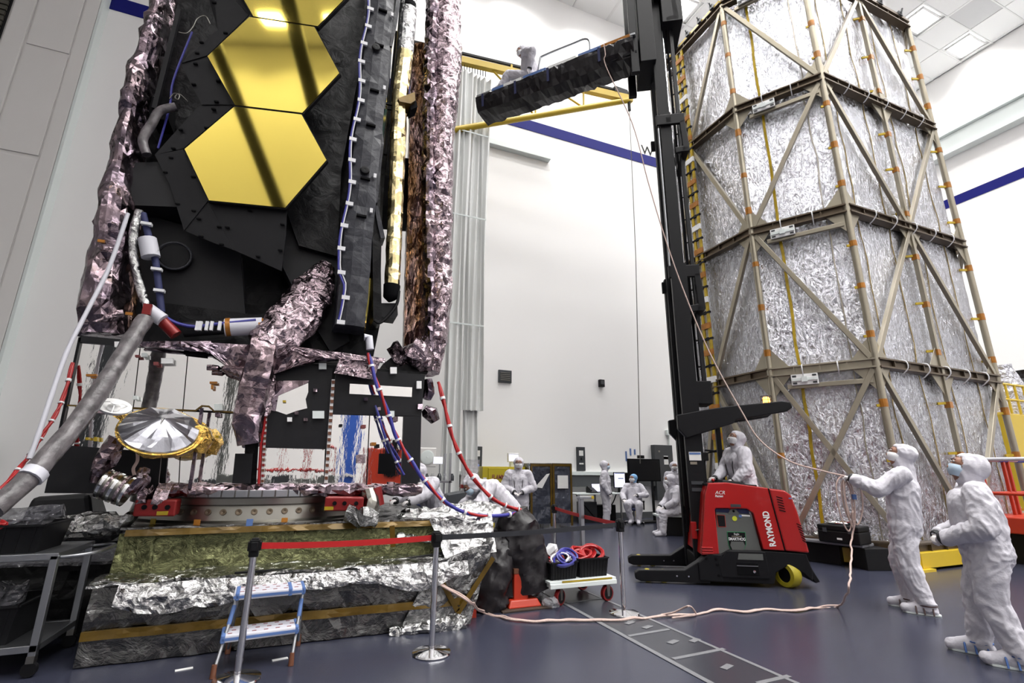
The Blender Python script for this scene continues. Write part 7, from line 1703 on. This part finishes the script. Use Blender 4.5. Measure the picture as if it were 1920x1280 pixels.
person('stout person in white coverall and pale blue mask with hands clasped, rightmost', (m2.x + 0.14, m2.y - 0.06, 0), (-0.52, 0.85),
       {'pelvis': (0, 0.0, 0.93), 'chest': (0, 0.02, 1.27), 'neck': (0, -0.02, 1.44), 'head': (0, 0.0, 1.60), 'shL': (-0.21, -0.01, 1.38), 'shR': (0.21, 0.0, 1.38), 'hipL': (-0.11, 0.0, 0.90), 'hipR': (0.11, 0.0, 0.90),
        'elL': (-0.32, 0.00, 1.10), 'wrL': (-0.14, 0.25, 0.99), 'haL': (-0.02, 0.32, 0.97), 'elR': (0.32, 0.02, 1.10), 'wrR': (0.12, 0.28, 0.99), 'haR': (0.01, 0.34, 0.95),
        'knL': (-0.12, 0.05, 0.49), 'anL': (-0.13, -0.06, 0.10), 'toL': (-0.14, 0.16, 0.05), 'knR': (0.12, 0.10, 0.49), 'anR': (0.14, 0.16, 0.10), 'toR': (0.15, 0.36, 0.05), 'curl': 1.0}, look=(-0.15, 0.9, 0.36), voxel=0.0105, mask='mask_b', girth=1.16, fold=1.25, boots='blue')
# --- truck operator
op = T(1.72, 0.62, 0.44)
person('person in white coverall driving the red reach truck', (op.x, op.y, 0.44), (-rr_.x - 0.05, -rr_.y - 0.1),
       {'pelvis': (0, 0, 0.95), 'chest': (0, 0.05, 1.27), 'neck': (0, 0.04, 1.45), 'head': (0, 0.05, 1.62), 'shL': (-0.20, 0.02, 1.40), 'shR': (0.20, 0.08, 1.40), 'elL': (-0.28, 0.06, 1.13), 'wrL': (-0.24, 0.22, 0.99), 'haL': (-0.22, 0.32, 0.975), 'elR': (0.22, 0.20, 1.15), 'wrR': (0.05, 0.40, 1.02), 'haR': (0.0, 0.52, 1.01)}, look=(-0.35, 0.9, 0.32), voxel=0.012, mask='mask_w', girth=1.1, fold=1.1, lanyard=True)
# --- person on the raised platform
pb = PF(2.50, 0.10, zb_ + 0.05)
person('person in white coverall sitting on the raised black platform', (pb.x, pb.y, zb_ + 0.05), (pd.x, pd.y),
       {'pelvis': (0.05, 0.0, 0.20), 'chest': (0.02, -0.02, 0.58), 'neck': (-0.02, 0.05, 0.75), 'head': (-0.05, 0.13, 0.90), 'shL': (-0.20, -0.02, 0.69), 'shR': (0.20, 0.0, 0.71), 'hipL': (-0.05, 0.05, 0.17), 'hipR': (0.15, 0.05, 0.17),
        'knL': (-0.10, 0.45, 0.34), 'anL': (-0.12, 0.62, 0.10), 'toL': (-0.13, 0.82, 0.06), 'knR': (0.18, 0.44, 0.32), 'anR': (0.18, 0.66, 0.10), 'toR': (0.18, 0.86, 0.06),
        'elL': (-0.30, -0.26, 0.52), 'wrL': (-0.22, -0.16, 0.20), 'haL': (-0.22, -0.10, 0.10), 'elR': (0.3, -0.22, 0.42), 'wrR': (0.3, -0.30, 0.16), 'haR': (0.3, -0.34, 0.06)}, look=(-0.75, 0.6, -0.35), voxel=0.014, mask='mask_w', fold=1.0)
# --- person before the yellow cabinet
q = onY(972, 960, 10.7)
person('person in white coverall standing with folded hands before the yellow cabinet', (q.x, q.y, 0), (-0.40, -0.92),
       {'chest': (0, 0, 1.33), 'neck': (0, 0, 1.53), 'head': (0, 0.03, 1.70), 'shL': (-0.22, 0, 1.47), 'shR': (0.22, 0, 1.47), 'elL': (-0.34, 0.02, 1.17), 'wrL': (-0.12, 0.22, 1.08), 'haL': (-0.02, 0.25, 1.04), 'elR': (0.34, 0.02, 1.17), 'wrR': (0.12, 0.22, 1.08), 'haR': (0.03, 0.25, 1.03)}, look=(0, 1, 0), voxel=0.014, mask='mask_w', girth=1.12, lanyard=True)
# --- bending person at the end of the stand
q = onY(935, 960, 7.2)
person('person in white coverall bending over the end of the foil stand', (q.x + 0.10, 7.2, 0), (-0.97, -0.05),
       {'pelvis': (0, -0.05, 0.98), 'chest': (0, 0.24, 1.26), 'neck': (0, 0.42, 1.33), 'head': (0, 0.56, 1.33), 'shL': (-0.20, 0.34, 1.31), 'shR': (0.20, 0.34, 1.31), 'hipL': (-0.11, -0.05, 0.94), 'hipR': (0.11, -0.05, 0.94),
        'elL': (-0.28, 0.50, 1.10), 'wrL': (-0.24, 0.66, 0.98), 'haL': (-0.22, 0.77, 1.00), 'elR': (0.27, 0.48, 1.08), 'wrR': (0.2, 0.64, 1.02), 'haR': (0.16, 0.74, 1.03)}, look=(-0.12, 0.75, -0.65), voxel=0.0115, mask='mask_b', girth=1.05, fold=1.1)
# --- person half hidden under the bus
q = onY(768, 950, 7.9)
person('person in white coverall reaching under the telescope bus, head hidden', (q.x + 0.52, 8.35, 0), (-0.86, -0.5),
       {'pelvis': (0, -0.02, 0.93), 'chest': (0, 0.20, 1.20), 'neck': (0, 0.36, 1.36), 'head': (0, 0.44, 1.50), 'shL': (-0.20, 0.26, 1.34), 'shR': (0.20, 0.26, 1.34), 'elL': (-0.26, 0.50, 1.16), 'wrL': (-0.20, 0.72, 1.08), 'haL': (-0.18, 0.84, 1.06), 'elR': (0.26, 0.46, 1.14), 'wrR': (0.20, 0.66, 1.08), 'haR': (0.18, 0.78, 1.06)}, look=(0, 1, -0.2), voxel=0.012, mask='mask_b', girth=1.05)
# --- background people
q = fl(1138, 988)
person('person in white coverall standing by the desk in front of the lit monitor', (q.x, q.y, 0), (0.8, -0.62),
       {'chest': (0, 0, 1.33), 'neck': (0, 0, 1.53), 'head': (0, 0.03, 1.70), 'shL': (-0.20, 0, 1.47), 'shR': (0.20, 0, 1.47), 'elL': (-0.27, -0.03, 1.18), 'wrL': (-0.24, 0.10, 0.94), 'elR': (0.27, -0.03, 1.18), 'wrR': (0.24, 0.10, 0.94)}, look=(-0.2, 1, 0.02), voxel=0.016, mask='mask_b')
q = fl(1197, 985)
person('person in white coverall and blue cap sitting on the navy office chair', (q.x + 0.15, q.y + 0.35, 0), (-0.62, -0.78),
       {'pelvis': (0, 0, 0.62), 'chest': (0.0, -0.05, 0.98), 'neck': (0, -0.06, 1.16), 'head': (0, -0.02, 1.33), 'shL': (-0.2, -0.05, 1.10), 'shR': (0.2, -0.05, 1.10), 'hipL': (-0.1, 0.05, 0.60), 'hipR': (0.1, 0.05, 0.60), 'knL': (-0.16, 0.45, 0.60), 'anL': (-0.12, 0.42, 0.14), 'toL': (-0.12, 0.62, 0.09), 'knR': (0.2, 0.45, 0.60), 'anR': (0.10, 0.30, 0.14), 'toR': (0.14, 0.50, 0.09),
        'elL': (-0.36, 0.02, 0.86), 'wrL': (-0.14, 0.22, 0.84), 'haL': (-0.04, 0.28, 0.86), 'elR': (0.34, 0.10, 0.84), 'wrR': (0.28, 0.36, 0.72), 'haR': (0.26, 0.46, 0.70)}, look=(0.5, 0.85, 0.05), voxel=0.015, mask='mask_w', cap='cap_b')
sc_ = V((q.x + 0.15, q.y + 0.35, 0)); oc = thing('office_chair', 'navy office chair on a five-star base by the desk', 'chair', (sc_.x, sc_.y, 0))
fch = V((-0.62, -0.78, 0)).normalized(); rch = V((fch.y, -fch.x, 0)); ach = math.atan2(rch.y, rch.x)
obj('seat', MB().box(sc_ + V((0, 0, 0.44)) + fch * 0.05, (0.5, 0.5, 0.08), ach), 'navy', oc, bevel=0.03); obj('backrest', MB().box(sc_ + V((0, 0, 0.80)) - fch * 0.24, (0.46, 0.07, 0.5), ach), 'navy', oc, bevel=0.03)
for s in (-1, 1): obj('armrest', MB().box(sc_ + V((0, 0, 0.66)) + rch * 0.28 * s, (0.06, 0.28, 0.04), ach).box(sc_ + V((0, 0, 0.54)) + rch * 0.28 * s, (0.04, 0.05, 0.24), ach), 'black', oc)
obj('gas_column', MB().tube([sc_ + V((0, 0, 0.1)), sc_ + V((0, 0, 0.42))], 0.03, 10), 'chrome', oc, True)
for k in range(5):
    a = k * 2 * PI / 5; e_ = sc_ + V((0.3 * math.cos(a), 0.3 * math.sin(a), 0.075)); obj('base_arm', MB().bar(sc_ + V((0, 0, 0.1)), e_, 0.05, 0.03), 'chrome', oc); obj('caster', MB().ell(e_ - V((0, 0, 0.042)), (0.03, 0.03, 0.03)), 'black', oc, True)
q = fl(1232, 1003)
person('person in white coverall sitting on the bench box seen from behind', (q.x + 0.45, q.y - 0.22, 0), (-0.80, 0.25),
       {'pelvis': (0, -0.12, 0.66), 'chest': (0, -0.02, 1.0), 'neck': (0, 0.05, 1.18), 'head': (0, 0.10, 1.34), 'shL': (-0.21, 0.0, 1.11), 'shR': (0.21, 0.0, 1.11), 'hipL': (-0.11, -0.05, 0.62), 'hipR': (0.11, -0.05, 0.62), 'knL': (-0.13, 0.38, 0.54), 'anL': (-0.13, 0.42, 0.10), 'toL': (-0.14, 0.6, 0.05), 'knR': (0.14, 0.36, 0.54), 'anR': (0.14, 0.36, 0.10), 'toR': (0.14, 0.54, 0.05),
        'elL': (-0.27, 0.10, 0.84), 'wrL': (-0.18, 0.30, 0.70), 'haL': (-0.14, 0.40, 0.66), 'elR': (0.27, 0.10, 0.84), 'wrR': (0.18, 0.30, 0.70), 'haR': (0.14, 0.40, 0.66)}, look=(0.4, 1, 0.0), voxel=0.015, mask='mask_w', backtext=True, girth=1.1)
q = onY(1272, 985, 12.2)
person('person in white coverall standing partly hidden by the truck mast', (q.x, q.y, 0), (-0.4, -0.8),
       {'chest': (0, 0, 1.33), 'neck': (0, 0, 1.53), 'head': (0, 0.03, 1.70), 'shL': (-0.20, 0, 1.47), 'shR': (0.20, 0, 1.47), 'elL': (-0.27, -0.03, 1.18), 'wrL': (-0.22, 0.10, 0.94), 'elR': (0.27, -0.03, 1.18), 'wrR': (0.22, 0.10, 0.94)}, look=(0, 1, 0), voxel=0.016, mask='mask_w')
# ================================================================== ropes and hanging cables
def rope(name, label, pts, r, m='rope', cat='rope', twist=True, k=8, parent=None, jit=0.0):
    c = spline(pts, k)
    if jit: c = [p + V((noise.noise(p * 6), noise.noise(p * 6 + V((5, 0, 0))), 0.4 * noise.noise(p * 6 + V((0, 5, 0))))) * jit for p in c]
    mb = MB(); mb.tube(c, r, 8)
    o = obj(name, mb, m, parent, True)
    if parent is None: tag(o, label, cat)
    return o
hand = V((m1.x + 0.10, m1.y + 0.10, 0)) + (V((-0.50, 0.86, 0)).normalized() * 0.49) + V((0.86, 0.50, 0)).normalized() * -0.19 + V((0, 0, 1.51))
rt_ = thing('guide_rope', 'long pale pink guide rope running from the raised platform to the floor', 'rope', (hand.x, hand.y, 0))
top = PF(0.62, 0.28, zb_ - 0.03)
# from platform edge down to the rope holder
L_ = [top + V((0, 0, 0.1)), PF(0.62, 0.39, zb_ - 0.02), PF(0.60, 0.40, zb_ - 0.30), PF(0.60, 0.40, zb_ - 0.60)]
_r0 = math.hypot(L_[-1].x, L_[-1].y)
for px, py, r_ in ((1185, 230, 0.08), (1215, 340, 0.2), (1245, 440, 0.32), (1280, 540, 0.44), (1330, 660, 0.58), (1390, 770, 0.72), (1425, 825, 0.8), (1480, 864, 0.88), (1540, 882, 0.94)):
    L_.append(atd(px, py, _r0 + (math.hypot(hand.x, hand.y) - _r0) * r_))
L_.append(hand)
rope('rope_run', '', L_, 0.010, parent=rt_, k=6)
# coils in the hand
for k, (dx, dy, dz_) in enumerate(((0.0, 0.0, 0.62), (0.03, 0.03, 0.55), (-0.03, 0.04, 0.66), (0.06, -0.02, 0.58))):
    h0 = hand + V((dx, dy, 0)); w = 0.045 + 0.014 * k
    pts = [h0, h0 + V((-w * 0.9, w * 0.5, -0.12)), h0 + V((-w, w * 0.5, -dz_ * 0.7)), h0 + V((-w * 0.3, 0, -dz_)), h0 + V((w * 0.8, -w * 0.4, -dz_ * 0.7)), h0 + V((w, -w * 0.5, -0.14)), h0]
    rope('rope_coil', '', pts, 0.009, parent=rt_, k=6)
obj('rope_tape', MB().tube([hand + V((0.05, -0.03, -0.22)), hand + V((0.05, -0.03, -0.28))], 0.028, 10), 'tape_blue', rt_, True)
tail = [hand + V((-0.02, 0, -0.5))]
for px, py, z in ((1600, 960, None), (1597, 1010, None)):
    tail.append(atd(px, py, math.hypot(hand.x, hand.y) - 0.1))
gpts = [(1596, 1062), (1590, 1105), (1570, 1137), (1530, 1140), (1490, 1145), (1440, 1142), (1400, 1147), (1350, 1143), (1320, 1148), (1290, 1152), (1240, 1155), (1190, 1160), (1120, 1163), (1060, 1163), (1000, 1165), (950, 1160), (905, 1148)]
for i, (px, py) in enumerate(gpts):
    if i < 2: tail.append(atd(px, py, (6.9, 6.4)[i]))
    else: tail.append(fl(px, py, 0.015))
tail += [onY(880, 1128, 5.12), onY(850, 1110, 5.2), onY(825, 1095, 5.28), onY(800, 1075, 5.35), onY(770, 1060, 5.5)]
rope('rope_tail', '', tail, 0.0105, parent=rt_, k=8, jit=0.025)
rope('rope_tail', '', [p + V((0.02, 0.015, 0.003)) for p in tail[5:]], 0.009, parent=rt_, k=8, jit=0.04)
lp_ = [fl(1240, 1152, 0.02), fl(1262, 1148, 0.06), fl(1280, 1140, 0.12), fl(1292, 1136, 0.16), fl(1300, 1142, 0.08), fl(1304, 1152, 0.02), fl(1285, 1155, 0.02), fl(1260, 1158, 0.02)]
rope('rope_loop', '', lp_, 0.010, parent=rt_, k=5)
# white strap from platform top
# ---- sleeves and looms from the telescope
def loom(label, px, m1_, m2_, r=0.02, name='cable_loom', ties=True):
    pts = [onY(x, y, Y) for x, y, Y in px]; c = spline(pts, 7)
    t = thing(name, label, 'cable', c[-1])
    obj('strand', MB().tube([p + V((r * 0.5 * math.sin(i * 0.5), r * 0.4 * math.cos(i * 0.5), 0)) for i, p in enumerate(c)], r, 8), m1_, t, True)
    obj('strand', MB().tube([p - V((r * 0.6 * math.sin(i * 0.5), r * 0.6 * math.cos(i * 0.5), 0)) for i, p in enumerate(c)], r * 0.75, 8), m2_, t, True)
    if ties:
        for i in range(4, len(c) - 1, 6): obj('loom_tie', MB().tube([c[i].lerp(c[i + 1], 0.1), c[i].lerp(c[i + 1], 0.6)], r * 1.75, 10), 'white_cable', t, True)
    return t
loom('red cable loom with white ties curving down from the right foil column', [(822, 716, 6.2), (836, 770, 6.1), (852, 830, 6.0), (880, 885, 5.95), (918, 930, 5.9), (950, 948, 5.9), (976, 956, 5.9)], 'red_cable', 'red_cable', 0.021)
loom('blue, red and white cable loom hanging from the bus to the tarp', [(690, 662, 5.85), (702, 705, 5.8), (722, 760, 5.75), (742, 815, 5.75), (768, 860, 5.7), (800, 905, 5.65), (840, 945, 5.6), (890, 965, 5.65), (940, 966, 5.75), (976, 960, 5.9)], 'blue_cable', 'red_cable', 0.021)
loom('thin blue loom hanging across the bus window panel', [(703, 760, 5.95), (716, 800, 5.93), (735, 850, 5.93), (758, 890, 5.93)], 'blue_cable', 'navy', 0.013)
obj('white_wrap', MB().tube(pp([(683, 632), (692, 632), (694, 655)], 5.85), 0.045, 10), 'wrap_white', tel, True)
loom('red and white striped cable at the left end of the bus', [(136, 680, 6.0), (122, 735, 5.9), (105, 775, 5.8), (80, 815, 5.7), (58, 850, 5.6), (30, 885, 5.4), (-10, 930, 5.2)], 'red_cable', 'red_cable', 0.014)
def sleeve(label, px, r, m):
    c = spline([onY(x, y, Y) for x, y, Y in px], 7); t = tag(obj('cable_sleeve', MB().tube([p + V((0, 0, 0.0)) for p in c], [r * (1 + 0.12 * noise.noise(p * 9)) for p in c], 12), m, None, True), label, 'cable'); return t
sleeve('thick grey plastic cable sleeve slanting down left from the telescope', [(272, 598, 5.75), (245, 640, 5.6), (205, 705, 5.4), (150, 785, 5.2), (95, 850, 5.0), (45, 905, 4.85), (-15, 955, 4.7)], 0.075, 'sleeve')
sleeve('slim pale plastic tube slanting down along the left foil column', [(240, 400, 5.95), (205, 500, 5.9), (165, 580, 5.8), (125, 660, 5.7), (95, 745, 5.6), (70, 820, 5.5), (55, 860, 5.45)], 0.02, 'wrap_white')
sl = onY(65, 895, 4.9); obj('sleeve_tape', MB().tube([onY(56, 896, 4.86), onY(70, 883, 4.9)], 0.085, 12), 'wrap_white', tel, True)
